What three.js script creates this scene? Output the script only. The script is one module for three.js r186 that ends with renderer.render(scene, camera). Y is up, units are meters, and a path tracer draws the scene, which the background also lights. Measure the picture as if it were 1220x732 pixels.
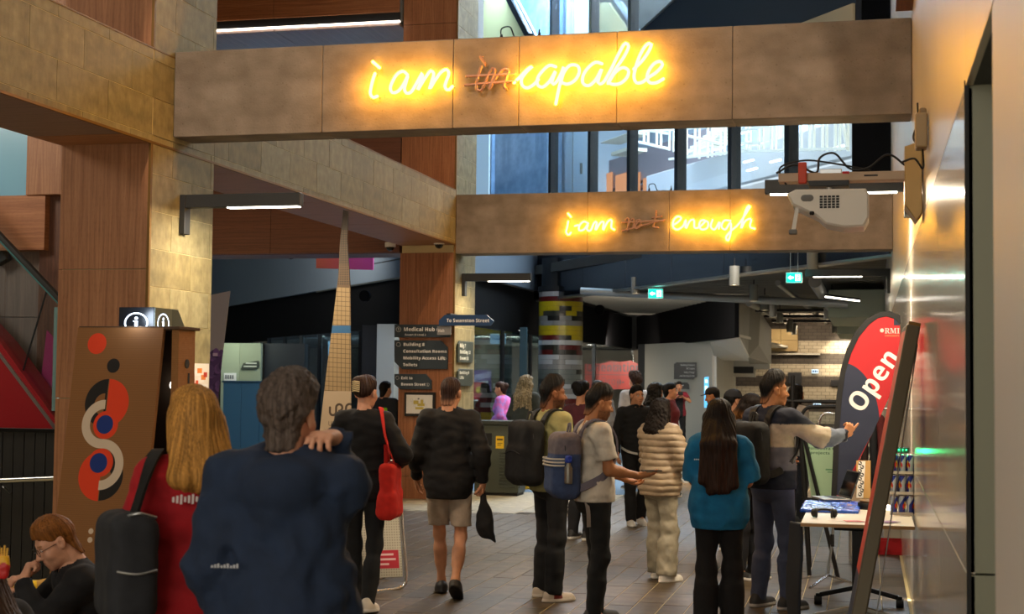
import * as THREE from 'three';
import { RoundedBoxGeometry } from 'three/addons/geometries/RoundedBoxGeometry.js';
import { mergeGeometries } from 'three/addons/utils/BufferGeometryUtils.js';
import { ImprovedNoise } from 'three/addons/math/ImprovedNoise.js';
import { RectAreaLightUniformsLib } from 'three/addons/lights/RectAreaLightUniformsLib.js';

// ------------------------------------------------------------------ camera, exposure, large lights
const scene = new THREE.Scene();
scene.background = new THREE.Color(0x05070b);
const FOCAL = 1737, EYE = 1.68;
const camera = new THREE.PerspectiveCamera(2 * Math.atan(366 / FOCAL) * 180 / Math.PI, 1220 / 732, 0.1, 120);
camera.rotation.order = 'YXZ';
camera.position.set(0, EYE, 0);
camera.rotation.set(2.8527 * Math.PI / 180, 13.7301 * Math.PI / 180, 0.6 * Math.PI / 180);
camera.focus = 11.5; camera.userData.fStop = 5;
camera.updateMatrixWorld(true);
const renderer = new THREE.WebGLRenderer({ antialias: true });
renderer.toneMapping = THREE.LinearToneMapping;
renderer.toneMappingExposure = 1.3;
renderer.shadowMap.enabled = true;
RectAreaLightUniformsLib.init();

const WARM = 0xffd2a0, COOL = 0xcfe2ff, NEUTRAL = 0xfff0da, NEON = new THREE.Color().setRGB(1.0, 0.40, 0.014);
function rectLight(name, color, intensity, w, h, pos, look) {
  const l = new THREE.RectAreaLight(color, intensity, w, h); l.name = name;
  l.position.set(...pos); l.lookAt(...look); scene.add(l); return l;
}
function pointLight(name, color, intensity, pos, radius = 2) {
  const l = new THREE.PointLight(color, intensity); l.name = name; l.position.set(...pos);
  l.castShadow = true; l.shadow.radius = radius; scene.add(l); return l;
}
function spotLight(name, color, intensity, pos, to, angle, penumbra = 0.5, radius = 3) {
  const l = new THREE.SpotLight(color, intensity, 0, angle, penumbra); l.name = name; l.position.set(...pos);
  l.target.position.set(...to); scene.add(l.target); l.castShadow = true; l.shadow.radius = radius; scene.add(l); return l;
}
// unseen lit panels overhead, placed for general light (meshes built with the ceiling)
const UNSEEN_ROOF_PANELS = [[-2.9, -3.5, 3.2, 2.4], [-2.9, -8.2, 3.2, 2.0], [-2.9, -15.2, 3.0, 3.0]];
UNSEEN_ROOF_PANELS.forEach(([x, z, w, d], i) => rectLight('unseen_roof_light', [NEUTRAL, NEUTRAL, COOL][i], [7, 11, 12][i], w, d, [x, 12.2, z], [x, 0, z - 0.001]));
// unseen spots, placed to wash the beams; a cone edge gives the shadow line
spotLight('unseen_beam_spot', 0xffe2c4, 70, [-4.4, 7.6, -3.6], [-3.15, 3.9, -11.0], 0.325, 0.05, 2);
spotLight('unseen_beam_spot', WARM, 40, [-3.2, 8.2, -13.2], [-2.9, 3.7, -19.6], 0.5, 0.3, 3);

// unseen soft source behind the camera (its glowing panels stand at the back wall)
rectLight('unseen_rear_light', 0xf6ead6, 1.9, 7, 5, [-4.2, 3.4, 4.12], [-4.2, 3.4, 0]);
// unseen lamps placed to brighten the passage, bulkheads, fascia and upper room
rectLight('passage_fill_light', WARM, 7, 1.5, 1.5, [-11.4, 2.4, -14.4], [-7.8, 3.7, -19.5]);
rectLight('bulkhead_fill_light', 0xf0ece2, 34, 4, 0.5, [-12.5, 5.9, -29.5], [-14.5, 4.3, -36]);
rectLight('unseen_upper_room_light', 0xcfe4ff, 16, 4, 0.8, [-9.5, 6.5, -21.2], [-9.5, 5.2, -24.2]);
rectLight('fascia_fill_light', 0xf0ece2, 45, 2, 0.4, [-1.5, 4.35, -23], [-7.3, 4.2, -29]);
// fill panel added out of view to the left, to light the escalator hall
rectLight('hall_fill_light', NEUTRAL, 16, 1.6, 1.6, [-10.6, 5.6, -9.2], [-8.6, 2.2, -12.6]);

// ------------------------------------------------------------------ reading places off the picture: a ray through a pixel met with a real plane of the building
const rayAt = (px, py) => new THREE.Vector3((px - 610) / FOCAL, -(py - 366) / FOCAL, -1).applyEuler(camera.rotation);
const V = (x, y, z) => new THREE.Vector3(x, y, z);
const O = V(0, EYE, 0);
const atDepth = (px, py, d) => O.clone().addScaledVector(rayAt(px, py), d);
const onAxis = (ax, v, px, py) => { const r = rayAt(px, py); return O.clone().addScaledVector(r, (v - O[ax]) / r[ax]); };
const onX = (v, px, py) => onAxis('x', v, px, py), onY = (v, px, py) => onAxis('y', v, px, py), onZ = (v, px, py) => onAxis('z', v, px, py);

// ------------------------------------------------------------------ names, things, parts
const taken = {};
function numbered(n) { const k = taken[n] = (taken[n] ?? -1) + 1; return k ? n + '_' + String(k).padStart(3, '0') : n; }
function tag(o, label, category, group, kind) {
  if (label) o.userData.label = label; if (category) o.userData.category = category;
  if (group) o.userData.group = group; if (kind) o.userData.kind = kind; return o;
}
function part(name, geo, mat, parent, label) {
  const m = new THREE.Mesh(geo, mat); m.name = numbered(name); m.castShadow = m.receiveShadow = true;
  (parent || scene).add(m); if (label) m.userData.label = label; return m;
}
function thing(name, label, category, [x, y, z] = [0, 0, 0], turn = 0, group) {
  const o = new THREE.Group(); o.name = numbered(name); scene.add(o); o.position.set(x, y, z); o.rotation.y = turn;
  return tag(o, label, category, group);
}
function struct(name, label) { const o = new THREE.Group(); o.name = numbered(name); scene.add(o); o.userData.kind = 'structure'; if (label) o.userData.label = label; return o; }
function renameTree(r) { r.traverse((c) => { if (c.name) c.name = numbered(c.name.replace(/_\d{3}$/, '')); }); }
function copyOf(root, pos, turn, label) {
  const r = root.clone(); renameTree(r); scene.add(r); r.position.set(...pos); r.rotation.y = turn; if (label) r.userData.label = label; return r;
}

// ------------------------------------------------------------------ noise and textures
let seedState = 12345;
const rnd = () => { seedState = (seedState * 1664525 + 1013904223) >>> 0; return seedState / 4294967296; };
const rr = (a, b) => a + (b - a) * rnd();
const perlin = new ImprovedNoise();
const nz = (x, y, z) => perlin.noise(x + 31.7, y + 17.3, z + 57.1);
const lin = (h) => new THREE.Color(h);
function dataTex(w, h, fn, srgb = true) {
  const d = new Uint8Array(w * h * 4);
  for (let y = 0; y < h; y++) for (let x = 0; x < w; x++) {
    const c = fn(x / w, y / h), i = (y * w + x) * 4;
    d[i] = c[0]; d[i + 1] = c[1]; d[i + 2] = c[2]; d[i + 3] = 255;
  }
  const t = new THREE.DataTexture(d, w, h); t.wrapS = t.wrapT = THREE.RepeatWrapping; t.magFilter = THREE.LinearFilter;
  if (srgb) t.colorSpace = THREE.SRGBColorSpace; t.needsUpdate = true; return t;
}
const scaled = (t, sx, sy = sx) => { t.repeat.set(1 / sx, 1 / sy); return t; };   // uv are metres: one repeat covers sx by sy metres
const fbm = (u, v, f, o = 4, s = 0) => { let a = 0, w = 0.5; for (let i = 0; i < o; i++) { a += w * nz(u * f, v * f, s + i * 9.1); f *= 2; w *= 0.5; } return a; };
const clamp = (x, a = 0, b = 255) => Math.min(b, Math.max(a, x));
const lerp = (a, b, t) => a + (b - a) * t, sstep = (a, b, x) => { const t = clamp((x - a) / (b - a), 0, 1); return t * t * (3 - 2 * t); };
// mirrored lookup keeps a texture seamless
const fold = (x) => 1 - Math.abs(2 * (x % 1) - 1);
const woodTex = (base, seed, amp = 1) => scaled(dataTex(384, 512, (u, v) => {
  const x = fold(u), y = fold(v);
  const warp = 0.05 * nz(x * 3, y * 1.2, seed), g = fbm(x * 1 + warp, y * 0.05, 26, 4, seed), f = nz(x * 190, y * 7, seed + 3), p = nz(x * 330, y * 22, seed + 5);
  const s = (g * 46 + f * 13 + Math.min(0, p + 0.15) * 34) * amp;
  return base.map((b, i) => clamp(b + s * [1, 0.86, 0.7][i]));
}), 1.1, 2.2);
const concreteTex = (base, seed, contrast = 1) => scaled(dataTex(512, 512, (u, v) => {
  const x = fold(u), y = fold(v), big = fbm(x, y, 3.2, 5, seed), str = fbm(x * 0.5, y, 9, 3, seed + 4), pit = Math.max(0, nz(x * 70, y * 70, seed + 8) - 0.5), fine = nz(x * 210, y * 210, seed);
  const s = (big * 42 + str * 20 + fine * 6 - pit * 90) * contrast;
  return base.map((b) => clamp(b + s));
}), 2.4, 2.4);
const stoneTex = (base, seed) => scaled(dataTex(384, 384, (u, v) => {
  const x = fold(u), y = fold(v), s = fbm(x, y, 4, 5, seed) * 40 + nz(x * 120, y * 120, seed) * 9 + fbm(x, y * 0.3, 14, 3, seed + 2) * 14;
  return base.map((b, i) => clamp(b + s * [1, 0.96, 0.8][i]));
}), 0.9, 0.9);
const bumpTex = (f, seed, sx, sy = sx, str = 1) => scaled(dataTex(256, 256, (u, v) => { const a = 128 + 90 * fbm(fold(u), fold(v) * str, f, 4, seed); return [a, a, a]; }, false), sx, sy);
const weaveBump = scaled(dataTex(64, 64, (u, v) => { const a = 128 + 70 * Math.sin(u * 50.27) * Math.sin(v * 50.27); return [a, a, a]; }, false), 0.03);
function canvasTex(w, h, draw, srgb = true) {
  const c = document.createElement('canvas'); c.width = w; c.height = h; const g = c.getContext('2d'); draw(g, w, h);
  const t = new THREE.CanvasTexture(c); if (srgb) t.colorSpace = THREE.SRGBColorSpace; t.wrapS = t.wrapT = THREE.ClampToEdgeWrapping; return t;
}
const mat = (color, roughness = 0.7, o = {}) => new THREE.MeshStandardMaterial({ color, roughness, ...o });
const phys = (color, roughness, o = {}) => new THREE.MeshPhysicalMaterial({ color, roughness, ...o });
const glow = (color, k) => new THREE.MeshStandardMaterial({ color: 0x111111, emissive: color, emissiveIntensity: k, roughness: 0.5 });

const T_wood = woodTex([152, 104, 70], 1), T_woodRed = woodTex([152, 98, 62], 5), T_woodGrey = woodTex([128, 108, 98], 9, 0.7), T_woodDark = woodTex([96, 58, 40], 13);
const B_conc = bumpTex(22, 3, 0.8), B_stone = bumpTex(30, 6, 0.5), B_wood = bumpTex(40, 8, 0.4, 2.0, 0.08);
const MT = {
  wood: mat(0xffffff, 0.5, { map: T_wood, bumpMap: B_wood, bumpScale: 0.0008 }),
  woodRed: mat(0xffffff, 0.45, { map: T_woodRed, bumpMap: B_wood, bumpScale: 0.0008 }),
  woodMid: mat(0xb4a09a, 0.5, { map: T_wood, bumpMap: B_wood, bumpScale: 0.0008 }),
  woodGrey: mat(0xffffff, 0.5, { map: T_woodGrey, bumpMap: B_wood, bumpScale: 0.0008 }),
  woodDark: mat(0xffffff, 0.5, { map: T_woodDark, bumpMap: B_wood, bumpScale: 0.0008 }),
  conc: mat(0xffffff, 0.85, { map: concreteTex([128, 115, 101], 2), bumpMap: B_conc, bumpScale: 0.004 }),
  concGrey: mat(0xffffff, 0.85, { map: concreteTex([150, 150, 146], 12), bumpMap: B_conc, bumpScale: 0.004 }),
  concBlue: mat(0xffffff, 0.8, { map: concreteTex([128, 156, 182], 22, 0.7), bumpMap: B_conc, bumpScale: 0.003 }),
  grout: mat(0xd2c294, 0.9),
  brass: mat(0x7a5c30, 0.6, { metalness: 0.7 }),
  black: mat(0x0b0b0d, 0.6), blackMatt: new THREE.MeshPhysicalMaterial({ color: 0x08080a, roughness: 0.9, specularIntensity: 0.25 }), blackMetal: mat(0x141416, 0.35, { metalness: 0.6 }),
  charcoal: mat(0x22262a, 0.55), mullion: mat(0x1a2026, 0.4, { metalness: 0.4 }),
  steel: mat(0xb8bcc0, 0.28, { metalness: 0.95 }), brushed: mat(0x8e8c84, 0.42, { metalness: 0.85 }), chrome: mat(0xe0e0e0, 0.12, { metalness: 1 }),
  white: mat(0xdedcd6, 0.6), offwhite: mat(0xc9c5ba, 0.7), lightGrey: mat(0xa9a8a2, 0.7), midGrey: mat(0x6d6e6e, 0.7), blueGrey: mat(0x55606c, 0.75),
  navy: mat(0x1c2c40, 0.5), spandrel: phys(0x0a0f16, 0.18, { clearcoat: 0.4 }),
  glass: phys(0xf2f8fb, 0.03, { transmission: 1, thickness: 0, ior: 1.5 }),
  glassDark: phys(0xa8bcc2, 0.04, { transmission: 1, thickness: 0, ior: 1.5 }),
  yellow: mat(0xe3bb18, 0.6), red: mat(0xc01420, 0.6), blue: mat(0x1a5fc0, 0.5),
};
MT.stone = [0, 1, 2, 3].map((i) => mat([0xffffff, 0xf4f0e4, 0xfffaf0, 0xece6d8][i], 0.72, { map: stoneTex([142, 132, 96], 30 + i * 7), bumpMap: B_stone, bumpScale: 0.0015 }));
MT.floor = [0, 1, 2, 3].map((i) => mat([0xffffff, 0xe2e2de, 0xf8f0e4, 0xcfd0cc][i], 0.48, { map: i % 2 ? MT.floorA : (MT.floorA = stoneTex([80, 66, 45], 60 + i)), bumpMap: B_stone, bumpScale: 0.0015 }));
MT.paleTile = mat(0xffffff, 0.5, { map: stoneTex([168, 160, 136], 71) });

// ------------------------------------------------------------------ geometry helpers
function metricUV(g, swap = false) {           // uv in metres, by the way each face points
  if (g.index) g = g.toNonIndexed(); if (!g.attributes.normal) g.computeVertexNormals();
  const p = g.attributes.position, n = p.count, uv = new Float32Array(n * 2), a = V(), b = V(), c = V();
  for (let i = 0; i < n; i += 3) {
    a.fromBufferAttribute(p, i); b.fromBufferAttribute(p, i + 1); c.fromBufferAttribute(p, i + 2);
    const f = b.clone().sub(a).cross(c.clone().sub(a)), x = Math.abs(f.x), y = Math.abs(f.y), z = Math.abs(f.z);
    [a, b, c].forEach((q, k) => {
      let u, v; if (x >= y && x >= z) { u = q.z; v = q.y; } else if (y >= z) { u = q.x; v = q.z; } else { u = q.x; v = q.y; }
      uv[(i + k) * 2] = swap ? v : u; uv[(i + k) * 2 + 1] = swap ? u : v;
    });
  }
  g.setAttribute('uv', new THREE.BufferAttribute(uv, 2)); return g;
}
const boxC = {};
// box between two corners, bevelled by r, uv in metres
function bx(x0, x1, y0, y1, z0, z1, r = 0, swap = false) {
  const w = Math.abs(x1 - x0), h = Math.abs(y1 - y0), d = Math.abs(z1 - z0);
  const g = r ? new RoundedBoxGeometry(w, h, d, 1, Math.min(r, w / 2.01, h / 2.01, d / 2.01)) : new THREE.BoxGeometry(w, h, d);
  g.translate((x0 + x1) / 2, (y0 + y1) / 2, (z0 + z1) / 2); return metricUV(g, swap);
}
const bc = (x, y, z, w, h, d, r = 0, swap) => bx(x - w / 2, x + w / 2, y - h / 2, y + h / 2, z - d / 2, z + d / 2, r, swap);
const norm = (g) => { g = g.index ? g.toNonIndexed() : g; for (const k of Object.keys(g.attributes)) if (!['position', 'normal', 'uv', 'color'].includes(k)) g.deleteAttribute(k); return g; };
const join = (list) => mergeGeometries(list.map((g) => { g = norm(g.clone()); g.deleteAttribute('color'); if (!g.attributes.uv) g.setAttribute('uv', new THREE.BufferAttribute(new Float32Array(g.attributes.position.count * 2), 2)); return g; }));
function rod(a, b, r0, r1 = r0, seg = 10) {
  a = V(...a); b = V(...b); const d = b.clone().sub(a), g = new THREE.CylinderGeometry(r1, r0, d.length(), seg);
  g.translate(0, d.length() / 2, 0); g.applyQuaternion(new THREE.Quaternion().setFromUnitVectors(V(0, 1, 0), d.normalize())); g.translate(a.x, a.y, a.z); return g;
}
// a bar of rectangular section from a to b (w across, h in the plane of up)
function bar(a, b, w, h, up = [0, 1, 0], r = 0) {
  a = V(...a); b = V(...b); const d = b.clone().sub(a), L = d.length(), z = d.normalize(), x = V(...up).cross(z).normalize(), y = z.clone().cross(x);
  const g = r ? new RoundedBoxGeometry(w, h, L, 1, r) : new THREE.BoxGeometry(w, h, L); metricUV(g);
  g.applyMatrix4(new THREE.Matrix4().makeBasis(x, y, z).setPosition(a.add(b).multiplyScalar(0.5))); return g;
}
function tube(pts, r, seg = 40, rs = 8, closed = false) { return new THREE.TubeGeometry(new THREE.CatmullRomCurve3(pts.map((p) => p.isVector3 ? p : V(...p)), closed, 'centripetal'), seg, r, rs, closed); }
function lathe(pts, seg = 24) { return new THREE.LatheGeometry(pts.map((p) => new THREE.Vector2(...p)), seg); }
// flat shape in x,y, of thickness d (towards -z), rounded a little; uv 0..1 over its box when unit is true
function plate(pts, d, bevel = 0, unit = true, holes = []) {
  const s = pts.isShape ? pts : new THREE.Shape(pts.map((p) => new THREE.Vector2(...p))); holes.forEach((h) => s.holes.push(h));
  const g = new THREE.ExtrudeGeometry(s, { depth: d, bevelEnabled: bevel > 0, bevelSize: bevel, bevelThickness: bevel, bevelSegments: 1, curveSegments: 20 }); g.translate(0, 0, -d);
  if (unit) { g.computeBoundingBox(); const b = g.boundingBox, p = g.attributes.position, uv = g.attributes.uv; for (let i = 0; i < p.count; i++) uv.setXY(i, (p.getX(i) - b.min.x) / (b.max.x - b.min.x), (p.getY(i) - b.min.y) / (b.max.y - b.min.y)); }
  return g;
}
// prism standing on a plan outline [x, z], from y0 to y1
function prism(pl, y0, y1) {
  const s = new THREE.Shape(pl.map(([x, z]) => new THREE.Vector2(x, -z))), g = new THREE.ExtrudeGeometry(s, { depth: y1 - y0, bevelEnabled: false });
  g.rotateX(-Math.PI / 2); g.translate(0, y0, 0); return metricUV(g);
}
// upright wall strip between plan points a, b
function strip(a, b, y0, y1, t = 0.1) {
  const dx = b[0] - a[0], dz = b[1] - a[1], L = Math.hypot(dx, dz), g = bx(0, L, y0, y1, -t / 2, t / 2);
  g.rotateY(Math.atan2(-dz, dx)); g.translate(a[0], 0, a[1]); return g;
}
const circle = (cx, cy, r) => { const p = new THREE.Path(); p.absarc(cx, cy, r, 0, Math.PI * 2, true); return p; };
// ------------------------------------------------------------------ solid fields and their meshing (surface nets)
const sq = Math.sqrt;
const capS = (a, b, ra, rb = ra) => {
  const bx_ = b[0] - a[0], by = b[1] - a[1], bz = b[2] - a[2], l2 = bx_ * bx_ + by * by + bz * bz || 1e-9;
  return (x, y, z) => {
    const px = x - a[0], py = y - a[1], pz = z - a[2]; let t = (px * bx_ + py * by + pz * bz) / l2; t = t < 0 ? 0 : t > 1 ? 1 : t;
    const ex = px - bx_ * t, ey = py - by * t, ez = pz - bz * t; return sq(ex * ex + ey * ey + ez * ez) - (ra + (rb - ra) * t);
  };
};
const ell = (c, r) => (x, y, z) => {
  const a = (x - c[0]) / r[0], b = (y - c[1]) / r[1], d = (z - c[2]) / r[2], k0 = sq(a * a + b * b + d * d);
  const e = a / r[0], f = b / r[1], g = d / r[2], k1 = sq(e * e + f * f + g * g); return k1 < 1e-6 ? -Math.min(...r) : k0 * (k0 - 1) / k1;
};
const rbox = (c, h, r) => (x, y, z) => {
  const a = Math.abs(x - c[0]) - h[0] + r, b = Math.abs(y - c[1]) - h[1] + r, d = Math.abs(z - c[2]) - h[2] + r;
  const A = Math.max(a, 0), B = Math.max(b, 0), D = Math.max(d, 0); return sq(A * A + B * B + D * D) + Math.min(Math.max(a, b, d), 0) - r;
};
const torusS = (c, R, r, tilt = 0) => { const ct = Math.cos(tilt), st = Math.sin(tilt); return (x, y, z) => { x -= c[0]; y -= c[1]; z -= c[2]; const Y = y * ct - z * st, Z = y * st + z * ct; const q = sq(x * x + Z * Z) - R; return sq(q * q + Y * Y) - r; }; };
const smin = (a, b, k) => { const h = Math.max(k - Math.abs(a - b), 0) / k; return Math.min(a, b) - h * h * k * 0.25; };
const uni = (k, ...fs) => (x, y, z) => { let d = fs[0](x, y, z); for (let i = 1; i < fs.length; i++) d = smin(d, fs[i](x, y, z), k); return d; };
const cut = (f, g) => (x, y, z) => Math.max(f(x, y, z), -g(x, y, z));
const isect = (f, g) => (x, y, z) => Math.max(f(x, y, z), g(x, y, z));
const scut = (f, g, k) => (x, y, z) => -smin(-f(x, y, z), g(x, y, z), k);
const through = (m, f) => { const e = m.clone().invert().elements; return (x, y, z) => f(e[0] * x + e[4] * y + e[8] * z + e[12], e[1] * x + e[5] * y + e[9] * z + e[13], e[2] * x + e[6] * y + e[10] * z + e[14]); };
function netMesh(f, lo, hi, cell, color, keep) {
  const n = [0, 1, 2].map((i) => Math.max(4, Math.ceil((hi[i] - lo[i]) / cell) + 1)), [nx, ny, nz_] = n, sx = 1, sy = nx, sz = nx * ny;
  const F = new Float32Array(nx * ny * nz_), B = 5, reach = cell * B * 0.87 * 1.5 + 0.012;
  for (let k = 0; k < nz_; k += B) for (let j = 0; j < ny; j += B) for (let i = 0; i < nx; i += B) {
    const c = f(lo[0] + (i + (B - 1) / 2) * cell, lo[1] + (j + (B - 1) / 2) * cell, lo[2] + (k + (B - 1) / 2) * cell), far = Math.abs(c) > reach;
    for (let kk = k; kk < Math.min(k + B, nz_); kk++) for (let jj = j; jj < Math.min(j + B, ny); jj++) for (let ii = i; ii < Math.min(i + B, nx); ii++)
      F[ii + jj * sy + kk * sz] = far ? c : f(lo[0] + ii * cell, lo[1] + jj * cell, lo[2] + kk * cell);
  }
  const id = new Int32Array(nx * ny * nz_).fill(-1), pos = [], tri = [];
  const E12 = [[0, 1], [2, 3], [4, 5], [6, 7], [0, 2], [1, 3], [4, 6], [5, 7], [0, 4], [1, 5], [2, 6], [3, 7]], off = [0, 1, sy, sy + 1, sz, sz + 1, sz + sy, sz + sy + 1], v = new Array(8);
  for (let k = 0; k < nz_ - 1; k++) for (let j = 0; j < ny - 1; j++) for (let i = 0; i < nx - 1; i++) {
    const o = i + j * sy + k * sz; let m = 0; for (let q = 0; q < 8; q++) { v[q] = F[o + off[q]]; if (v[q] < 0) m |= 1 << q; }
    if (m === 0 || m === 255) continue;
    let X = 0, Y = 0, Z = 0, c = 0;
    for (const [a, b] of E12) if ((v[a] < 0) !== (v[b] < 0)) {
      const t = v[a] / (v[a] - v[b]); X += (a & 1) + ((b & 1) - (a & 1)) * t; Y += ((a >> 1) & 1) + (((b >> 1) & 1) - ((a >> 1) & 1)) * t; Z += (a >> 2) + ((b >> 2) - (a >> 2)) * t; c++;
    }
    id[o] = pos.length / 3; pos.push(lo[0] + (i + X / c) * cell, lo[1] + (j + Y / c) * cell, lo[2] + (k + Z / c) * cell);
  }
  const quad = (a, b, c, d, flip) => { if (a < 0 || b < 0 || c < 0 || d < 0) return; if (flip) tri.push(a, c, b, a, d, c); else tri.push(a, b, c, a, c, d); };
  for (let k = 1; k < nz_ - 1; k++) for (let j = 1; j < ny - 1; j++) for (let i = 1; i < nx - 1; i++) {
    const o = i + j * sy + k * sz, s = F[o] < 0;
    if (s !== F[o + sx] < 0) quad(id[o - sy - sz], id[o - sz], id[o], id[o - sy], !s);
    if (s !== F[o + sy] < 0) quad(id[o - sx - sz], id[o - sx], id[o], id[o - sz], !s);
    if (s !== F[o + sz] < 0) quad(id[o - sx - sy], id[o - sy], id[o], id[o - sx], !s);
  }
  let g = new THREE.BufferGeometry(); g.setAttribute('position', new THREE.Float32BufferAttribute(pos, 3)); g.setIndex(tri); g.computeVertexNormals();
  if (color) {
    const col = new Float32Array(pos.length); for (let q = 0; q < pos.length; q += 3) { const c = color(pos[q], pos[q + 1], pos[q + 2]); col[q] = c[0]; col[q + 1] = c[1]; col[q + 2] = c[2]; }
    g.setAttribute('color', new THREE.BufferAttribute(col, 3));
  }
  return g;
}
const rgb = (h) => { const c = lin(h); return [c.r, c.g, c.b]; };
const mul = (c, k) => [c[0] * k, c[1] * k, c[2] * k], mixc = (a, b, t) => [lerp(a[0], b[0], t), lerp(a[1], b[1], t), lerp(a[2], b[2], t)];
const clothMat = new THREE.MeshPhysicalMaterial({ color: 0xffffff, roughness: 0.88, vertexColors: true, sheen: 0.06, sheenRoughness: 0.6, sheenColor: 0x888888 });
const nylonMat = new THREE.MeshPhysicalMaterial({ color: 0xffffff, roughness: 0.5, vertexColors: true });
const skinMat = new THREE.MeshPhysicalMaterial({ color: 0xffffff, roughness: 0.52, vertexColors: true, specularIntensity: 0.6 });
const hairMat = new THREE.MeshPhysicalMaterial({ color: 0xffffff, roughness: 0.62, vertexColors: true, specularIntensity: 0.4 });
const shoeMat = new THREE.MeshStandardMaterial({ color: 0xffffff, roughness: 0.6, vertexColors: true });

function ik(a, b, l1, l2, hint) {
  const A = V(...a), B = V(...b), d = B.clone().sub(A); let L = d.length(); const mx = (l1 + l2) * 0.999; if (L > mx) { d.multiplyScalar(mx / L); B.copy(A).add(d); L = mx; }
  const u = d.clone().normalize(), h = V(...hint), hp = h.sub(u.clone().multiplyScalar(h.dot(u))).normalize(), x = (l1 * l1 - l2 * l2 + L * L) / (2 * L), y = sq(Math.max(0, l1 * l1 - x * x));
  return [A.clone().addScaledVector(u, x).addScaledVector(hp, y).toArray(), B.toArray()];
}
// one hand: palm and five jointed fingers. w wrist, f along the fingers, n the way the palm faces, side +1 for a left hand
function handField(w, f, n, side, curl = 0.5, spread = 0.12, point = false) {
  const Fv = V(...f).normalize(), N0 = V(...n), Nv = N0.sub(Fv.clone().multiplyScalar(N0.dot(Fv))).normalize(), T = Fv.clone().cross(Nv).multiplyScalar(side);
  const at = (a, b, c) => V(...w).addScaledVector(Fv, a).addScaledVector(T, b).addScaledVector(Nv, c).toArray();
  const dir = (ang, lat) => Fv.clone().multiplyScalar(Math.cos(ang)).addScaledVector(Nv, Math.sin(ang)).addScaledVector(T, lat).normalize();
  const fs = [capS(at(-0.03, 0, 0), at(0.02, 0, 0), 0.025, 0.023), capS(at(0.01, 0.012, 0), at(0.088, 0.029, 0), 0.018, 0.0125), capS(at(0.01, 0, 0), at(0.093, 0.01, -0.002), 0.018, 0.0125), capS(at(0.01, -0.008, 0), at(0.088, -0.01, 0), 0.018, 0.012), capS(at(0.01, -0.014, 0), at(0.08, -0.029, 0.002), 0.017, 0.011)];
  const palm = uni(0.02, ...fs), fing = [];
  [[0.029, 0.088, 0.07], [0.01, 0.093, 0.079], [-0.01, 0.088, 0.073], [-0.029, 0.08, 0.057]].forEach(([lat, up, len], i) => {
    const c = point && i === 0 ? 0.06 : curl * (1 + 0.12 * i); let p = V(...at(up, lat, 0)), a = 0; const sp = spread * (lat / 0.029);
    [0.46, 0.3, 0.24].forEach((s, k) => { a += [c * 0.75, c * 1.05, c * 0.7][k]; const q = p.clone().addScaledVector(dir(a, sp), len * s), r = [0.0098, 0.0088, 0.0078][k]; fing.push(capS(p.toArray(), q.toArray(), r, r - 0.0009)); p = q; });
  });
  let p = V(...at(0.022, 0.024, 0.006)); const tc = 0.35 + curl * 0.35;
  [[0.036, 0.9, 0.0135, 0.0115], [0.032, 0.55, 0.0112, 0.0098], [0.024, 0.25, 0.0096, 0.0082]].forEach(([l, lat, r0, r1], k) => {
    const d = Fv.clone().multiplyScalar(0.75).addScaledVector(T, lat * (1 - curl * 0.35)).addScaledVector(Nv, tc * (0.55 + 0.3 * k)).normalize(), q = p.clone().addScaledVector(d, l); fing.push(capS(p.toArray(), q.toArray(), r0, r1)); p = q;
  });
  return uni(0.007, palm, ...fing);
}
const SKIN = { pale: 0xd9a184, light: 0xc98f6c, tan: 0xb47a52, brown: 0x8a5636, olive: 0xbb8a62 };
const HAIR = { black: 0x0d0b0a, dark: 0x1b120d, brown: 0x38231a, blond: 0xc08a44, red: 0x8a5524, greyblond: 0x83755c, grey: 0x5b4f49 };
const TORSO0 = V(0, 0.97, 0);

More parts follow.
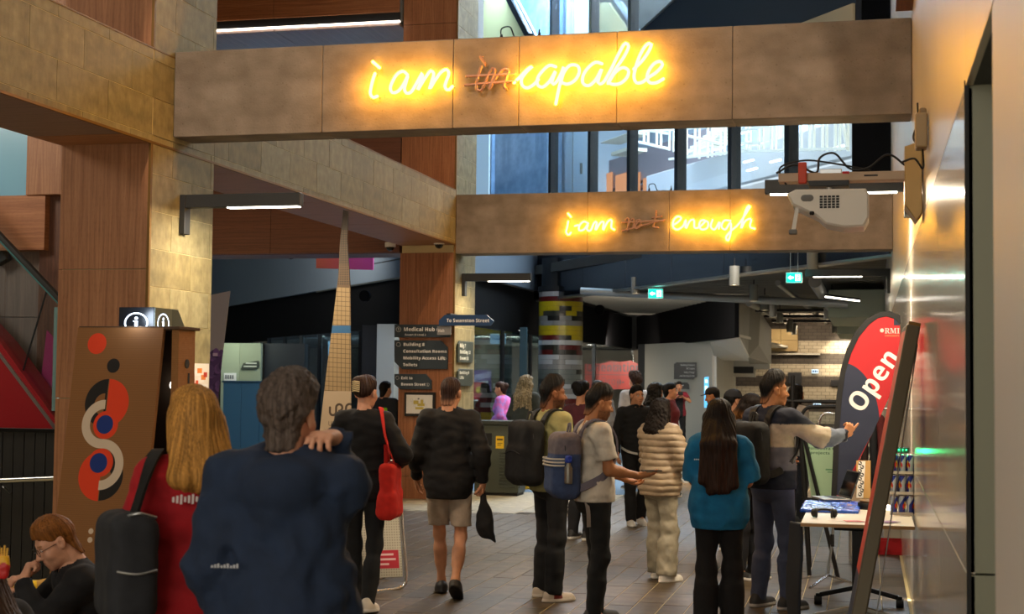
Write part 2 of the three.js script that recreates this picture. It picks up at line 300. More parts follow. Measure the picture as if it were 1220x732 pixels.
// a standing, walking or sitting person in local coordinates: facing +z, feet on y = 0, built for 1.75 m and scaled
function makePerson(o) {
  const S = (o.H || 1.72) / 1.75, fem = o.fem ? 1 : 0, far = o.far ? 1 : 0, hipY = o.hipY ?? 0.925;
  const T = new THREE.Matrix4().makeTranslation(o.shift?.[0] || 0, hipY + 0.045, o.shift?.[1] || 0).multiply(new THREE.Matrix4().makeRotationFromEuler(new THREE.Euler(o.lean || 0, o.twist || 0, o.side || 0, 'YXZ'))).multiply(new THREE.Matrix4().makeTranslation(0, -0.97, 0));
  const P0 = new THREE.Matrix4().makeTranslation(o.shift?.[0] || 0, hipY + 0.045 - 0.97, o.shift?.[1] || 0);
  const tp = (x, y, z) => V(x, y, z).applyMatrix4(T).toArray();
  const big = o.big || 0, sw = (fem ? 0.16 : 0.183) + big * 0.5;
  const HM = T.clone().multiply(new THREE.Matrix4().makeTranslation(0, 1.53, -0.005)).multiply(new THREE.Matrix4().makeRotationFromEuler(new THREE.Euler(o.headPitch || 0, o.headYaw || 0, o.headRoll || 0, 'YXZ'))).multiply(new THREE.Matrix4().makeTranslation(0, 0.105, 0.02));
  const arms = [1, -1].map((s) => {
    const a = { ...(s > 0 ? o.armL : o.armR) }, sh = tp(s * sw, 1.425 + (a.raise || 0), -0.012), d = a.t || [s * (sw + 0.075), 0.905, 0.03], [el, wr] = ik(sh, d, 0.285, 0.255, a.hint || [s * 0.35, -0.15, -1]);
    const fd = V(...wr).sub(V(...el)).normalize().toArray();
    return { s, sh, el, wr, f: a.f || fd, n: a.n || [-s, 0, 0.25], curl: a.curl ?? 0.42, point: a.point };
  });
  const legs = [1, -1].map((s) => {
    const l = { ...(s > 0 ? o.legL : o.legR) }, hip = V(s * 0.088, 0.915, 0).applyMatrix4(P0).toArray(), an = [l.x ?? s * 0.1, 0.082 + (l.lift || 0), l.z ?? 0];
    const [kn, ank] = ik(hip, an, 0.425, 0.412, l.hint || [s * 0.12 + Math.sin(l.yaw || 0) * 0.5, 0, 1]); return { s, hip, kn, an: ank, yaw: l.yaw ?? s * 0.12, pitch: l.pitch || 0 };
  });
  const sk = rgb(SKIN[o.skin] ?? o.skin ?? SKIN.light), hairC = rgb(HAIR[o.hair?.color] ?? HAIR.dark);
  // --- torso, limbs
  const b = big, torso = (g) => through(T, uni(0.07, ell([0, 1.3, 0.0], [(fem ? 0.145 : 0.165) + b + g, 0.19 + g, (fem ? 0.105 : 0.112) + b + g]), ell([0, 1.1, 0.005], [(fem ? 0.12 : 0.145) + b + g, 0.18 + g, 0.1 + b + g]),
    capS([-sw + 0.035, 1.425, -0.012], [sw - 0.035, 1.425, -0.012], 0.052 + g), capS([0, 1.44, -0.01], [0, 1.53, -0.005], 0.07 + g * 0.5, 0.05 + g * 0.3), ...(fem ? [ell([0.065, 1.29, 0.075], [0.062 + g, 0.065 + g, 0.06 + g]), ell([-0.065, 1.29, 0.075], [0.062 + g, 0.065 + g, 0.06 + g])] : [])));
  const pelvis = (g) => through(P0, uni(0.05, ell([0, 0.945, -0.005], [(fem ? 0.168 : 0.16) + b + g, 0.125 + g, 0.118 + b + g]), ell([0, 0.9, -0.05], [0.13 + g, 0.09 + g, 0.085 + g])));
  const upArm = (a, g) => capS(a.sh, a.el, (fem ? 0.046 : 0.053) + g, (fem ? 0.036 : 0.041) + g), foreArm = (a, g, gw = g) => uni(0.03, capS(a.el, a.wr, (fem ? 0.037 : 0.042) + g, (fem ? 0.024 : 0.027) + gw), capS(a.el, V(...a.el).lerp(V(...a.wr), 0.35).toArray(), 0.036 + g, (fem ? 0.036 : 0.042) + g));
  const mid = (a, c, t) => V(...a).lerp(V(...c), t).toArray();
  const calf = (l) => { const m = V(...l.kn).lerp(V(...l.an), 0.32), back = V(0, 0, -1).applyAxisAngle(V(0, 1, 0), l.yaw).multiplyScalar(0.018); return m.add(back).toArray(); };
  const thigh = (l, g, gk = g) => capS(l.hip, l.kn, 0.083 + g, 0.053 + gk), shank = (l, g, ga = g) => uni(0.04, capS(l.kn, l.an, 0.05 + g, 0.034 + ga), capS(calf(l), mid(l.kn, l.an, 0.6), 0.052 + g, 0.042 + g * 0.8));
  const body = uni(0.03, torso(-0.012), pelvis(-0.012), ...arms.flatMap((a) => [upArm(a, -0.002), foreArm(a, 0)]), ...legs.flatMap((l) => [thigh(l, -0.006), shank(l, -0.002)]), ...legs.map((l) => capS(l.an, [l.an[0] + Math.sin(l.yaw) * 0.06, l.an[1] - 0.03, l.an[2] + Math.cos(l.yaw) * 0.06], 0.034, 0.028)));
  const allP = [...arms.flatMap((a) => [a.sh, a.el, a.wr]), ...legs.flatMap((l) => [l.hip, l.kn, l.an]), tp(0, 1.55, 0), tp(0, 1.2, 0.1), tp(0, 1.2, -0.1)];
  const bounds = (pts, m) => [[0, 1, 2].map((i) => Math.min(...pts.map((p) => p[i])) - m), [0, 1, 2].map((i) => Math.max(...pts.map((p) => p[i])) + m)];
  const skinC = (x, y, z) => { const n = 0.93 + 0.14 * nz(x * 22, y * 22, z * 22); return mul(sk, n); };
  const root = new THREE.Group(); root.scale.setScalar(S);
  const geos = [netMesh(body, ...bounds(allP, 0.15 + b), far ? 0.024 : 0.016, skinC)];
  // --- head
  const stub = o.beard || 0;
  const head = scut(uni(0.022, ell([0, 0.033, -0.014], [0.074, 0.082, 0.094]), ell([0, -0.03, 0.02], [0.06, 0.084, 0.07]), ell([0, -0.078, 0.03], [(fem ? 0.042 : 0.048), 0.038, 0.054]), capS([0, -0.103, 0.062], [0, -0.1, 0.06], 0.017), capS([0, -0.05, -0.03], [0, -0.19, -0.045], fem ? 0.047 : 0.056, fem ? 0.05 : 0.062),
    capS([-0.036, 0.022, 0.066], [0.036, 0.022, 0.066], 0.016), ell([0.04, -0.03, 0.055], [0.024, 0.028, 0.024]), ell([-0.04, -0.03, 0.055], [0.024, 0.028, 0.024])), uni(0.01, ell([0.032, 0.002, 0.092], [0.018, 0.012, 0.016]), ell([-0.032, 0.002, 0.092], [0.018, 0.012, 0.016])), 0.016);
  const feat = uni(0.009, capS([0, 0.008, 0.084], [0, -0.032, 0.105], 0.0085, 0.0125), capS([0.012, -0.036, 0.092], [-0.012, -0.036, 0.092], 0.0085), capS([-0.02, -0.0615, 0.081], [0.02, -0.0615, 0.081], 0.0065), capS([-0.017, -0.072, 0.08], [0.017, -0.072, 0.08], 0.0075));
  const eyes = (x, y, z) => { const X = Math.abs(x) - 0.0315, Y = y - 0.002, Z = z - 0.073; return sq(X * X + Y * Y + Z * Z) - 0.0125; };
  const ears = (x, y, z) => { const X = Math.abs(x); return Math.max(uni(0.006, ell([0.077, -0.006, -0.008], [0.011, 0.031, 0.02]), ell([0.078, 0.006, -0.014], [0.012, 0.024, 0.018]))(X, y, z), -ell([0.092, -0.002, -0.004], [0.009, 0.02, 0.012])(X, y, z)); };
  const headF = (x, y, z) => { let d = smin(head(x, y, z), feat(x, y, z), 0.012); d = smin(d, ears(x, y, z), 0.008); return Math.min(d, eyes(x, y, z)); };
  const lipC = mixc(sk, rgb(0x9a3a34), fem ? 0.55 : 0.3), browC = mixc(hairC, sk, 0.25);
  const headC = (x, y, z) => {
    const X = Math.abs(x), n = 0.94 + 0.12 * nz(x * 40, y * 40, z * 40);
    if (z > 0.05) {
      const ex = X - 0.0315, ey = y - 0.002; if (eyes(x, y, z) < 0.0022 && ex * ex * 0.5 + ey * ey < 0.00006) return ex * ex + ey * ey < 0.00003 ? [0.012, 0.008, 0.006] : [0.62, 0.58, 0.54];
      if (Math.abs(ey - 0.0085) < 0.0022 && Math.abs(ex) < 0.015 && z > 0.07) return mul(sk, 0.45);
      if (y > 0.02 && y < 0.031 && X > 0.013 && X < 0.052 && Math.abs(y - 0.028 + (X - 0.034) * (X - 0.034) * 12) < 0.0048) return mul(browC, n);
      if (y < -0.056 && y > -0.08 && X < 0.023 && z > 0.073 && Math.abs(y + 0.067) < 0.0115 * (1 - (X / 0.026) ** 2)) return Math.abs(y + 0.0668) < 0.0016 ? mul(lipC, 0.35) : mul(lipC, n);
    }
    if (stub && y < -0.03 && z > -0.02 && y > -0.135 && (X > 0.03 || y < -0.05)) { const w = stub * sstep(-0.03, -0.055, y) * sstep(-0.135, -0.11, y) * (0.75 + 0.5 * nz(x * 160, y * 160, z * 160)); return mixc(mul(sk, n), hairC, clamp(w, 0, 0.92)); }
    return mul(sk, n);
  };
  const hg = netMesh(headF, [-0.11, -0.2, -0.13], [0.11, 0.135, 0.135], far ? 0.0085 : o.fine ? 0.0034 : 0.0046, headC); hg.applyMatrix4(HM); geos.push(hg);
  for (const a of arms) {
    const hf = handField(a.wr, a.f, a.n, a.s, a.curl, 0.12, a.point), bb = bounds([a.wr], 0.215); geos.push(netMesh(hf, ...bb, far ? 0.009 : 0.0045, skinC));
  }
  part('body', mergeGeometries(geos.map(norm)), skinMat, root);
  // --- clothes
  const cell = o.cell || (far ? 0.02 : 0.0115);
  const wrinkle = (amp, fx, fy) => (x, y, z) => amp * (nz(x * fx, y * fy, z * fx) + 0.5 * nz(x * fx * 2.3 + 5, y * fy * 1.7, z * fx * 2.3));
  const wear = (f, amp, fx = 9, fy = 14) => { const w = wrinkle(amp, fx, fy); return (x, y, z) => { const d = f(x, y, z); return Math.abs(d) < 0.08 ? d + w(x, y, z) : d; }; };
  const inv = T.clone().invert(), tl = V(), toT = (x, y, z) => tl.set(x, y, z).applyMatrix4(inv);
  const dye = (c) => { const k = typeof c === 'function' ? null : rgb(c); return (x, y, z) => { const n = 0.9 + 0.2 * nz(x * 14, y * 14, z * 14) + 0.1 * nz(x * 60, y * 60, z * 60); const q = k || c(x, y, z, toT(x, y, z)); return mul(q, n); }; };
  if (o.top) {
    const t = o.top, g = t.g ?? 0.014, hem = t.hem ?? 0.86, sl = t.sleeve ?? 2, flare = t.flare || 0;
    const sleeves = arms.map((a) => {
      if (sl <= 1) { const e = mid(a.sh, a.el, sl); return cut(capS(a.sh, e, 0.052 + g, 0.046 + g + (t.wide || 0.006)), (x, y, z) => { const ux = a.el[0] - a.sh[0], uy = a.el[1] - a.sh[1], uz = a.el[2] - a.sh[2], L = sq(ux * ux + uy * uy + uz * uz); return -((x - e[0]) * ux + (y - e[1]) * uy + (z - e[2]) * uz) / L; }); }
      const e = mid(a.el, a.wr, 1.0), k = uni(0.03, upArm(a, g + 0.004), foreArm(a, g + 0.002, g * 0.7 + 0.003)); return cut(k, (x, y, z) => { const ux = a.wr[0] - a.el[0], uy = a.wr[1] - a.el[1], uz = a.wr[2] - a.el[2], L = sq(ux * ux + uy * uy + uz * uz); return Math.max(0.005 - ((x - e[0]) * ux + (y - e[1]) * uy + (z - e[2]) * uz) / L, sq((x - e[0]) ** 2 + (y - e[1]) ** 2 + (z - e[2]) ** 2) - 0.1); });
    });
    const skirt = through(T, ell([0, 0.98, 0], [(fem ? 0.16 : 0.17) + b + g + flare, 0.34, 0.125 + b + g + flare]));
    let f = uni(0.045, torso(g), pelvis(g), skirt, ...sleeves);
    if (t.puff) { const q = f; f = (x, y, z) => { const d = q(x, y, z); if (d > 0.08 || d < -0.08) return d; const p = toT(x, y, z); return d - t.puff * sq(Math.abs(Math.sin(p.y * Math.PI / 0.062 + 0.4 * nz(x * 6, 3, z * 6)))); }; }
    f = wear(f, (t.amp ?? 0.007) * 1.15, t.fx || 8, t.fy || 17);
    const neckY = t.neck ?? 1.485;
    f = cut(f, through(T, (x, y, z) => Math.max(sq(x * x + (z + 0.004) ** 2) - (t.neckR ?? 0.08), neckY - (z > 0 ? z * (t.vee ?? 0.45) : 0) - y)));
    f = isect(f, through(T, (x, y, z) => hem - y));
    if (t.collar) f = uni(0.012, f, through(T, isect(torusS([0, 1.497, -0.002], fem ? 0.066 : 0.074, t.collar, 0.32), (x, y) => 1.45 - y)));
    if (t.hood) f = uni(0.04, f, through(T, uni(0.04, torusS([0, 1.475, -0.03], 0.105, 0.05, 0.35), ell([0, 1.42, -0.135], [0.12, 0.085, 0.06]))));
    const m = part(t.name || 'shirt', netMesh(f, ...bounds([...allP, tp(0, 1.5, 0)], 0.2 + b), t.cell || cell, dye(t.color)), t.shiny ? nylonMat : clothMat, root);
    if (t.label) m.userData.label = t.label;
  }
  if (o.bottom) {
    const t = o.bottom, g = t.g ?? 0.012, ga = t.ankle ?? g, len = t.len ?? 0.06;
    let f;
    if (t.shorts) { f = uni(0.014, pelvis(g), ...legs.map((l) => { const e = mid(l.hip, l.kn, t.shorts); return capS([l.hip[0] * 1.05, l.hip[1], l.hip[2]], e, 0.08 + g, 0.072 + g); })); const ys = Math.min(...legs.map((l) => mid(l.hip, l.kn, t.shorts)[1])); f = isect(f, (x, y, z) => ys - y); }
    else f = uni(0.028, pelvis(g), ...legs.map((l) => cut(uni(0.05, thigh(l, g), shank(l, g + (t.wide || 0), ga + (t.wide || 0)), capS(mid(l.kn, l.an, 0.5), mid(l.kn, l.an, 1.05), 0.045 + g + (t.wide || 0), 0.036 + ga + (t.wide || 0))), (x, y, z) => { const u = V(...l.an).sub(V(...l.kn)).normalize(); return len - 0.03 - ((x - l.an[0]) * u.x + (y - l.an[1]) * u.y + (z - l.an[2]) * u.z); })));
    f = wear(f, t.amp ?? 0.006, t.fx || 8, t.fy || 12);
    f = isect(f, through(P0, (x, y, z) => y - 1.06));
    part(t.name || 'trousers', netMesh(f, ...bounds(legs.flatMap((l) => [l.hip, l.kn, l.an]).concat([tp(0, 1.05, 0)]), 0.2 + b), t.cell || cell, dye(t.color)), t.shiny ? nylonMat : clothMat, root);
  }
  if (o.shoe) for (const l of legs) {
    const s = o.shoe, up = rgb(s.color), so = rgb(s.sole ?? 0xe8e4dc), low = s.low ? 0.016 : 0;
    const f = isect(uni(0.03, capS([0, 0.045, -0.045], [0, 0.042, 0.02], 0.041, 0.042), capS([0, 0.036, 0.02], [0, 0.026, 0.15], 0.044, 0.037), capS([0, 0.055, -0.022], [0, 0.088 - low, -0.02], 0.041, 0.041 - low), ell([0, 0.01, 0.05], [0.05, 0.03, 0.15])), (x, y, z) => -y);
    const two = s.accent !== undefined ? rgb(s.accent) : up;
    const g = netMesh(f, [-0.09, -0.012, -0.13], [0.09, 0.18, 0.23], far ? 0.013 : 0.0065, (x, y, z) => (y < 0.028 ? so : Math.abs(x) > 0.03 && z > -0.02 && z < 0.06 && y > 0.03 ? two : z > 0.02 && z < 0.09 && y > 0.062 ? mul(up, 0.8) : up));
    g.rotateX(l.pitch); g.rotateY(l.yaw); g.translate(l.an[0], l.an[1] - 0.082, l.an[2]); part('shoe', g, shoeMat, root);
  }
  // --- hair
  const h = o.hair;
  if (h) {
    const t = h.t ?? 0.014, vol = h.vol ?? 0.012, shell = uni(0.03, ell([0, 0.034, -0.016], [0.074 + t, 0.083 + t, 0.094 + t]), ell([0, 0.06 + vol * 0.6, 0.004], [0.064 + t, 0.06 + vol, 0.078 + t]));
    const line = (z) => z > 0.03 ? lerp(0.035, h.front ?? 0.072, clamp((z - 0.03) / 0.05, 0, 1)) : z > -0.03 ? lerp(h.side ?? 0.012, 0.035, (z + 0.03) / 0.06) : lerp(h.back ?? -0.1, h.side ?? 0.012, clamp((z + 0.085) / 0.055, 0, 1));
    const line2 = (z) => line(z);
    let f = isect((x, y, z) => shell(x, y, z) + t * 0.92 * (1 - sstep(-0.005, 0.075, y - line2(z))), (x, y, z) => (line2(z) - y) * 0.75 - 0.004);
    const mass = [];
    if (h.style === 'long' || h.style === 'bob') {
      const L = h.len ?? 0.4, w = h.w ?? 0.085, bz = h.bz ?? -0.075;
      const by = -Math.min(L, 0.2), bm = Math.min(bz, -0.05 - Math.min(L, 0.2) * 0.38), lock = (x0, x1, r0, r1, l) => { mass.push(capS([x0, 0.0, -0.045], [lerp(x0, x1, Math.min(1, 0.2 / L)), by, bm], r0, lerp(r0, r1, 0.4))); if (L > 0.22) mass.push(capS([lerp(x0, x1, 0.2 / L), by, bm], [x1, -L * l, bz], lerp(r0, r1, 0.4), r1)); };
      lock(0, 0, 0.075, 0.05, 1); lock(w * 0.85, w * 1.15, 0.038, 0.036, 0.9); lock(-w * 0.85, -w * 1.15, 0.038, 0.036, 0.95); lock(w * 0.5, w * 0.6, 0.05, 0.035, 1.04); lock(-w * 0.5, -w * 0.6, 0.05, 0.035, 1.02);
      mass.push(capS([0.07, 0.03, 0.02], [0.08, -L * 0.45, 0.0], 0.02, 0.018), capS([-0.07, 0.03, 0.02], [-0.08, -L * 0.45, 0.0], 0.02, 0.018));
    }
    if (h.style === 'bun') mass.push(ell([0, 0.05, -0.125], [0.05, 0.052, 0.042]), capS([0, -0.01, -0.06], [0, -0.06, -0.06], 0.07, 0.05));
    if (h.style === 'updo') mass.push(ell([0.01, 0.075, -0.095], [0.06, 0.055, 0.05]), ell([-0.03, 0.03, -0.11], [0.045, 0.06, 0.035]));
    if (mass.length) f = uni(0.03, f, ...mass);
    if (!mass.length) { const nape = capS([0, 0.0, -0.04], [0, -0.1, -0.046], 0.066, fem ? 0.053 : 0.0625), f1 = f; f = uni(0.012, f1, isect(nape, (x, y, z) => Math.max(line(z) - 0.012 - y, z + 0.03))); }
    const cr = h.curl || 0, sf = h.strand ?? 90;
    const f0 = f; f = (x, y, z) => { const d = f0(x, y, z); if (Math.abs(d) > 0.06) return d; const a = Math.atan2(x, -z - 0.02); return d + (cr ? cr * (nz(x * 38, y * 30, z * 38) + 0.6 * nz(x * 80, y * 70, z * 80)) : 0.006 * nz(a * 11, y * 6 + Math.abs(z) * 9, 3) + 0.004 * nz(a * 27, y * 10, z * 20)); };
    if (h.style === 'long' || h.style === 'bob') f = cut(f, uni(0.02, ell([0, -0.02, 0.085], [0.062, 0.092, 0.1]), ell([0, -0.13, 0.06], [0.06, 0.09, 0.06])));
    const hc2 = h.color2 !== undefined ? rgb(h.color2) : null;
    const fadeSkin = h.fade ? mixc(sk, hairC, 0.45) : null;
    const hcol = (x, y, z) => { const a = Math.atan2(x, -z - 0.02), n = 0.75 + 0.7 * Math.max(-0.5, nz(a * 30, y * 8, z * 16) + 0.5 * nz(a * 70, y * 10, 2)); const c = hc2 ? mixc(hairC, hc2, sstep(0.0, -(h.len ?? 0.3) * 0.8, y)) : fadeSkin ? mixc(fadeSkin, hairC, sstep(0.0, 0.05, y - line(z))) : hairC; return mul(c, n); };
    const L = (h.style === 'long' || h.style === 'bob') ? (h.len ?? 0.4) + 0.07 : 0.16;
    const g = netMesh(f, [-0.22, -L, -0.33], [0.22, 0.17, 0.14], far ? 0.011 : 0.0056, hcol); g.applyMatrix4(HM); part('hair', g, hairMat, root);
  }
  if (o.glasses) {
    const gs = [1, -1].map((s) => { const r = new THREE.TorusGeometry(0.021, 0.0018, 6, 18); r.scale(1.15, 0.95, 1); r.translate(s * 0.032, 0.0, 0.099); return r; });
    gs.push(rod([-0.009, 0.004, 0.1], [0.009, 0.004, 0.1], 0.0018), rod([0.056, 0.004, 0.098], [0.082, 0.006, -0.01], 0.0017), rod([-0.056, 0.004, 0.098], [-0.082, 0.006, -0.01], 0.0017));
    const g = join(gs); g.applyMatrix4(HM); part('glasses', g, MT.blackMetal, root);
  }
  if (o.cap) {
    const f = uni(0.01, isect(ell([0, 0.05, -0.014], [0.092, 0.09, 0.108]), (x, y, z) => 0.045 - y), ell([0, 0.05, 0.115], [0.062, 0.007, 0.06]));
    const g = netMesh(f, [-0.12, 0.02, -0.15], [0.12, 0.17, 0.2], far ? 0.009 : 0.006, dye(o.cap)); g.applyMatrix4(HM); part('cap', g, clothMat, root);
  }
    return { root, T, HM, arms, legs, S, tp };
}
// puts a person in the scene; pos [x, z] on the floor
function person(label, pos, yaw, o) {
  const r = makePerson(o); r.root.name = numbered('person'); scene.add(r.root); r.root.position.set(pos[0], o.y || 0, pos[1]); r.root.rotation.y = yaw; tag(r.root, label, 'person'); return r;
}
// a thing worn or carried by a person: shares the person's place, its parts given in torso or person coordinates
function worn(name, label, category, p) { const t = thing(name, label, category, p.root.position.toArray(), p.root.rotation.y); t.scale.copy(p.root.scale); return t; }
// ================================================================== THE SETTING
// ---- ground: slate pavers 0.2 x 0.6 in running bond, pale tiles by the portal, carpet beyond
const floor = struct('floor');
part('floor_slab', bx(-24.4, 1.2, -0.3, -0.0035, -51, 4.5), MT.grout, floor);
{
  const cells = [], far = [];
  for (let i = 0; i < 31; i++) for (let j = -2; j < 46; j++) {
    const x = 0.3 - i * 0.2, z = -3 - (j + (i % 2) * 0.5 + (i % 3) * 0.17) * 0.6; if (z < -24.3) continue; if (x < -3.4 && z < -17.75) continue;
    const p = V(x - 0.1, 0, z - 0.3), d = p.distanceTo(V(-2.2, 0, -9.6)); (z < -8 ? cells : far).push([x, z, d]);
  }
  cells.sort((a, b) => a[2] - b[2]);
  const shapes = [0, 1, 2].map((k) => bc(0, -0.008, 0, 0.194, 0.016, 0.594, 0.0025)); shapes.forEach((g, k) => { const uv = g.attributes.uv; for (let q = 0; q < uv.count; q++) uv.setXY(q, uv.getX(q) + k * 0.31, uv.getY(q) + k * 0.47); });
  cells.slice(0, 296).forEach(([x, z]) => { const m = part('tile', shapes[Math.floor(rnd() * 3)], MT.floor[Math.floor(rnd() * 4)], floor); m.position.set(x - 0.1, rr(-0.0012, 0.0012), z - 0.3); });
  const rest = [...cells.slice(296), ...far].map(([x, z]) => shapes[Math.floor(rnd() * 3)].clone().translate(x - 0.1, 0, z - 0.3));
  tag(part('tile', join(rest), MT.floor[0], floor), null, null, null, 'stuff');
  for (let i = 0; i < 14; i++) for (let j = 0; j < 4; j++) { const x = -3.42 - i * 0.9, z = -17.77 - j * 0.9; part('pale_tile', bx(x - 0.892, x, -0.016, 0, z - 0.892, z, 0.002), MT.paleTile, floor); }
  part('carpet', bx(-18, -3.42, -0.012, 0.002, -50, -21.37), mat(0x5f7890, 0.95), floor); part('carpet', bx(-3.4, 0.3, -0.012, 0.001, -50, -24.3), mat(0x585a58, 0.9), floor);
}
// ---- stone-clad wall frame to the left (x = -5.6): running bond of big tiles round columns and beam, wood-lined inside
const SX = -5.6, bondGeos = {};
function stoneTiles(root, z0, z1, y0, y1, face = SX) {       // z0 > z1
  for (let r = Math.floor((y0 - 3.62) / 0.305) - 1; r < 40; r++) {
    const a = Math.max(y0, 3.62 + r * 0.305), b = Math.min(y1, 3.62 + (r + 1) * 0.305); if (b - a < 0.02) { if (a > y1) break; continue; }
    const off = -10.65 + (r & 1 ? 0.36 : 0), n0 = Math.ceil((z0 - off) / 0.72);
    for (let n = n0; ; n--) {
      const p = Math.min(z0, off + n * 0.72), q = Math.max(z1, off + (n - 1) * 0.72); if (p <= z1) break; if (p - q < 0.015) continue;
      part('stone_tile', bx(face - 0.02, face + rr(0, 0.0015), a + 0.002, b - 0.002, q + 0.002, p - 0.002, 0.0015), MT.stone[Math.floor(rnd() * 4)], root);
    }
  }
}
function woodPanels(root, x0, x1, z, y0, y1, off, m = MT.wood, pitch = 1.045, name = 'wood_panel') {
  for (let k = -8; k < 12; k++) { const a = Math.max(y0, off + k * pitch), b = Math.min(y1, off + (k + 1) * pitch); if (b - a > 0.02) part(name, bx(x0 + 0.003, x1 - 0.003, a + 0.003, b - 0.003, z - 0.02, z, 0.002), m, root); }
}
const colA = struct('stone_column', 'stone-tiled square column lined with brown wood on its near side');
part('core', bx(-6.39, -5.6025, 0, 12.2, -11.785, -10.665), MT.grout, colA);
stoneTiles(colA, -10.64, -11.79, 0, 12.2);
woodPanels(colA, -6.41, -5.62, -10.64, 0, 3.57, 0.447); woodPanels(colA, -6.41, -5.62, -10.64, 4.32, 12.2, 4.32, MT.wood, 1.9);
part('edge_trim', bx(-5.622, -5.598, 0, 3.57, -10.66, -10.63, 0.002), MT.brass, colA); part('edge_trim', bx(-5.622, -5.598, 4.32, 12.2, -10.66, -10.63, 0.002), MT.brass, colA);
woodPanels(colA, -6.41, -5.62, -11.79 - 0.001, 0, 12.2, 0.447, MT.woodDark);
const colB = struct('stone_column', 'stone-tiled column with red-brown wood facing and hanging signs');
part('core', bx(-6.39, -5.6025, 0, 12.2, -20.6, -19.575), MT.grout, colB);
stoneTiles(colB, -19.55, -20.62, 0, 12.2);
woodPanels(colB, -6.41, -5.62, -19.55, 0, 3.45, 1.9 - 1.58, MT.woodRed, 1.58); woodPanels(colB, -6.41, -5.62, -19.55, 4.3, 12.2, 4.3, MT.woodRed, 2.4);
part('edge_trim', bx(-5.622, -5.598, 0, 12.2, -19.57, -19.54, 0.002), MT.brass, colB);
// edge beam between the columns and on towards the camera
const edge = struct('stone_edge_beam', 'long stone-tiled edge beam joining the two columns');
part('core', bx(-6.39, -5.6025, 3.575, 4.315, -19.56, 4.2), MT.grout, edge);
stoneTiles(edge, 2, -10.64, 3.57, 4.32); stoneTiles(edge, -11.79, -19.55, 3.57, 4.32);
for (let z = 3; z > -19; z -= 2.2) part('soffit_panel', bx(-6.41, -5.61, 3.555, 3.57, z - 2.19, z, 0.002, true), z > -10 ? MT.woodGrey : MT.wood, edge);
part('edge_trim', bx(-5.615, -5.596, 3.55, 3.572, -19.55, 4, 0.002), MT.brass, edge); part('edge_trim', bx(-5.615, -5.596, 4.318, 4.332, -19.55, 4, 0.002), MT.brass, edge);
part('cap_board', bx(-6.41, -5.62, 4.31, 4.325, -19.55, 4, 0.002), MT.wood, edge);
// rooms behind the frame: timber walls, bulkhead, escalator side
const wallL = struct('wall_left', 'timber-panelled wall seen through the stone frame');
for (let i = 0; i < 6; i++) for (const [a, b] of [[0, 1.18], [1.18, 2.235], [2.235, 3.38]]) part('wood_panel', bx(-7.75 - (i + 1) * 1.0, -7.754 - i * 1.0, a + 0.003, b - 0.003, -12.64, -12.6, 0.003), MT.woodGrey, wallL);
part('wood_panel', bx(-14, -7.64, 2.87, 3.4, -12.6, -12.42, 0.004, true), MT.woodRed, wallL);
part('wood_panel', bx(-14, -7.85, 3.4, 4.13, -12.66, -12.62, 0.003), MT.wood, wallL); part('wood_panel', bx(-7.84, -7.4, 3.4, 12.1, -12.66, -12.4, 0.003), MT.wood, wallL);
part('wood_panel', bx(-7.74, -7.2, 0, 3.4, -12.64, -12.5, 0.003), MT.woodDark, wallL);
part('plaster', bx(-20, -7.2, 0, 12.2, -13.0, -12.7), MT.blueGrey, wallL); part('plaster', bx(-24.4, -24, 0, 12.2, -51, 4.5), MT.midGrey, wallL);
part('upper_pane', bx(-9.8, -7.86, 3.4, 4.13, -12.62, -12.6), mat(0x7fb3d0, 0.2), wallL);
const bulk = struct('timber_bulkhead', 'timber-faced beam spanning behind the portal');
for (const [a, b] of [[-12.9, -10.62], [-10.62, -8.38], [-8.38, -6.42]]) part('wood_panel', bx(a + 0.003, b - 0.003, 3.46, 5.5, -19.6, -19.55, 0.003, true), MT.woodMid, bulk);
part('core', bx(-13, -6.42, 3.45, 5.5, -20.3, -19.6), MT.woodDark, bulk);
for (let k = 0; k < 4; k++) part('ceiling_board', bx(-7.9 - k * 1.5 + 1.48, -7.9 - k * 1.5, 7.9, 7.93, -19.5, -12.7, 0.003), MT.woodDark, bulk);
// upper soffit and its panels above the portal
const soff = struct('upper_timber_soffit', 'timber and grey panelled soffit of the upper floor');
for (let k = 0; k < 4; k++) part('wood_panel', bx(-8.33 - k * 1.9 + 1.894, -8.33 - k * 1.9, 6.86, 7.9, -19.46, -19.4, 0.003, true), MT.woodRed, soff);
for (let i = 0; i < 4; i++) for (let k = 0; k < 3; k++) part('soffit_panel', bx(-8.33 - i * 1.9 + 1.89, -8.33 - i * 1.9, 6.68, 6.72, -19.45 - k * 1.3 - 1.29, -19.45 - k * 1.3, 0.003), MT.woodGrey, soff);
part('led_strip', bx(-12, -6.42, 6.715, 6.735, -19.44, -19.395), glow(0xfff0e0, 5), soff);
part('shadow_gap', bx(-13, -6.42, 6.735, 6.86, -19.45, -19.42), MT.black, soff);
part('upper_slab', bx(-13, -6.42, 6.75, 12.2, -24, -19.5), MT.midGrey, soff);
const upRoom = struct('wall_upper_room', 'pale blue wall of the room above the portal'); for (let i = 0; i < 7; i++) part('plaster_panel', bx(-13 + i * 0.95 + 0.004, -13 + (i + 1) * 0.95 - 0.004, 4.3, 6.72, -24.3, -24.2, 0.003), mat(i === 5 ? 0xd8d4cc : i === 3 ? 0x7ba6c4 : 0x9cc0da, 0.6), upRoom);
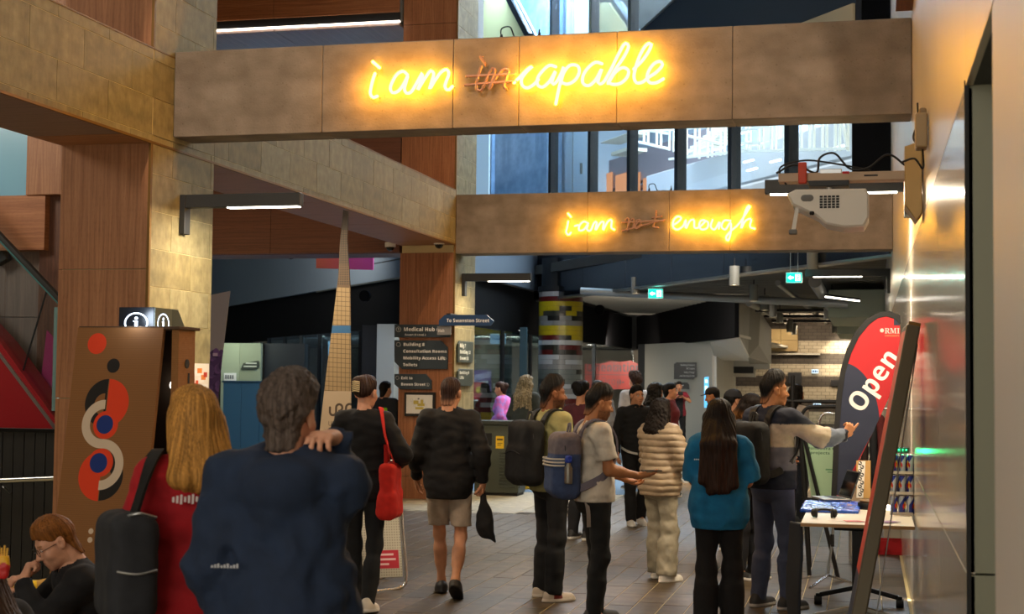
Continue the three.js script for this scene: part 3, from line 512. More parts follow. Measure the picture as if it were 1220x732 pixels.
part('magenta_strip', bx(-8.3, -8.18, 4.3, 6.7, -24.2, -24.18), mat(0xa83a70, 0.5), upRoom); part('gilt_frame', bx(-10.05, -9.1, 5.95, 6.45, -24.2, -24.16, 0.01), mat(0xb0a060, 0.5), upRoom); part('framed_print', bx(-9.97, -9.18, 6.02, 6.38, -24.16, -24.15), mat(0x9a8aa0, 0.6), upRoom); part('notice', bx(-8.75, -8.55, 6.0, 6.3, -24.2, -24.18), mat(0xd8d070, 0.6), upRoom);
// ---- the concrete beams that carry the neon writing
function concreteBeam(label, z, y0, y1, xl, xr, thick, joints) {
  const r = struct('concrete_beam', label); let a = xl;
  for (const j of [...joints, xr]) { part('concrete_panel', bx(a + 0.0015, j - 0.0015, y0, y1, z - thick, z, 0.008), MT.conc, r); a = j; }
  part('core', bx(xl + 0.01, xr - 0.01, y0 + 0.01, y1 - 0.01, z - thick + 0.01, z - 0.01), MT.conc, r); return r;
}
const B1 = -11.0, B2 = -19.55;
const jx1 = [384, 540, 618, 735, 873].map((p) => onZ(B1, p, 95).x), jx2 = [700, 797, 870].map((p) => onZ(B2, p, 265).x);
concreteBeam('near board-marked concrete beam carrying the larger neon line', B1, 3.66, 4.375, -5.598, 0.318, 0.34, jx1);
concreteBeam('far board-marked concrete beam carrying the smaller neon line', B2, 3.43, 4.26, -5.598, 0.318, 0.4, jx2);
// ---- right wall (x = 0.32): satin metal panels, a door recess, joints at 1.05 and 2.68
const wallR = struct('wall_right', 'satin metal-panelled wall');
const panelM = [0xeee2cc, 0xe8dcc6].map((c) => phys(new THREE.Color(c).multiplyScalar(0.78), 0.32, { metalness: 0.2, clearcoat: 0.25, clearcoatRoughness: 0.2 }));
panelM[3] = mat(0xd8d2cc, 0.5); panelM[2] = (phys(new THREE.Color(0xe4d8c4).multiplyScalar(0.75), 0.24, { metalness: 0.05, clearcoat: 0.4, clearcoatRoughness: 0.1 }));  // near panels made lighter and matt, standing in for cool light on them
part('core', bx(0.345, 0.75, 0, 12.2, -31, -5.12), MT.charcoal, wallR); part('core', bx(0.345, 0.75, 2.72, 12.2, -5.12, -3.95), MT.charcoal, wallR); part('core', bx(0.345, 0.75, 0, 12.2, -3.95, 4.5), MT.charcoal, wallR);
{
  const zs = [4.4, 2.6, 0.8, -1, -2.5, -4.0, -5.08, -7.1, -9.2, -11.35, -13.6, -15.9, -18.2, -20.5, -22.8, -25.1, -27.4, -29.7, -31], ys = [0, 1.05, 2.68, 4.4, 6.1, 7.8, 12.2];
  for (let i = 0; i < zs.length - 1; i++) for (let k = 0; k < ys.length - 1; k++) { if (i === 5 && k < 2) continue; part('wall_panel', bx(0.32, 0.345, ys[k] + 0.002, ys[k + 1] - 0.002, zs[i + 1] + 0.002, zs[i] - 0.002, 0.003), panelM[i < 5 ? 3 : k < 2 ? 2 : (i + k) % 2], wallR); }
}
const door1 = struct('door_1', 'grey-green door recess in the metal wall');
const jambM = mat(0x90917e, 0.5);
part('jamb', bx(0.322, 0.72, 0, 1.05, -5.12, -5.082, 0.003), jambM, door1); part('jamb', bx(0.322, 0.72, 1.056, 2.7, -5.12, -5.082, 0.003), jambM, door1);
part('jamb', bx(0.33, 0.72, 0, 2.7, -4.0, -3.96, 0.003), jambM, door1); part('head', bx(0.33, 0.72, 2.685, 2.72, -5.08, -4.0, 0.003), MT.charcoal, door1); part('door_leaf', bx(0.68, 0.73, 0, 2.68, -5.08, -4.0), jambM, door1);
part('edge_bead', bx(0.316, 0.33, 0, 2.7, -5.085, -5.07), MT.black, door1);
// wood pocket where the near beam meets the wall
part('beam_pocket', bx(0.2, 0.32, 4.4, 12.2, -10.9, -10.4, 0.003), MT.woodDark, struct('trim_1'));
// ---- roof, wall behind the camera, far walls
const ceil = struct('ceiling', 'flat roof of the atrium');
part('roof', bx(-24.4, 1.2, 12.3, 12.6, -51, 4.5), MT.lightGrey, ceil);
const panelGlow = glow(NEUTRAL, 1.2);
UNSEEN_ROOF_PANELS.forEach(([x, z, w, d]) => part('unseen_roof_panel', bx(x - w / 2, x + w / 2, 12.25, 9.0, z - d / 2, z + d / 2), panelGlow, ceil));  // unseen glowing panels for the overhead lights
const wallB = struct('wall_back'); part('plaster', bx(-24.4, 1.2, 0, 12.3, 4.25, 4.5), MT.offwhite, wallB); for (let i = 0; i < 5; i++) part('unseen_rear_panel', bx(-7.7 + i * 1.4 + 0.03, -6.3 + i * 1.4 - 0.03, 0.9, 5.9, 4.2, 4.24), glow(0xf4efe6, 0.9), wallB); part('hall_fill_panel', bx(-11.6, -10.8, 5.2, 6.4, -9.6, -8.4), glow(NEUTRAL, 2), wallB);  // unseen glowing panels for the rear source and the hall fill
const wallF = struct('wall_front'); part('plaster', bx(-24.4, 1.2, 0, 12.3, -51.3, -51), MT.midGrey, wallF);
const wallR2 = struct('wall_far_right'); part('plaster', bx(0.4, 0.8, 0, 12.3, -51, -31), MT.offwhite, wallR2);
// ---- upper glazed front on a slant behind the beams, over a dark spandrel
const FA = V(0.19, 0, -21.25), FB = V(-7.3, 0, -32.2), fdir = FA.clone().sub(FB).normalize(), fturn = Math.atan2(-fdir.z, fdir.x);
const facade = struct('window_1', 'slanting upper glazed wall with black mullions'); facade.position.copy(FA); facade.rotation.y = fturn; facade.updateMatrixWorld(true);
const fInv = facade.matrixWorld.clone().invert();
// a pixel met with the plane at depth w behind the glazing, in the glazing's own coordinates
const fPt = (px, py, w = 0) => { const o = O.clone().applyMatrix4(fInv), d = rayAt(px, py).transformDirection(fInv), t = (-w - o.z) / d.z; return o.addScaledVector(d, t); };
const YS = 3.62;
{
  const L = FA.distanceTo(FB);
  for (const [p, q] of [[636, 694], [694, 745], [745, 800], [800, 862], [862, 945], [945, 1060]]) part('spandrel_panel', bx(fPt(p, 330).x + 0.006, fPt(q, 330).x - 0.006, 3.5, 4.62, -0.12, 0, 0.004), MT.spandrel, facade);
  part('sill', bx(-L, 0.4, 4.6, 4.66, -0.16, 0.03, 0.005), MT.mullion, facade); part('bottom_angle', bx(-L, 0.4, 3.46, 3.5, -0.2, 0.02, 0.004), MT.brushed, facade);
  const mull = [657, 704, 751, 808, 872, 940]; const xs = mull.map((p) => fPt(p, 190).x);
  xs.forEach((x, i) => part('mullion', bx(x - 0.07, x + 0.07, 4.64, 12.2, -0.14, 0.05, 0.01), MT.mullion, facade));
  const xe = fPt(1016, 190).x; part('dark_panel', bx(xe, fPt(1058, 190).x + 0.5, 4.64, 12.2, -0.14, 0.02, 0.01), MT.blackMatt, facade);
  const edges = [...xs, xe]; for (let i = 0; i < edges.length - 1; i++) part('pane', bx(edges[i] + 0.07, edges[i + 1] - (i === 5 ? 0 : 0.07), 4.66, 12.18, -0.055, -0.045), MT.glass, facade);
  // blue-lit fair-faced concrete to the left of the glazing, in tall slabs
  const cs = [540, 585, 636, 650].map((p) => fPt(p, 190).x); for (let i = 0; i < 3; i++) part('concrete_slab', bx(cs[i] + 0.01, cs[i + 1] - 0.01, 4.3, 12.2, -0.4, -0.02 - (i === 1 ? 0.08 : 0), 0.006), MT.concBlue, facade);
  part('olive_block', bx(fPt(563, 220).x, fPt(580, 220).x, 4.3, fPt(570, 212).y, -0.02, 0.05, 0.004), mat(0x8a8a66, 0.8), facade);
  // dark steel stair soffit that crosses the top
  const pts = [[764, 37], [815, -12], [1020, -12], [1020, 60], [764, 60]].map(([a, b]) => { const p = fPt(a, b, -0.9); return [p.x, p.y]; });
  const g = plate(pts, 0.08, 0.005, false); g.translate(0, 0, 0.9); part('stair_soffit', metricUV(g), MT.navy, facade);
  const e0 = fPt(764, 36, -0.92), e1 = fPt(815, -11, -0.92); part('stair_edge', bar([e0.x, e0.y, 0.92], [e1.x, e1.y, 0.92], 0.03, 0.03), MT.steel, facade);
  const t0 = fPt(950, 30, -0.95), t1 = fPt(1018, 4, -0.95), t2 = fPt(1018, 30, -0.95); const g2 = plate([[t0.x, t0.y], [t2.x, t2.y], [t1.x, t1.y]], 0.04, 0, false); g2.translate(0, 0, 0.98); part('cream_panel', metricUV(g2), mat(0xb4ae98, 0.7), facade);
  // cream stair flank upper left
  const f = [[566, 50], [566, -10], [604, -10], [640, 50]].map(([a, b]) => { const p = fPt(a, b, -1.2); return [p.x, p.y]; }); const g3 = plate(f, 0.06, 0.005, false); g3.translate(0, 0, 1.2); part('stair_flank', metricUV(g3), mat(0xd0bf84, 0.7), facade);
  const s0 = fPt(603, -12, -1.25), s1 = fPt(632, 44, -1.25); part('stair_edge', bar([s0.x, s0.y, 1.25], [s1.x, s1.y, 1.25], 0.14, 0.16), MT.mullion, facade); const s2 = fPt(610, -12, -1.25), s3 = fPt(640, 46, -1.25); part('stair_edge', bar([s2.x, s2.y, 1.25], [s3.x, s3.y, 1.25], 0.05, 0.05), mat(0xbfd6e4, 0.3), facade);
  // room behind the glass
  const room = part('room_floor', bx(-24, 2.5, 4.3, 4.5, -7.5, -0.2), MT.midGrey, facade); part('room_ceiling', bx(-24, 2.5, 12.2, 12.3, -7.5, 0), MT.lightGrey, facade);
  part('room_back', bx(-24, 2.5, 4.5, 12.2, -7.6, -7.5), mat(0x9fb0bd, 0.8), facade); part('room_end', bx(-24.1, -24, 4.5, 12.2, -7.5, -0.3), mat(0x9fb0bd, 0.8), facade);
  const dx0 = fPt(662, 190, 0.5).x, dx1 = fPt(701, 190, 0.5).x; part('white_door', bx(dx0, dx1, 4.5, 12.2, -0.62, -0.5, 0.004), mat(0xd8e4ec, 0.5), facade); part('door_edge', bx(lerp(dx0, dx1, 0.53), lerp(dx0, dx1, 0.55), 4.5, 12.2, -0.5, -0.49), MT.lightGrey, facade);
  const hx = lerp(dx0, dx1, 0.82), hy = fPt(690, 201, 0.5).y; part('door_handle', bx(hx - 0.02, hx + 0.02, hy - 0.14, hy + 0.1, -0.5, -0.45, 0.008), MT.brushed, facade);
  for (const [a, b, c, d, w] of [[715, 748, 158, 171, 4], [728, 748, 175, 186, 5], [706, 748, 132, 148, 3]]) { const p = fPt(a, d, w), q = fPt(b, c, w); part('ceiling_box', bx(p.x, q.x, p.y, q.y, -w - 0.6, -w, 0.01), mat(0xc4c2b0, 0.7), facade); }
  const amber = glow(0xffa868, 0.75), W = 6.6;  // orange-lit shelf panels, their light put in as glow
  for (const [a, b] of [[716, 730], [734, 749], [757, 763], [767, 795], [809, 828], [832, 846]]) { const p = fPt(a, 232, W), q = fPt(b, 205, W); part('glowing_cabinet_panel', bx(p.x, q.x, p.y, q.y, -W, -W + 0.03), amber, facade); }
  { const p = fPt(712, 235, W), q = fPt(850, 200, W); part('cabinet_frame', bx(p.x, q.x, p.y, q.y, -W - 0.3, -W - 0.02), mat(0x8a5a48, 0.6), facade); const r0 = fPt(704, 198, W), r1 = fPt(850, 190, W); part('cabinet_frame', bx(r0.x, r1.x, r0.y, r1.y, -W - 0.3, -W - 0.05), mat(0x8a8288, 0.6), facade); }
  // white hanging stair with balusters, rails and landings
  const white = mat(0xe6e6da, 0.45), hang = [];
  for (let k = 0; k < 34; k++) { const px = 757 + k * 7.6 + (k % 2) * 2.5; const yb = px < 830 ? 168 + (px - 757) * 0.28 : px < 880 ? 190 - (px - 830) * 0.16 : 180; const p = fPt(px, yb, 2.6), q = fPt(px, 100, 2.6); part('baluster', bx(p.x - 0.022, p.x + 0.022, p.y, q.y + 1, -2.62, -2.58), white, facade); }
  for (const [a, b, c, d] of [[757, 168, 800, 178], [800, 190, 880, 181], [880, 181, 1012, 177], [757, 152, 800, 160], [813, 160, 862, 172], [875, 158, 920, 150], [875, 171, 910, 171], [757, 158, 865, 150], [1000, 110, 1012, 176]]) { const p = fPt(a, b, 2.6), q = fPt(c, d, 2.6); part('stair_rail', bar([p.x, p.y, -2.55], [q.x, q.y, -2.55], 0.05, 0.05), white, facade); }
  for (let k = 0; k < 9; k++) { const p = fPt(812 + k * 5, 184 - k * 4.2, 3.1), q = fPt(846 + k * 3, 184 - k * 4.2, 3.1); part('stair_tread', bx(p.x, q.x, p.y - 0.02, p.y + 0.02, -3.5, -3.1, 0.005), white, facade); }
  for (const [a, b, c, d, w] of [[770, 1014, 210, 186, 3.4], [860, 1014, 222, 202, 4.4]]) { const p = fPt(a, c, w), q = fPt(b, d, w); part('landing', bx(p.x, q.x, p.y, q.y, -w - 1, -w, 0.02), mat(0xa6a9ac, 0.7), facade); }
  for (const [a, b] of [[886, 145], [886, 158], [886, 171], [892, 192], [924, 192], [896, 202], [1000, 175]]) { const p = fPt(a, b, 3.0); part('tube_light', bx(p.x - 0.2, p.x + 0.2, p.y - 0.018, p.y + 0.018, -3.02, -2.98), glow(0xf4fbff, 4), facade); }
  const rl = (name, x, y, z, w, h, k) => { const l = new THREE.RectAreaLight(0xe2ecf6, k, w, h); l.name = name; l.position.set(x, y, z); l.lookAt(0, 0, 0); l.rotation.set(-Math.PI / 2, 0, 0); facade.add(l); const m = part('unseen_room_panel', bx(x - w / 2, x + w / 2, y + 0.02, y + 0.05, z - h / 2, z + h / 2), glow(0xd4e8ff, 2.5), facade); };  // unseen lamps with glowing panels, placed to light the room and door
  rl('unseen_room_light', -8, 12.1, -4.0, 15, 5.5, 26);
  { const l = new THREE.RectAreaLight(0xe8f0f6, 9, 16, 0.4); l.name = 'room_fill_light'; l.position.set(-9, 4.9, -0.5); l.rotation.set(0.35, 0, 0); facade.add(l); part('unseen_room_panel', bx(-17, -1, 4.66, 5.1, -0.48, -0.44), glow(0xe8f0f6, 0.6), facade); }  // added fill at the sill, with its own glowing panel
  rl('unseen_door_light', lerp(dx0, dx1, 0.6), 12.1, -0.28, 0.6, 0.2, 300);
}
// unseen lamp placed high up to light the blue concrete on the upper level
for (const [x, z] of [[-4.6, -25.6]]) rectLight('unseen_upper_light', 0xa8d4ff, 125, 3.0, 0.8, [-7.6, 11.8, -30.5], [-9.6, 6.0, -35.4]);
// ---- under the upper floor: dark slab with slats, services, downlights
const under = struct('ceiling_under_upper_floor', 'dark slatted service ceiling of the corridor');
const CPL = [[0.4, -21.3], [0.4, -50.5], [-24, -50.5], [-24, -48.4], [-7.8, -27.8], [-7.4, -32.1]];
part('slab', prism(CPL, 4.05, 4.25), mat(0x37332c, 0.85), under);
const slatM = mat(0x78746a, 0.75);
for (let k = 0; k < 44; k++) { const z = -21.9 - k * 0.5, xl = z > -32.2 ? lerp(0.19, -7.3, (-21.25 - z) / 10.95) + 0.25 : -7.0; part('slat', bx(xl, 0.3, 3.66, 3.8, z - 0.06, z, 0.004), slatM, under); }
for (const [a, b, r] of [[onZ(-28.8, 692, 347).toArray(), onZ(-28.8, 1010, 363).toArray(), 0.075], [[-2.6, 3.45, -33], [-2.2, 3.45, -46], 0.07], [[-1.6, 3.5, -27], [-1.2, 3.5, -46], 0.05], [[-0.9, 3.45, -26], [-0.8, 3.45, -44], 0.11]]) part('service_pipe', rod(a, b, r, r, 12), mat(0x8b8d8c, 0.5, { metalness: 0.4 }), under);
for (const z of [-35, -38, -41]) part('cable_tray', bx(-2.6, 0.25, 3.35, 3.42, z - 0.3, z, 0.01), MT.blackMetal, under);
part('duct', bx(-0.75, 0.35, 2.95, 3.5, -33.5, -29.0, 0.02), mat(0x8d9484, 0.7), under); part('duct', bx(-0.75, 0.35, 2.9, 3.3, -41.5, -37.5, 0.02), mat(0x8d9484, 0.7), under);
// ---- shop blocks under it: black bulkhead bands with glazed fronts
const P1 = [-17.6, -39.9], P2 = [-7.6, -27.2], P3 = [-7.35, -46], Q2 = [-2.9, -33.5], Q3 = [-2.25, -46.5];
const band = struct('black_bulkhead', 'black band over the shop fronts');
part('band', strip([-23.6, -47.52], P2, 2.7, 3.86, 0.1), MT.blackMatt, band); part('band', strip(P2, P3, 2.7, 3.7, 0.1), MT.blackMatt, band); part('band', strip([-7.1, -46], Q2, 2.7, 3.72, 0.1), MT.blackMatt, band);
part('soffit', prism([P1, P2, P3, [-17.6, -46]], 2.7, 2.78), MT.offwhite, band); part('soffit', prism([[-7.1, -46], Q2, Q3], 2.72, 2.78), MT.offwhite, band);
for (const [a, b, d] of [[718, 370, 33.4], [442, 354, 29.6]]) { const p = atDepth(a, b, d - 0.3); const g = new THREE.CylinderGeometry(0.11, 0.11, 0.1, 20); g.rotateX(Math.PI / 2); g.translate(p.x, p.y, p.z + 0.35); part('loudspeaker', g, MT.blackMatt, band); }
const blue2 = struct('grey_bulkhead', 'blue-grey plaster band with a conduit above the black one');
part('plaster', strip([-23.6, -47.22], [-7.5, -27.0], 3.86, 6.2, 0.1), mat(0x707c88, 0.8), blue2); part('plaster', strip([-7.5, -27.0], [-7.3, -33], 3.7, 4.9, 0.1), MT.blueGrey, blue2);
{ const pts = [[283, 328], [340, 331], [400, 334], [470, 338]].map(([a, b], i) => { const t = [0.64, 0.74, 0.86, 1.0][i]; return [lerp(P1[0], P2[0], t) + 0.12, 0, lerp(P1[1], P2[1], t) + 0.14]; });
  part('conduit', rod([-13.5, 3.85, -34.5], [-7.4, 3.85, -26.85], 0.028), MT.brushed, blue2); part('conduit', rod([-15, 4.3, -36.4], [-7.4, 4.22, -26.8], 0.022), MT.black, blue2); }
const shop = struct('window_2', 'glazed shop fronts under the black band');
{
  const fr = (a, b, t0, t1, inset = 0.7) => { const nx = b[1] - a[1], nzv = -(b[0] - a[0]), L = Math.hypot(nx, nzv), s = Math.sign(-8 - a[0] + 0.001); return [[lerp(a[0], b[0], t0) + nx / L * inset, lerp(a[1], b[1], t0) + nzv / L * inset], [lerp(a[0], b[0], t1) + nx / L * inset, lerp(a[1], b[1], t1) + nzv / L * inset]]; };
  const seg = (a, b, n, inset, t0 = 0, t1 = 1) => { for (let i = 0; i < n; i++) { const [p, q] = fr(a, b, lerp(t0, t1, i / n), lerp(t0, t1, (i + 1) / n), inset); part('pane', strip(p, q, 0.05, 2.7, 0.02), MT.glassDark, shop); part('mullion', bc(p[0], 1.35, p[1], 0.09, 2.7, 0.09, 0.005), MT.mullion, shop); } };
  seg(P1, P2, 7, -0.8, 0.3, 0.95); seg(P2, P3, 4, -0.12, 0, 0.52); { const [p, q] = fr(P2, P3, 0.52, 0.99, -0.12); part('pane', strip(p, q, 0.05, 2.7, 0.02), MT.glass, shop); const [p2] = fr(P2, P3, 0.66, 0.7, -0.1); part('mullion', bc(p2[0], 1.35, p2[1], 0.09, 2.7, 0.09, 0.005), MT.mullion, shop); } 
  part('floor_inside', prism([P1, P2, P3, [-17.6, -50]], 0.003, 0.01), mat(0x5b5f60, 0.8), shop);
  part('back_wall', bx(-19, -7.4, 0, 2.7, -48.2, -48), mat(0xb9b09e, 0.8), shop); part('back_wall', bx(-10.9, -10.8, 0, 2.7, -47, -38.5), mat(0xb9b09e, 0.8), shop);
}
// right block: pale wall with black corner post, folded grey bulkheads, corridor end in banded brick
const block = struct('wall_shop_block', 'pale grey wall beneath the black band');
{
  const W1 = atDepth(767, 450, 41.5), W2 = atDepth(851, 450, 37.2), W3 = atDepth(874, 450, 40);
  part('pale_wall', strip([W1.x, W1.z], [W2.x, W2.z], 0, 2.72, 0.12), mat(0xbcb8b0, 0.75), block); part('pale_wall', strip([W2.x, W2.z], [W3.x, W3.z], 0, 2.9, 0.12), mat(0xc6c6c2, 0.75), block);
  part('corner_post', bc(W1.x - 0.02, 1.36, W1.z + 0.12, 0.24, 2.72, 0.16, 0.005), MT.black, block);
  // folded facets above the corridor mouth: solid panels whose corners step back in depth
  const fold1 = (q, m) => { const P = q.map(([a, b, d]) => atDepth(a, b, d)), n = P.length, pos = [], idx = []; for (const p of P) pos.push(p.x, p.y, p.z); for (const p of P) pos.push(p.x, p.y + 0.02, p.z - 0.35); for (let i = 1; i < n - 1; i++) idx.push(0, i + 1, i, n, n + i, n + i + 1); for (let i = 0; i < n; i++) { const j = (i + 1) % n; idx.push(i, j, n + j, i, n + j, n + i); } let g = new THREE.BufferGeometry(); g.setAttribute('position', new THREE.Float32BufferAttribute(pos, 3)); g.setIndex(idx); g = g.toNonIndexed(); g.computeVertexNormals(); part('folded_facet', metricUV(g), m, block); };
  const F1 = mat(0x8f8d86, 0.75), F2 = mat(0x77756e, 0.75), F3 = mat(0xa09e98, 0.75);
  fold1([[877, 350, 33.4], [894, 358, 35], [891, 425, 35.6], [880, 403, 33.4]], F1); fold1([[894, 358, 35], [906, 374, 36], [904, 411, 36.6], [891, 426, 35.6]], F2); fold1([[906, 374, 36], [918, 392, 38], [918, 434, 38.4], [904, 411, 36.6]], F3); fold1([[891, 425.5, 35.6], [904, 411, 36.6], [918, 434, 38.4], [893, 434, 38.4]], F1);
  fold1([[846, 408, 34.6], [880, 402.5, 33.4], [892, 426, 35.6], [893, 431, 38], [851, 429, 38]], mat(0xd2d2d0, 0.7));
  const h0 = onZ(-40, 853, 429), h1 = onZ(-40, 917, 438); part('header', bx(h0.x, h1.x, h1.y - 0.05, h0.y + 0.1, -40.4, -40, 0.01), MT.lightGrey, block); const k0 = onZ(-40, 858, 447), k1 = onZ(-40, 880, 437); part('vent_grille', bx(k0.x + 0.3, k1.x + 0.4, k0.y + 0.05, k1.y, -40, -39.97, 0.01), MT.black, block);
  part('header', bx(h0.x, h1.x - 0.4, k0.y - 0.05, k1.y + 0.1, -40.5, -40.1, 0.01), MT.offwhite, block); part('dark_reveal', bx(h0.x - 0.1, h0.x + 0.22, 0, h0.y, -40.6, -40.5), MT.black, block);
}
const wallEnd = struct('wall_corridor_end', 'banded grey and cream brick wall at the end of the corridor');
{
  const Z = -45, brick = (c, c2) => mat(0xffffff, 0.8, { map: scaled(dataTex(128, 128, (u, v) => { const r = Math.floor(v * 8), x = (u * 4 + (r % 2) * 0.5) % 1, y = (v * 8) % 1, j = x < 0.05 || y < 0.12, n = 14 * nz(Math.floor(u * 4 + (r % 2) * 0.5) * 7.3, r * 3.1, 1) + 6 * nz(u * 90, v * 90, 2); return (j ? c2 : c).map((q) => clamp(q + n)); }), 1.0, 0.8) });
  const light = brick([176, 164, 142], [120, 112, 98]), dark = brick([74, 66, 58], [52, 47, 42]);
  [[0, 0.45, 0], [0.45, 0.81, 1], [0.81, 1.17, 0], [1.17, 1.55, 1], [1.55, 1.88, 0], [1.88, 2.24, 1], [2.24, 2.57, 0], [2.57, 2.95, 1], [2.95, 3.9, 0]].forEach(([a, b, k]) => part('brick_band', bx(-4.6, 0.5, a, b, Z - 0.2, Z + (k ? 0 : -0.015)), k ? light : dark, wallEnd));
  for (let i = 0; i < 2; i++) for (let k = 0; k < 2; k++) part('timber_panel', bx(-3.05 + i * 0.5 + 0.005, -3.05 + (i + 1) * 0.5 - 0.005, 2.62 + k * 0.34 + 0.005, 2.62 + (k + 1) * 0.34 - 0.005, Z, Z + 0.3, 0.004, true), mat(0x9a8358, 0.7), wallEnd);
  part('ledge', bx(-3.05, -1.4, 2.52, 2.56, Z, Z + 0.25), MT.offwhite, wallEnd);
}
// ================================================================== LAMPS, SIGNS, FURNITURE
// ---- neon handwriting: strokes traced on the beam face
const neonMat = new THREE.MeshStandardMaterial({ color: 0x221503, emissive: new THREE.Color().setRGB(1, 0.45, 0.021), emissiveIntensity: 30, roughness: 0.4 });
const deadTube = phys(0xb98f78, 0.25, { transmission: 0.25, thickness: 0 });
function neonSign(label, z, map, lit, unlit, r, power) {
  const root = thing('neon_sign', label, 'neon sign'); root.position.copy(onZ(z, ...map(0, 0))); root.updateMatrixWorld(); const o = root.position;
  const pt = (q) => onZ(z + 0.06, ...map(q[0], q[1])).sub(o);
  const make = (stroke, m, nm) => { const P = stroke.map(pt); if (P.length === 2) P.splice(1, 0, P[0].clone().lerp(P[1], 0.5)); const L = P.reduce((s, p, i) => i ? s + p.distanceTo(P[i - 1]) : 0, 0); const g = join([tube(P, r, Math.max(8, Math.ceil(L / 0.018)), 10), new THREE.SphereGeometry(r, 10, 6).translate(...P[0].toArray()), new THREE.SphereGeometry(r, 10, 6).translate(...P[P.length - 1].toArray())]); part(nm, g, m, root); for (const q of [P[0], P[P.length - 1]]) part('standoff', rod([q.x, q.y, q.z], [q.x, q.y, q.z - 0.058], 0.004, 0.004, 6), MT.steel, root); return P; };
  for (const s of lit) { const P = make(s, neonMat, 'glowing_tube'); const c = P.reduce((a, p) => a.add(p), V()).multiplyScalar(1 / P.length); if (P.length > 3) { const l = pointLight('neon_light', NEON, power, [c.x + o.x, c.y + o.y, z + 0.14], 3); } }
  for (const s of unlit) make(s, deadTube, 'unlit_tube');
  return root;
}
neonSign('larger glowing yellow handwritten neon "i am incapable" with its "in" unlit and struck out', B1, (x, y) => [x, y],
  [[[148, 206], [196, 248]], [[163, 292], [150, 330], [133, 400], [130, 440], [150, 465], [180, 455]],
    [[400, 300], [370, 275], [330, 290], [290, 350], [275, 400], [290, 430], [330, 420], [370, 370], [405, 300], [390, 350], [378, 410], [395, 435], [425, 425], [460, 370], [510, 285], [500, 340], [470, 415], [530, 320], [570, 270], [590, 290], [575, 350], [560, 405], [600, 340], [650, 275], [685, 262], [700, 290], [680, 350], [672, 390], [695, 412], [725, 385]]].map((s) => s.map(([x, y]) => [420 + x / 6.1, 40 + y / 6.1]))
    .concat([[[70, 380], [110, 340], [160, 290], [192, 270], [150, 310], [118, 360], [125, 400], [155, 415], [195, 395], [230, 360]],
      [[345, 275], [305, 265], [260, 300], [225, 350], [225, 395], [255, 410], [300, 375], [345, 300], [325, 355], [318, 390], [340, 385], [375, 330], [400, 270], [390, 320], [365, 420], [345, 520]],
      [[375, 390], [400, 310], [440, 265], [490, 270], [500, 310], [470, 365], [420, 390], [385, 380]],
      [[650, 255], [610, 245], [560, 280], [525, 335], [525, 385], [560, 400], [605, 365], [650, 285], [630, 345], [625, 385], [650, 385], [700, 310], [760, 190], [805, 120], [825, 135], [800, 200], [740, 290], [695, 370]],
      [[690, 385], [740, 310], [790, 280], [825, 300], [815, 345], [770, 385], [715, 390], [690, 375]],
      [[860, 290], [920, 230], [970, 150], [975, 122], [950, 125], [905, 190], [870, 290], [862, 350], [880, 382], [920, 375], [950, 350], [1010, 310], [1050, 260], [1035, 240], [1000, 250], [960, 300], [948, 350], [965, 380], [1010, 380], [1055, 355]]].map((s) => s.map(([x, y]) => [600 + x / 5.545, 30 + y / 5.545]))),
  [[[930, 170], [965, 225]], [[935, 240], [915, 310], [900, 380], [905, 405], [930, 415], [950, 390], [985, 310], [1020, 250], [1035, 265], [1010, 350], [990, 410], [1050, 310], [1100, 260], [1135, 265], [1120, 320], [1100, 385], [1115, 400]], [[830, 310], [1180, 295]], [[820, 375], [1190, 345]]].map((s) => s.map(([x, y]) => [420 + x / 6.1, 40 + y / 6.1])), 0.0125, 0.62);
neonSign('smaller glowing yellow handwritten neon "i am not enough" with its "not" unlit and struck out', B2, (x, y) => [x, y],
  [[[102, 116], [118, 134]], [[103, 160], [98, 190], [92, 220], [105, 235], [118, 222]], [[140, 185], [158, 180]],
    [[215, 170], [190, 160], [165, 185], [165, 210], [190, 205], [215, 172], [208, 205], [225, 212], [250, 165], [262, 160], [255, 210], [285, 165], [300, 160], [297, 210], [325, 160], [345, 150], [345, 195], [360, 205]],
    [[690, 180], [720, 160], [735, 140], [715, 132], [692, 155], [690, 190], [710, 205], [745, 185], [760, 150], [760, 200], [785, 155], [805, 150], [810, 195], [828, 195], [870, 155], [845, 155], [835, 185], [850, 205], [880, 195], [885, 165], [872, 156]],
    [[910, 150], [900, 190], [920, 205], [950, 160], [945, 200]], [[1010, 155], [975, 155], [960, 190], [980, 205], [1010, 165], [1010, 230], [995, 268], [985, 250], [1010, 215], [1050, 180], [1100, 110], [1120, 72], [1108, 75], [1085, 130], [1070, 200], [1095, 155], [1125, 145], [1120, 190], [1145, 200]]].map((s) => s.map(([x, y]) => [655 + x / 4.692, 230 + y / 4.692])),
  [[[425, 150], [440, 140], [435, 210]], [[435, 200], [455, 150], [470, 145], [468, 195], [500, 150], [480, 160], [475, 190], [490, 200], [510, 170], [500, 150]], [[595, 100], [590, 150], [580, 190], [605, 195]], [[575, 140], [625, 130]], [[405, 165], [635, 155]], [[405, 212], [640, 150]]].map((s) => s.map(([x, y]) => [655 + x / 4.692, 230 + y / 4.692])), 0.0135, 0.7);
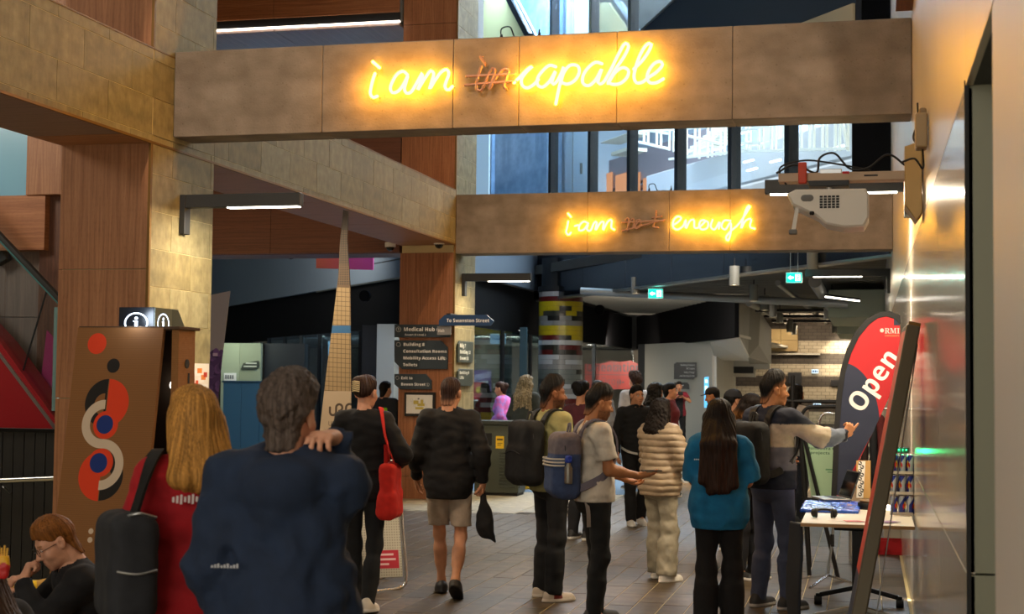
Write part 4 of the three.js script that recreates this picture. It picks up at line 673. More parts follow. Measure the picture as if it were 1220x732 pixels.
// transformer leads hooked over the beams
for (const [px, py, z, lab] of [[612, 40, B1, 'black looped cable with two plugs lying on top of the near beam'], [782, 218, B2, 'small black looped cable with plugs on top of the far beam']]) {
  const k = z === B1 ? 1 : 0.55 * 1.77, t = thing('cable_loop', lab, 'cable', onZ(z - 0.15, px, py).toArray()); const y0 = (z === B1 ? 4.385 : 4.27) - t.position.y;
  part('cable', tube([[-0.1 * k, y0, 0], [-0.1 * k, y0 + 0.09, 0], [-0.03 * k, y0 + 0.1, 0.01], [0.02 * k, y0 + 0.01, 0.02], [0.1 * k, y0 + 0.008, 0], [0.2 * k, y0 + 0.01, 0.02], [0.21 * k, y0 + 0.07, 0]], 0.006, 40, 6), MT.black, t);
  for (const x of [-0.1, 0.21]) part('plug', rod([x * k, y0, 0], [x * k, y0 + 0.045, 0], 0.017, 0.009), MT.black, t);
}
// ---- linear wall lamps: plate, arm, led underneath
const ledMat = glow(0xfff4dc, 9);
function wallLamp(label, x, z, y, dirX, len, drop, ledFrom, ledTo, power) {
  const t = thing('wall_lamp', label, 'lamp', [x, y, z]); const s = dirX;
  part('wall_plate', bx(s * 0.0, s * 0.05, -drop, 0.06, -0.055, 0.055, 0.006), MT.charcoal, t); part('arm', bx(s * 0.02, s * len, -0.05, 0.06, -0.045, 0.045, 0.006), MT.charcoal, t);
  part('led_diffuser', bx(s * ledFrom, s * ledTo, -0.058, -0.049, -0.035, 0.035, 0.002), ledMat, t);
  rectLight('wall_lamp_light', 0xffeccc, power, Math.abs(ledTo - ledFrom), 0.07, [x + s * (ledFrom + ledTo) / 2, y - 0.065, z], [x + s * (ledFrom + ledTo) / 2, 0, z + 0.0001]); return t;
}
wallLamp('dark linear wall lamp lighting the nearer stone column', SX, -11.2, 3.14, 1, 1.07, 0.27, 0.42, 1.05, 260);
wallLamp('dark linear wall lamp lighting the column with the hanging signs', SX, -19.95, 3.12, 1, 1.0, 0.26, 0.38, 0.97, 190);
wallLamp('dark linear wall lamp partly hidden behind the projector arm', 0.32, -11.5, 3.2, -1, 1.1, 0.25, 0.1, 1.06, 260);
wallLamp('dark linear wall lamp beside the green exit sign in the corridor mouth', 0.32, -22.0, 3.3, -1, 1.22, 0.3, 0.4, 1.1, 130);
// ---- corridor downlights
const can = (px, py, z, i) => { const p = onZ(z, px, py), t = thing('ceiling_downlight', ['grey drum downlight nearest the dark spandrel edge', 'grey drum downlight beside the smaller exit sign', 'grey drum downlight above the end of the black bulkhead', 'grey drum downlight over the folded bulkhead', 'grey drum downlight midway along the corridor', 'grey drum downlight deep in the corridor beside the cable tray', 'grey drum downlight close to the wide pendant lamp', 'grey drum downlight below the lit duct', 'grey drum downlight just before the timber panels', 'grey drum downlight low above the banded brick wall', 'grey drum downlight at the far corner of the brick wall', 'grey drum downlight hanging over the exit lamp'][i], 'downlight', p.toArray());
  const r = 0.085; part('housing', lathe([[0.001, 0.32], [r, 0.32], [r, 0], [r - 0.012, 0], [r - 0.014, 0.03], [0.001, 0.035]], 20), mat(0x7c7a72, 0.5), t); part('bracket', rod([0, 0.3, 0], [0, 3.75 - p.y, 0], 0.012), MT.black, t); part('lamp_disc', new THREE.CylinderGeometry(r - 0.016, r - 0.016, 0.008, 18).translate(0, 0.012, 0), glow(0xffe2b8, 10), t);
  spotLight('downlight_light', 0xffdcae, 70, [p.x, p.y - 0.02, p.z], [p.x, 0, p.z - 0.001], 0.62, 0.7, 4); };
[[875, 340, -24.5], [757, 350, -28], [898, 359, -28.5], [911, 370, -31], [921, 378, -34], [929, 385, -37], [993, 374, -31.5], [986, 381, -34.5], [941, 396, -40.5], [946, 399, -42.5], [995, 397, -41], [968, 326, -22.6]].forEach(([a, b, z], i) => can(a, b, z, i));
{ const p = onZ(-30, 991, 363), t = thing('pendant_lamp', 'wide dark shallow pendant lamp in the corridor', 'lamp', p.toArray()); part('shade', lathe([[0.02, 0.12], [0.12, 0.1], [0.3, 0.02], [0.3, 0], [0.28, 0.005], [0.1, 0.07], [0.001, 0.08]], 24), MT.black, t); part('lamp_disc', new THREE.CylinderGeometry(0.22, 0.22, 0.01, 20).translate(0, 0.02, 0), glow(0xffe2b8, 4), t); part('rod', rod([0, 0.1, 0], [0, 3.7 - p.y, 0], 0.01), MT.black, t); }
rectLight('unseen_wall_wash_light', 0xffe8c8, 40, 2.2, 0.3, [-1.4, 3.4, -42.6], [-1.6, 1.6, -45]);  // unseen lamp placed to brighten the brick end wall
spotLight('unseen_wall_wash_light', 0xffeed0, 26, [-0.5, 3.3, -43.8], [-0.7, 2.5, -45], 0.5, 0.6, 3); spotLight('unseen_wall_wash_light', 0xffeed0, 30, [-2.6, 3.0, -43.9], [-2.75, 2.0, -45], 0.5, 0.6, 3);  // unseen spots placed for the bright patches on the brick
spotLight('unseen_plate_spot', 0xffefd2, 260, [0.235, 2.93, -11.5], [0.3, 0, -11.5], 0.16, 0.6, 1);  // unseen spot under the lamp plate, placed for the streak down the wall
rectLight('unseen_shop_light', 0xfff0dc, 42, 2.0, 0.8, [-8.7, 2.5, -33.4], [-10.0, 1.3, -38]);  // unseen lamp, aimed to light the wall inside the shop
for (const z of [-36, -39]) rectLight('unseen_corridor_light', 0xfff0d8, 45, 1.2, 0.08, [-0.9, 3.3, z + 1], [-0.9, 0, z + 1.001]);  // unseen lamps, placed to brighten the corridor
{ const a = onZ(-28, 983, 353), b = onZ(-28, 1024, 357), t = thing('tube_lamp', 'slim white tube lamp slung under the corridor slats', 'lamp', a.toArray()); part('housing', rod([0, 0.02, 0], [b.x - a.x, b.y - a.y + 0.02, -0.3], 0.022), MT.charcoal, t); part('led_tube', rod([0, -0.012, 0], [b.x - a.x, b.y - a.y - 0.012, -0.3], 0.014), glow(0xfff6e6, 7), t); }
// unseen lamps placed to light the shop interiors, pale wall and foyer
rectLight('unseen_shop_light', 0xe8f0ff, 7, 4, 2, [-11.5, 2.66, -34.5], [-11.5, 0, -34.501]); rectLight('unseen_shop_light', 0xffe6c6, 4, 2.4, 3, [-9.1, 2.66, -40], [-9.1, 0, -40.001]); rectLight('unseen_pale_wall_light', 0xfff4e4, 9, 2.4, 1.2, [-4.6, 3.2, -32.6], [-5.0, 0.0, -36.2]); rectLight('unseen_foyer_light', 0xfff0dc, 5, 2.5, 2.5, [-4.4, 3.4, -24.0], [-4.4, 0, -24.001]);
rectLight('unseen_banner_light', 0xfff0e0, 20, 0.8, 0.8, [-7.0, 2.6, -41.6], [-7.6, 1.7, -43.6]);  // unseen lamp placed to light the red banner
for (const [px, py, z] of [[383, 401, -33.5], [623, 394, -33.4], [703, 411, -40]]) { const p = onY(2.69, px, py), t = thing('soffit_downlight', 'small round recessed downlight in the white soffit ' + (px < 400 ? 'over the dark glazed front' : px < 650 ? 'beside the brick-patterned pillar' : 'above the orientation banner'), 'downlight', [p.x, 2.695, p.z]); part('trim_ring', new THREE.CylinderGeometry(0.1, 0.1, 0.012, 20), MT.white, t); part('lamp_disc', new THREE.CylinderGeometry(0.075, 0.075, 0.006, 18).translate(0, -0.007, 0), glow(0xfff4e4, 8), t); }
// ---- exit signs
const exitTex = canvasTex(256, 160, (g, w, h) => { g.fillStyle = '#0fa595'; g.fillRect(0, 0, w, h); g.fillStyle = '#fff'; g.beginPath(); g.moveTo(22, 80); g.lineTo(72, 40); g.lineTo(72, 64); g.lineTo(120, 64); g.lineTo(120, 96); g.lineTo(72, 96); g.lineTo(72, 120); g.fill(); g.fillRect(150, 22, 84, 116); g.fillStyle = '#0fa595'; g.beginPath(); g.arc(206, 48, 12, 0, 7); g.fill(); g.lineWidth = 13; g.lineCap = 'round'; g.strokeStyle = '#0fa595'; g.beginPath(); g.moveTo(200, 66); g.lineTo(188, 96); g.lineTo(206, 108); g.lineTo(200, 132); g.moveTo(188, 96); g.lineTo(170, 120); g.moveTo(200, 70); g.lineTo(172, 76); g.moveTo(202, 72); g.lineTo(222, 88); g.stroke(); });
function exitSign(label, px, py, z, w) {
  const p = onZ(z, px, py), t = thing('exit_sign', label, 'exit sign', p.toArray()), h = w * 0.62;
  part('casing', bx(-w / 2 - 0.01, w / 2 + 0.01, -h / 2 - 0.01, h / 2 + 0.01, -0.06, 0, 0.004), MT.white, t);
  const g = new THREE.BoxGeometry(w, h, 0.006); g.translate(0, 0, 0.002); part('lit_face', g, new THREE.MeshStandardMaterial({ color: 0x000000, emissive: 0xffffff, emissiveMap: exitTex, emissiveIntensity: 2.0 }), t);
  part('hanger', rod([-w * 0.25, h / 2, -0.03], [-w * 0.25, 3.72 - p.y, -0.03], 0.006), MT.steel, t); part('hanger', rod([w * 0.25, h / 2, -0.03], [w * 0.25, 3.72 - p.y, -0.03], 0.006), MT.steel, t);
  pointLight('exit_sign_light', 0x30e8d8, 0.25, [p.x, p.y, p.z + 0.12], 3);
}
exitSign('larger green running-man exit sign with arrow beside a wall lamp', 946, 331, -21.95, 0.22); exitSign('smaller green running-man exit sign over the black bulkhead', 781, 350, -27.4, 0.27);
// ---- wall projector on its arm
{
  const t = thing('projector_mount', 'pale projector arm bracketed off the metal wall with a wedge-shaped cover box', 'bracket', [0.32, 2.95, -9.0]);
  const rel = (px, py) => { const p = onZ(-9.0, px, py); return [p.x - 0.32, p.y - 2.95, 0]; };
  const wedge = [[-0.012, 0.16], [-0.1, 0.13], [-0.1, -0.21], [-0.04, -0.3], [-0.012, -0.26]]; const g = plate(wedge, 0.24, 0.006, false); g.translate(0, 0, 0.12); part('cover_box', metricUV(g), mat(0xb58f52, 0.4, { metalness: 0.2 }), t);
  const a = rel(1108, 214), b = rel(928, 221); part('arm', bx(b[0], -0.08, -0.055, 0.0, -0.06, 0.06, 0.006), mat(0xb39a80, 0.45), t); part('arm_slot', bx(-0.34, -0.26, -0.03, -0.02, 0.055, 0.062, 0.002), MT.black, t);
  part('carriage', bx(b[0] + 0.18, b[0] + 0.42, -0.085, -0.05, -0.07, 0.07, 0.005), MT.charcoal, t); part('drop_rod', rod([b[0] + 0.3, -0.08, 0], [b[0] + 0.3, -0.16, 0], 0.018), MT.steel, t); part('orange_clip', bx(b[0] + 0.12, b[0] + 0.17, -0.07, 0.06, 0.05, 0.1, 0.008).rotateZ(0.0), mat(0xc03818, 0.5), t);
  part('cable', tube([[-0.1, 0.03, 0.05], [-0.2, 0.1, 0.05], [-0.32, 0.02, 0.06], [-0.42, 0.02, 0.04], [-0.52, 0.12, 0.03], [-0.6, 0.09, 0.05], [-0.62, 0.0, 0.05], [-0.75, 0.05, 0.06], [-0.86, 0.0, 0.06]], 0.007, 60, 6), MT.black, t); part('cable', tube([[-0.3, 0.01, 0.02], [-0.5, 0.05, 0.05], [-0.7, 0.08, 0.02], [-0.84, 0.03, 0.05], [-0.8, -0.07, 0.04]], 0.006, 50, 6), MT.black, t);
  part('wall_cable', tube([[-0.02, 0.15, 0], [-0.05, 0.22, -0.1], [-0.02, 0.34, -0.2], [-0.02, 0.46, -0.25]], 0.006, 30, 6), MT.black, t);
  const q = thing('projector', 'white wedge-bodied short-throw projector hanging under its arm', 'projector', onZ(-9.0, 942, 234).toArray());
  const lp = (px, py) => { const p = onZ(-9.0, px, py); return [p.x - q.position.x, p.y - q.position.y]; };
  const out = [[942, 236], [950, 232], [1030, 231], [1033, 236], [1033, 262], [1028, 271], [1006, 272], [985, 268], [975, 259], [947, 246]].map(([x, y]) => lp(x, y)); const g2 = plate(out, 0.3, 0.012, false); g2.translate(0, 0, 0.15); part('body', metricUV(g2), mat(0xd9d4cc, 0.4), q);
  const v0 = lp(977, 237), v1 = lp(1001, 252); for (let i = 0; i < 5; i++) for (let k = 0; k < 5; k++) part('vent_slot', bx(lerp(v0[0], v1[0], i / 5) + 0.003, lerp(v0[0], v1[0], (i + 1) / 5) - 0.003, lerp(v0[1], v1[1], (k + 1) / 5) + 0.002, lerp(v0[1], v1[1], k / 5) - 0.002, 0.158, 0.166), MT.black, q);
  const s = lp(963, 240); part('speaker_mesh', new THREE.CapsuleGeometry(0.02, 0.035, 4, 10).rotateZ(Math.PI / 2).scale(1, 1, 0.2).translate(s[0], s[1], 0.163), MT.midGrey, q);
  const c0 = lp(952, 246), c1 = lp(946, 279); part('mirror_arm', bar([c0[0], c0[1], 0.12], [c1[0], c1[1], 0.12], 0.022, 0.03, [0, 0, 1]), mat(0xcac6be, 0.3), q); part('mirror_foot', bc(c1[0], c1[1], 0.12, 0.05, 0.03, 0.05, 0.008), MT.midGrey, q);
  const c2 = lp(970, 258); part('lens', rod([c2[0] - 0.015, c2[1] + 0.002, 0.16], [c2[0], c2[1], 0.17], 0.012), MT.black, q);
  part('orange_label', bx(lp(1004, 0)[0], lp(1012, 0)[0], lp(0, 234)[1], lp(0, 231.5)[1], 0.162, 0.165), MT.red, q); part('ceiling_plate', bx(lp(977, 0)[0], lp(1003, 0)[0], lp(0, 231)[1], lp(0, 226)[1], -0.06, 0.06, 0.004), MT.steel, q);
  const p = onX(0.32, 1106, 158); const d = thing('wall_sensor', 'small beige sensor unit with a drooping cable high on the metal wall', 'sensor', p.toArray()); part('body', bx(-0.07, -0.005, -0.09, 0.1, -0.07, 0.07, 0.012), mat(0xa98b62, 0.5), d); part('cap', bx(-0.05, -0.01, 0.09, 0.13, -0.05, 0.05, 0.012), mat(0x8d7350, 0.5), d); part('cable', tube([[-0.03, -0.09, 0], [-0.03, -0.2, 0.05], [-0.08, -0.17, 0.2], [-0.14, -0.2, 0.3]], 0.006, 24, 6), MT.black, d);
}
// ---- security cameras under the frame
for (const [px, py, z, lab] of [[523, 293, -19.3, 'white dome camera at the corner of the wood-faced column'], [465, 296, -19.3, 'white dome camera under the dark timber bulkhead']]) { const p = onZ(z, px, py), t = thing('dome_camera', lab, 'camera', p.toArray()); part('base', new THREE.CylinderGeometry(0.075, 0.075, 0.06, 20).translate(0, 0.05, 0), MT.white, t); part('dome', new THREE.SphereGeometry(0.06, 18, 10, 0, 7, Math.PI / 2, Math.PI / 2).translate(0, 0.02, 0), phys(0x101010, 0.08), t); part('ring', new THREE.TorusGeometry(0.062, 0.008, 6, 20).rotateX(Math.PI / 2).translate(0, 0.02, 0), MT.lightGrey, t); }
{ const p = onZ(-25.5, 347, 304), t = thing('track_spotlight', 'small black adjustable spotlight under the bulkhead', 'spotlight', p.toArray()); part('stem', rod([0, 0.1, 0], [0, 0.45, 0], 0.015), MT.black, t); part('head', rod([-0.02, -0.02, -0.02], [0.06, 0.08, 0.12], 0.075, 0.06, 16), MT.black, t); part('yoke', new THREE.TorusGeometry(0.085, 0.01, 6, 20).translate(0.02, 0.05, 0.05), MT.black, t); }
// ---- signs: flat boards with lettering
const font = (g, px, w = '') => { g.font = `${w} ${px}px sans-serif`; };
function board(name, label, category, poly, depth, draw, tw, th, m, o = {}) {   // poly in metres
  const t = thing(name, label, category, o.pos, o.turn || 0), g = plate(poly, depth, o.bevel ?? 0.002), tx = draw && canvasTex(tw, th, draw);
  part('panel', g, draw ? mat(0xffffff, m?.roughness ?? 0.45, { map: tx, ...(o.glow ? { emissive: 0xffffff, emissiveMap: tx, emissiveIntensity: o.glow } : {}) }) : m, t); return t;
}
const pane = (pts, z) => { const P = pts.map(([a, b]) => onZ(z, a, b)), o = P[0].clone(); return [P.map((p) => [p.x - o.x, p.y - o.y]), o.toArray()]; };
const SB = '#2c3b46';
const icon = (g, x, y, r, s) => { g.strokeStyle = '#e8ecec'; g.lineWidth = 3; g.beginPath(); g.arc(x, y, r, 0, 7); g.stroke(); font(g, r * 1.3, 'bold'); g.fillStyle = '#e8ecec'; g.textAlign = 'center'; g.fillText(s, x, y + r * 0.45); g.textAlign = 'left'; };
{
  let [q, o] = pane([[470, 387], [536, 387], [536, 402], [470, 402]], -19.5); board('wayfinding_sign', 'narrow dark sign reading "Medical Hub" on the wood-faced column', 'sign', q, 0.03, (g, w, h) => { g.fillStyle = SB; g.fillRect(0, 0, w, h); icon(g, 40, 46, 22, '1'); g.fillStyle = '#ffffff'; font(g, 48, 'bold'); g.fillText('Medical Hub @ RMIT', 86, 62); font(g, 26); g.fillText('↗ Bowen St Level 2', 80, 104); }, 512, 120, null, { pos: o });
  [q, o] = pane([[470, 406], [525, 406], [533, 414], [533, 440], [479, 440], [470, 431]], -19.5); board('wayfinding_sign', 'largest dark wayfinding sign listing "Building 8" on the wood-faced column', 'sign', q, 0.03, (g, w, h) => { g.fillStyle = SB; g.fillRect(0, 0, w, h); icon(g, 40, 44, 20, '↑'); g.fillStyle = '#ffffff'; font(g, 43, 'bold'); ['Building 8', 'Consultation Rooms', 'Mobility Access Lift', 'Toilets'].forEach((s, i) => g.fillText(s, 86, 58 + i * 70)); icon(g, 452, 188, 13, 'i'); icon(g, 484, 188, 13, 'a'); font(g, 36); g.fillText('⚥ ♿ ♂ ♀', 240, 268); }, 512, 300, null, { pos: o });
  [q, o] = pane([[470, 446], [507, 446], [514, 454], [514, 464], [477, 464], [470, 458]], -19.5); board('wayfinding_sign', 'smallest dark sign reading "Exit to Bowen Street" on the wood-faced column', 'sign', q, 0.03, (g, w, h) => { g.fillStyle = SB; g.fillRect(0, 0, w, h); icon(g, 42, 56, 22, '←'); g.fillStyle = '#ffffff'; font(g, 52, 'bold'); g.fillText('Exit to', 92, 74); g.fillText('Bowen Street', 92, 158); icon(g, 460, 142, 20, 'i'); }, 512, 210, null, { pos: o });
  [q, o] = pane([[523, 382], [530, 375.5], [580, 375.5], [588, 383], [584, 388], [523, 388]], -19.2); const bs = board('blade_sign', 'navy arrow-shaped blade sign reading "To Swanston Street"', 'sign', q, 0.035, (g, w, h) => { g.fillStyle = '#1c4474'; g.fillRect(0, 0, w, h); g.fillStyle = '#ffffff'; font(g, 54, 'bold'); g.fillText('To Swanston Street', 90, 82); }, 640, 120, null, { pos: o });
  part('bracket', bx(0.1, 0.16, -0.05, 0.1, -0.36, -0.02), MT.charcoal, bs);
  [q, o] = pane([[521, 389], [537, 389], [537, 399], [521, 399]], -19.25); board('small_sign', 'small translucent grey sign tab under the navy blade sign', 'sign', q, 0.015, (g, w, h) => { g.fillStyle = '#8e9092'; g.fillRect(0, 0, w, h); g.fillStyle = '#f4f4f4'; font(g, 60, 'bold'); g.fillText('Hub', 20, 88); g.fillText('↑', 190, 88); }, 256, 128, null, { pos: o });
  // signs on the lit stone side of the same column
  for (const [a, b, c, lab, txt] of [[407, 432, 0, 'upper dark sign on the lit stone side of the far column', ['Bldg 7', 'Building 10', 'Bowen St']], [440, 460, 1, 'lower dark sign on the lit stone side of the far column', ['Building 8', 'Lifts']]]) {
    const y0 = onX(SX, 552, b).y, y1 = onX(SX, 552, a).y; const t = thing('wayfinding_sign', lab, 'sign', [SX + 0.012, (y0 + y1) / 2, -20.05], Math.PI / 2); const h = (y1 - y0) / 2, w = 0.4;
    part('panel', plate([[-w, h * 0.7], [-w * 0.8, h], [w, h], [w, -h * 0.7], [w * 0.8, -h], [-w, -h]], 0.02, 0.002).translate(0, 0, 0.02), mat(0xffffff, 0.45, { map: canvasTex(400, 220, (g, W, H) => { g.fillStyle = '#39423c'; g.fillRect(0, 0, W, H); g.fillStyle = '#eef0e4'; font(g, 52, 'bold'); txt.forEach((s, i) => g.fillText(s, 40, 66 + i * 64)); }) }), t);
  }
  // framed map
  [q, o] = pane([[482, 468], [518, 468], [518, 496], [482, 496]], -19.48); const mp = thing('framed_map', 'small framed floor map on the wood-faced column', 'map', o); const w = q[1][0], h = q[2][1];
  part('frame', plate(q, 0.04, 0.003, true), MT.black, mp); part('print', bx(0.03, w - 0.03, h + 0.03, -0.03, 0.002, 0.006), mat(0xd8d8d0, 0.5), mp); part('printed_map', plate([[0.03, -0.03], [w - 0.03, -0.03], [w - 0.03, h + 0.03], [0.03, h + 0.03]], 0.002, 0).translate(0, 0, 0.009), mat(0xffffff, 0.5, { map: canvasTex(256, 200, (g, W, H) => { g.fillStyle = '#dadad4'; g.fillRect(0, 0, W, H); g.fillStyle = '#b9a94a'; [[70, 60, 50, 40], [110, 90, 70, 30], [90, 130, 80, 24], [140, 50, 26, 40]].forEach((r) => g.fillRect(...r)); g.fillStyle = '#556'; g.fillRect(112, 34, 16, 16); g.strokeStyle = '#667'; for (let i = 0; i < 9; i++) g.strokeRect(40 + i * 18, 44 + (i % 3) * 30, 20, 24); }) }), mp);
}
// coloured hanging panel on the grey bulkhead
{ const a = onZ(-25.5, 377, 303), b = onZ(-25.5, 444, 321.5), t = thing('hanging_sign', 'long orange to pink blank panel hung on the grey bulkhead', 'sign', a.toArray()); const w = b.x - a.x, h = b.y - a.y; part('panel', plate([[0, 0], [w, 0], [w, h], [0, h * 0.86]], 0.05, 0.003), mat(0xffffff, 0.6, { map: canvasTex(128, 16, (g, W, H) => { const k = g.createLinearGradient(0, 0, W, 0); k.addColorStop(0, '#e0603c'); k.addColorStop(0.45, '#d8504c'); k.addColorStop(0.6, '#c8407a'); k.addColorStop(1, '#c03c84'); g.fillStyle = k; g.fillRect(0, 0, W, H); }) }), t); part('hanger', rod([w * 0.2, 0, -0.02], [w * 0.2, 0.5, -0.02], 0.01), MT.black, t); part('hanger', rod([w * 0.8, 0, -0.02], [w * 0.8, 0.5, -0.02], 0.01), MT.black, t); }
// ---- pillar wrapped in coloured toy-brick courses
{
  const c = onZ(-31.6, 667.5, 456), t = thing('brick_pillar', 'round pillar clad in yellow, grey and maroon toy-brick courses', 'pillar', [c.x, 0, c.z]);
  const R = 0.49, rows = 34, h = 0.1065, cols = { y: 0xd8c020, k: 0x22241f, g: 0x9a9a98, w: 0xc8ccd0, m: 0x6a1c1c, o: 0x4a4a40, s: 0x7c8480 };
  const mats = Object.fromEntries(Object.entries(cols).map(([k, v]) => [k, phys(new THREE.Color(v).multiplyScalar(0.72), 0.32, { clearcoat: 0.3 })])), arc = (a, n) => { const s = new THREE.Shape(), g = 0.006; s.absarc(0, 0, R, g, a - g, false); s.absarc(0, 0, R - 0.06, a - g, g, true); const e = new THREE.ExtrudeGeometry(s, { depth: h - 0.004, bevelEnabled: false, curveSegments: 4 }); e.rotateX(-Math.PI / 2); return e; };
  const A = Math.PI * 2 / 11, geo = arc(A); part('core', new THREE.CylinderGeometry(R - 0.02, R - 0.02, rows * h, 24).translate(0, rows * h / 2, 0), MT.black, t);
  const pat = ['w', 'm', 'y', 'yk', 'yo', 'gk', 'g', 'y', 'y', 'ymk', 'w', 'mk', 'mk', 'gw', 'wg', 'g', 'ks', 'ws', 'os', 'wk', 'gk', 'w', 'm', 'wm', 'm', 'yk', 'yk', 'ok', 'w', 'g', 'yk', 'y', 'g', 'm', 'w', 'g'];
  for (let r = 0; r < rows; r++) { const p = pat[r]; let k = 0; for (let i = 0; i < 11; i++) { const a = i * A + (r % 2) * A / 2; const dirz = -Math.sin(a + A / 2); if (dirz < -0.55) continue; if (rnd() < 0.45) k++; const m = part('brick', geo, mats[p[k % p.length]], t); m.position.y = (rows - 1 - r) * h; m.rotation.y = a; } }
  part('top_collar', new THREE.CylinderGeometry(R + 0.02, R + 0.02, 0.12, 28).translate(0, rows * h + 0.06, 0), MT.black, t); part('shaft', new THREE.CylinderGeometry(R - 0.06, R - 0.06, 0.7, 24).translate(0, rows * h + 0.4, 0), MT.black, t);
}
// ---- things in the shops
{
  const zO = -43.6; let [q, o] = pane([[697, 434], [735, 432], [752, 430], [765, 436], [765, 464], [697, 464]], zO); board('banner', 'red banner reading "Orientation Drop-" behind the glass', 'banner', q, 0.04, (g, w, h) => { g.fillStyle = '#aa382f'; g.fillRect(0, 0, w, h); g.fillStyle = '#55474c'; font(g, 92, 'bold'); g.fillText('Orientation', 12, 84); g.fillRect(0, 106, w, 4); font(g, 84, 'bold'); g.fillText('Drop-', 150, 186); }, 540, 220, null, { pos: o });
  [q, o] = pane([[560, 441], [585, 441], [585, 470], [560, 470]], -37.5); board('poster', 'purple and white poster on the pale shop wall', 'poster', q, 0.03, (g, w, h) => { g.fillStyle = '#8d6aa6'; g.fillRect(0, 0, w, h); g.fillStyle = '#c9b4d6'; g.beginPath(); g.moveTo(0, 60); g.lineTo(200, 10); g.lineTo(200, 60); g.lineTo(0, 120); g.fill(); g.fillStyle = '#5a3f74'; g.beginPath(); g.moveTo(60, 200); g.lineTo(160, 90); g.lineTo(200, 110); g.lineTo(120, 200); g.fill(); }, 200, 220, null, { pos: o });
  [q, o] = pane([[562, 456], [581, 454], [581, 478], [562, 478]], -36.9); board('poster', 'red and white poster below the purple one', 'poster', q, 0.03, (g, w, h) => { g.fillStyle = '#e8e4de'; g.fillRect(0, 0, w, h); g.fillStyle = '#c8202c'; g.fillRect(12, 16, 150, 170); g.fillStyle = '#f0c040'; g.beginPath(); g.arc(80, 90, 34, 0, 7); g.fill(); }, 180, 200, null, { pos: o });
  [q, o] = pane([[584, 398], [602, 398], [602, 410], [584, 410]], -31.5); const ex = board('ceiling_screen', 'small pale blue lit screen hung from the shop ceiling', 'screen', q, 0.05, (g, w, h) => { g.fillStyle = '#d4ecff'; g.fillRect(0, 0, w, h); g.fillStyle = '#a4c8e4'; g.fillRect(30, 40, 80, 14); }, 140, 90, null, { pos: o, glow: 0.9 }); part('hanger', rod([0.16, 0, -0.02], [0.16, 0.25, -0.02], 0.008), MT.black, ex);
  [q, o] = pane([[391, 407], [400, 407], [400, 424], [391, 424]], -33.0); board('ceiling_screen', 'tall pale blue lit screen edge behind the feather banner', 'screen', q, 0.05, (g, w, h) => { g.fillStyle = '#bfe4ff'; g.fillRect(0, 0, w, h); }, 32, 64, null, { pos: o, glow: 1.2 });
  // reception: pale green wall with sign, sockets, teal desk
  const w0 = onZ(-31.5, 264, 409), w1 = onZ(-31.5, 305, 480), r = struct('partition_wall', 'pale green partition beyond the portal'); part('panel', bx(w0.x, w0.x + 0.46, 0, w0.y, -31.6, -31.5, 0.003), mat(0x9aa388, 0.7), r); part('panel', bx(w0.x + 0.465, w1.x + 0.1, 0, w0.y, -31.6, -31.5, 0.003), mat(0x8f987e, 0.7), r); part('dark_return', bx(w1.x + 0.1, w1.x + 1.1, 0, w0.y, -31.9, -31.7, 0.003), MT.charcoal, r);
  rectLight('unseen_partition_light', 0xe8f4dc, 14, 0.8, 0.2, [(w0.x + w1.x) / 2, 2.66, -30.7], [(w0.x + w1.x) / 2, 1.2, -31.5]);  // unseen lamp placed to light the green partition
  [q, o] = pane([[288, 437], [290, 433], [308, 430], [309, 436], [304, 440], [287, 440]], -31.47); board('small_sign', 'small dark wayfinding sign on the pale green partition', 'sign', q, 0.02, (g, w, h) => { g.fillStyle = '#3b4038'; g.fillRect(0, 0, w, h); g.fillStyle = '#c8ccba'; g.fillRect(70, 26, 150, 16); g.fillRect(40, 66, 180, 16); }, 260, 110, null, { pos: o });
  [q, o] = pane([[267, 445], [281, 445], [281, 454], [267, 454]], -31.47); const so = thing('switch_plate', 'white four-gang switch plate on the pale green partition', 'switch', o); part('plate', plate(q, 0.015, 0.003), MT.white, so); for (let i = 0; i < 4; i++) part('rocker', bx(0.03 + i * 0.058, 0.07 + i * 0.058, -0.13, -0.04, 0.002, 0.012, 0.003), MT.midGrey, so);
  const d0 = onZ(-26, 266, 456), d1 = onZ(-26, 330, 530), dk = thing('reception_desk', 'teal blue panelled reception desk beyond the portal', 'desk', [d0.x, 0, -26]); const dw = d1.x - d0.x; for (let i = 0; i < 3; i++) part('front_panel', bx(i * dw / 3 + 0.004, (i + 1) * dw / 3 - 0.004, 0.05, d0.y, -0.04, 0, 0.004), mat(0x3f6a7c, 0.5), dk); part('top', bx(-0.02, dw + 0.02, d0.y, d0.y + 0.035, -0.8, 0.02, 0.006), mat(0x2c4c5c, 0.4), dk); part('side_panel', bx(0, 0.04, 0, d0.y, -0.75, -0.05), mat(0x3f6a7c, 0.5), dk); part('plinth', bx(0.05, dw - 0.05, 0, 0.05, -0.7, -0.05), MT.black, dk);
  // white post and dark frame beside the wood-faced column
  const p0 = onZ(-26.6, 449, 400), p1 = onZ(-26.6, 470, 400), ps = struct('pale_post', 'pale square post beside the glazed front'); part('post', bx(p0.x, p1.x, 0, 2.72, -27, -26.6, 0.004), mat(0xa6a69e, 0.7), ps); const p2 = onZ(-26.7, 431, 420); part('frame', bx(p2.x, p0.x - 0.005, 0, 2.7, -26.9, -26.7, 0.004), MT.black, ps);
  const t1 = onZ(-29, 619, 420), t2 = onZ(-29, 627, 420), tp = struct('teal_post', 'slim teal post in front of the shop interior'); part('post', bx(t1.x, t2.x, 0, 2.75, -29.1, -29, 0.004), mat(0x1f4250, 0.5), tp);
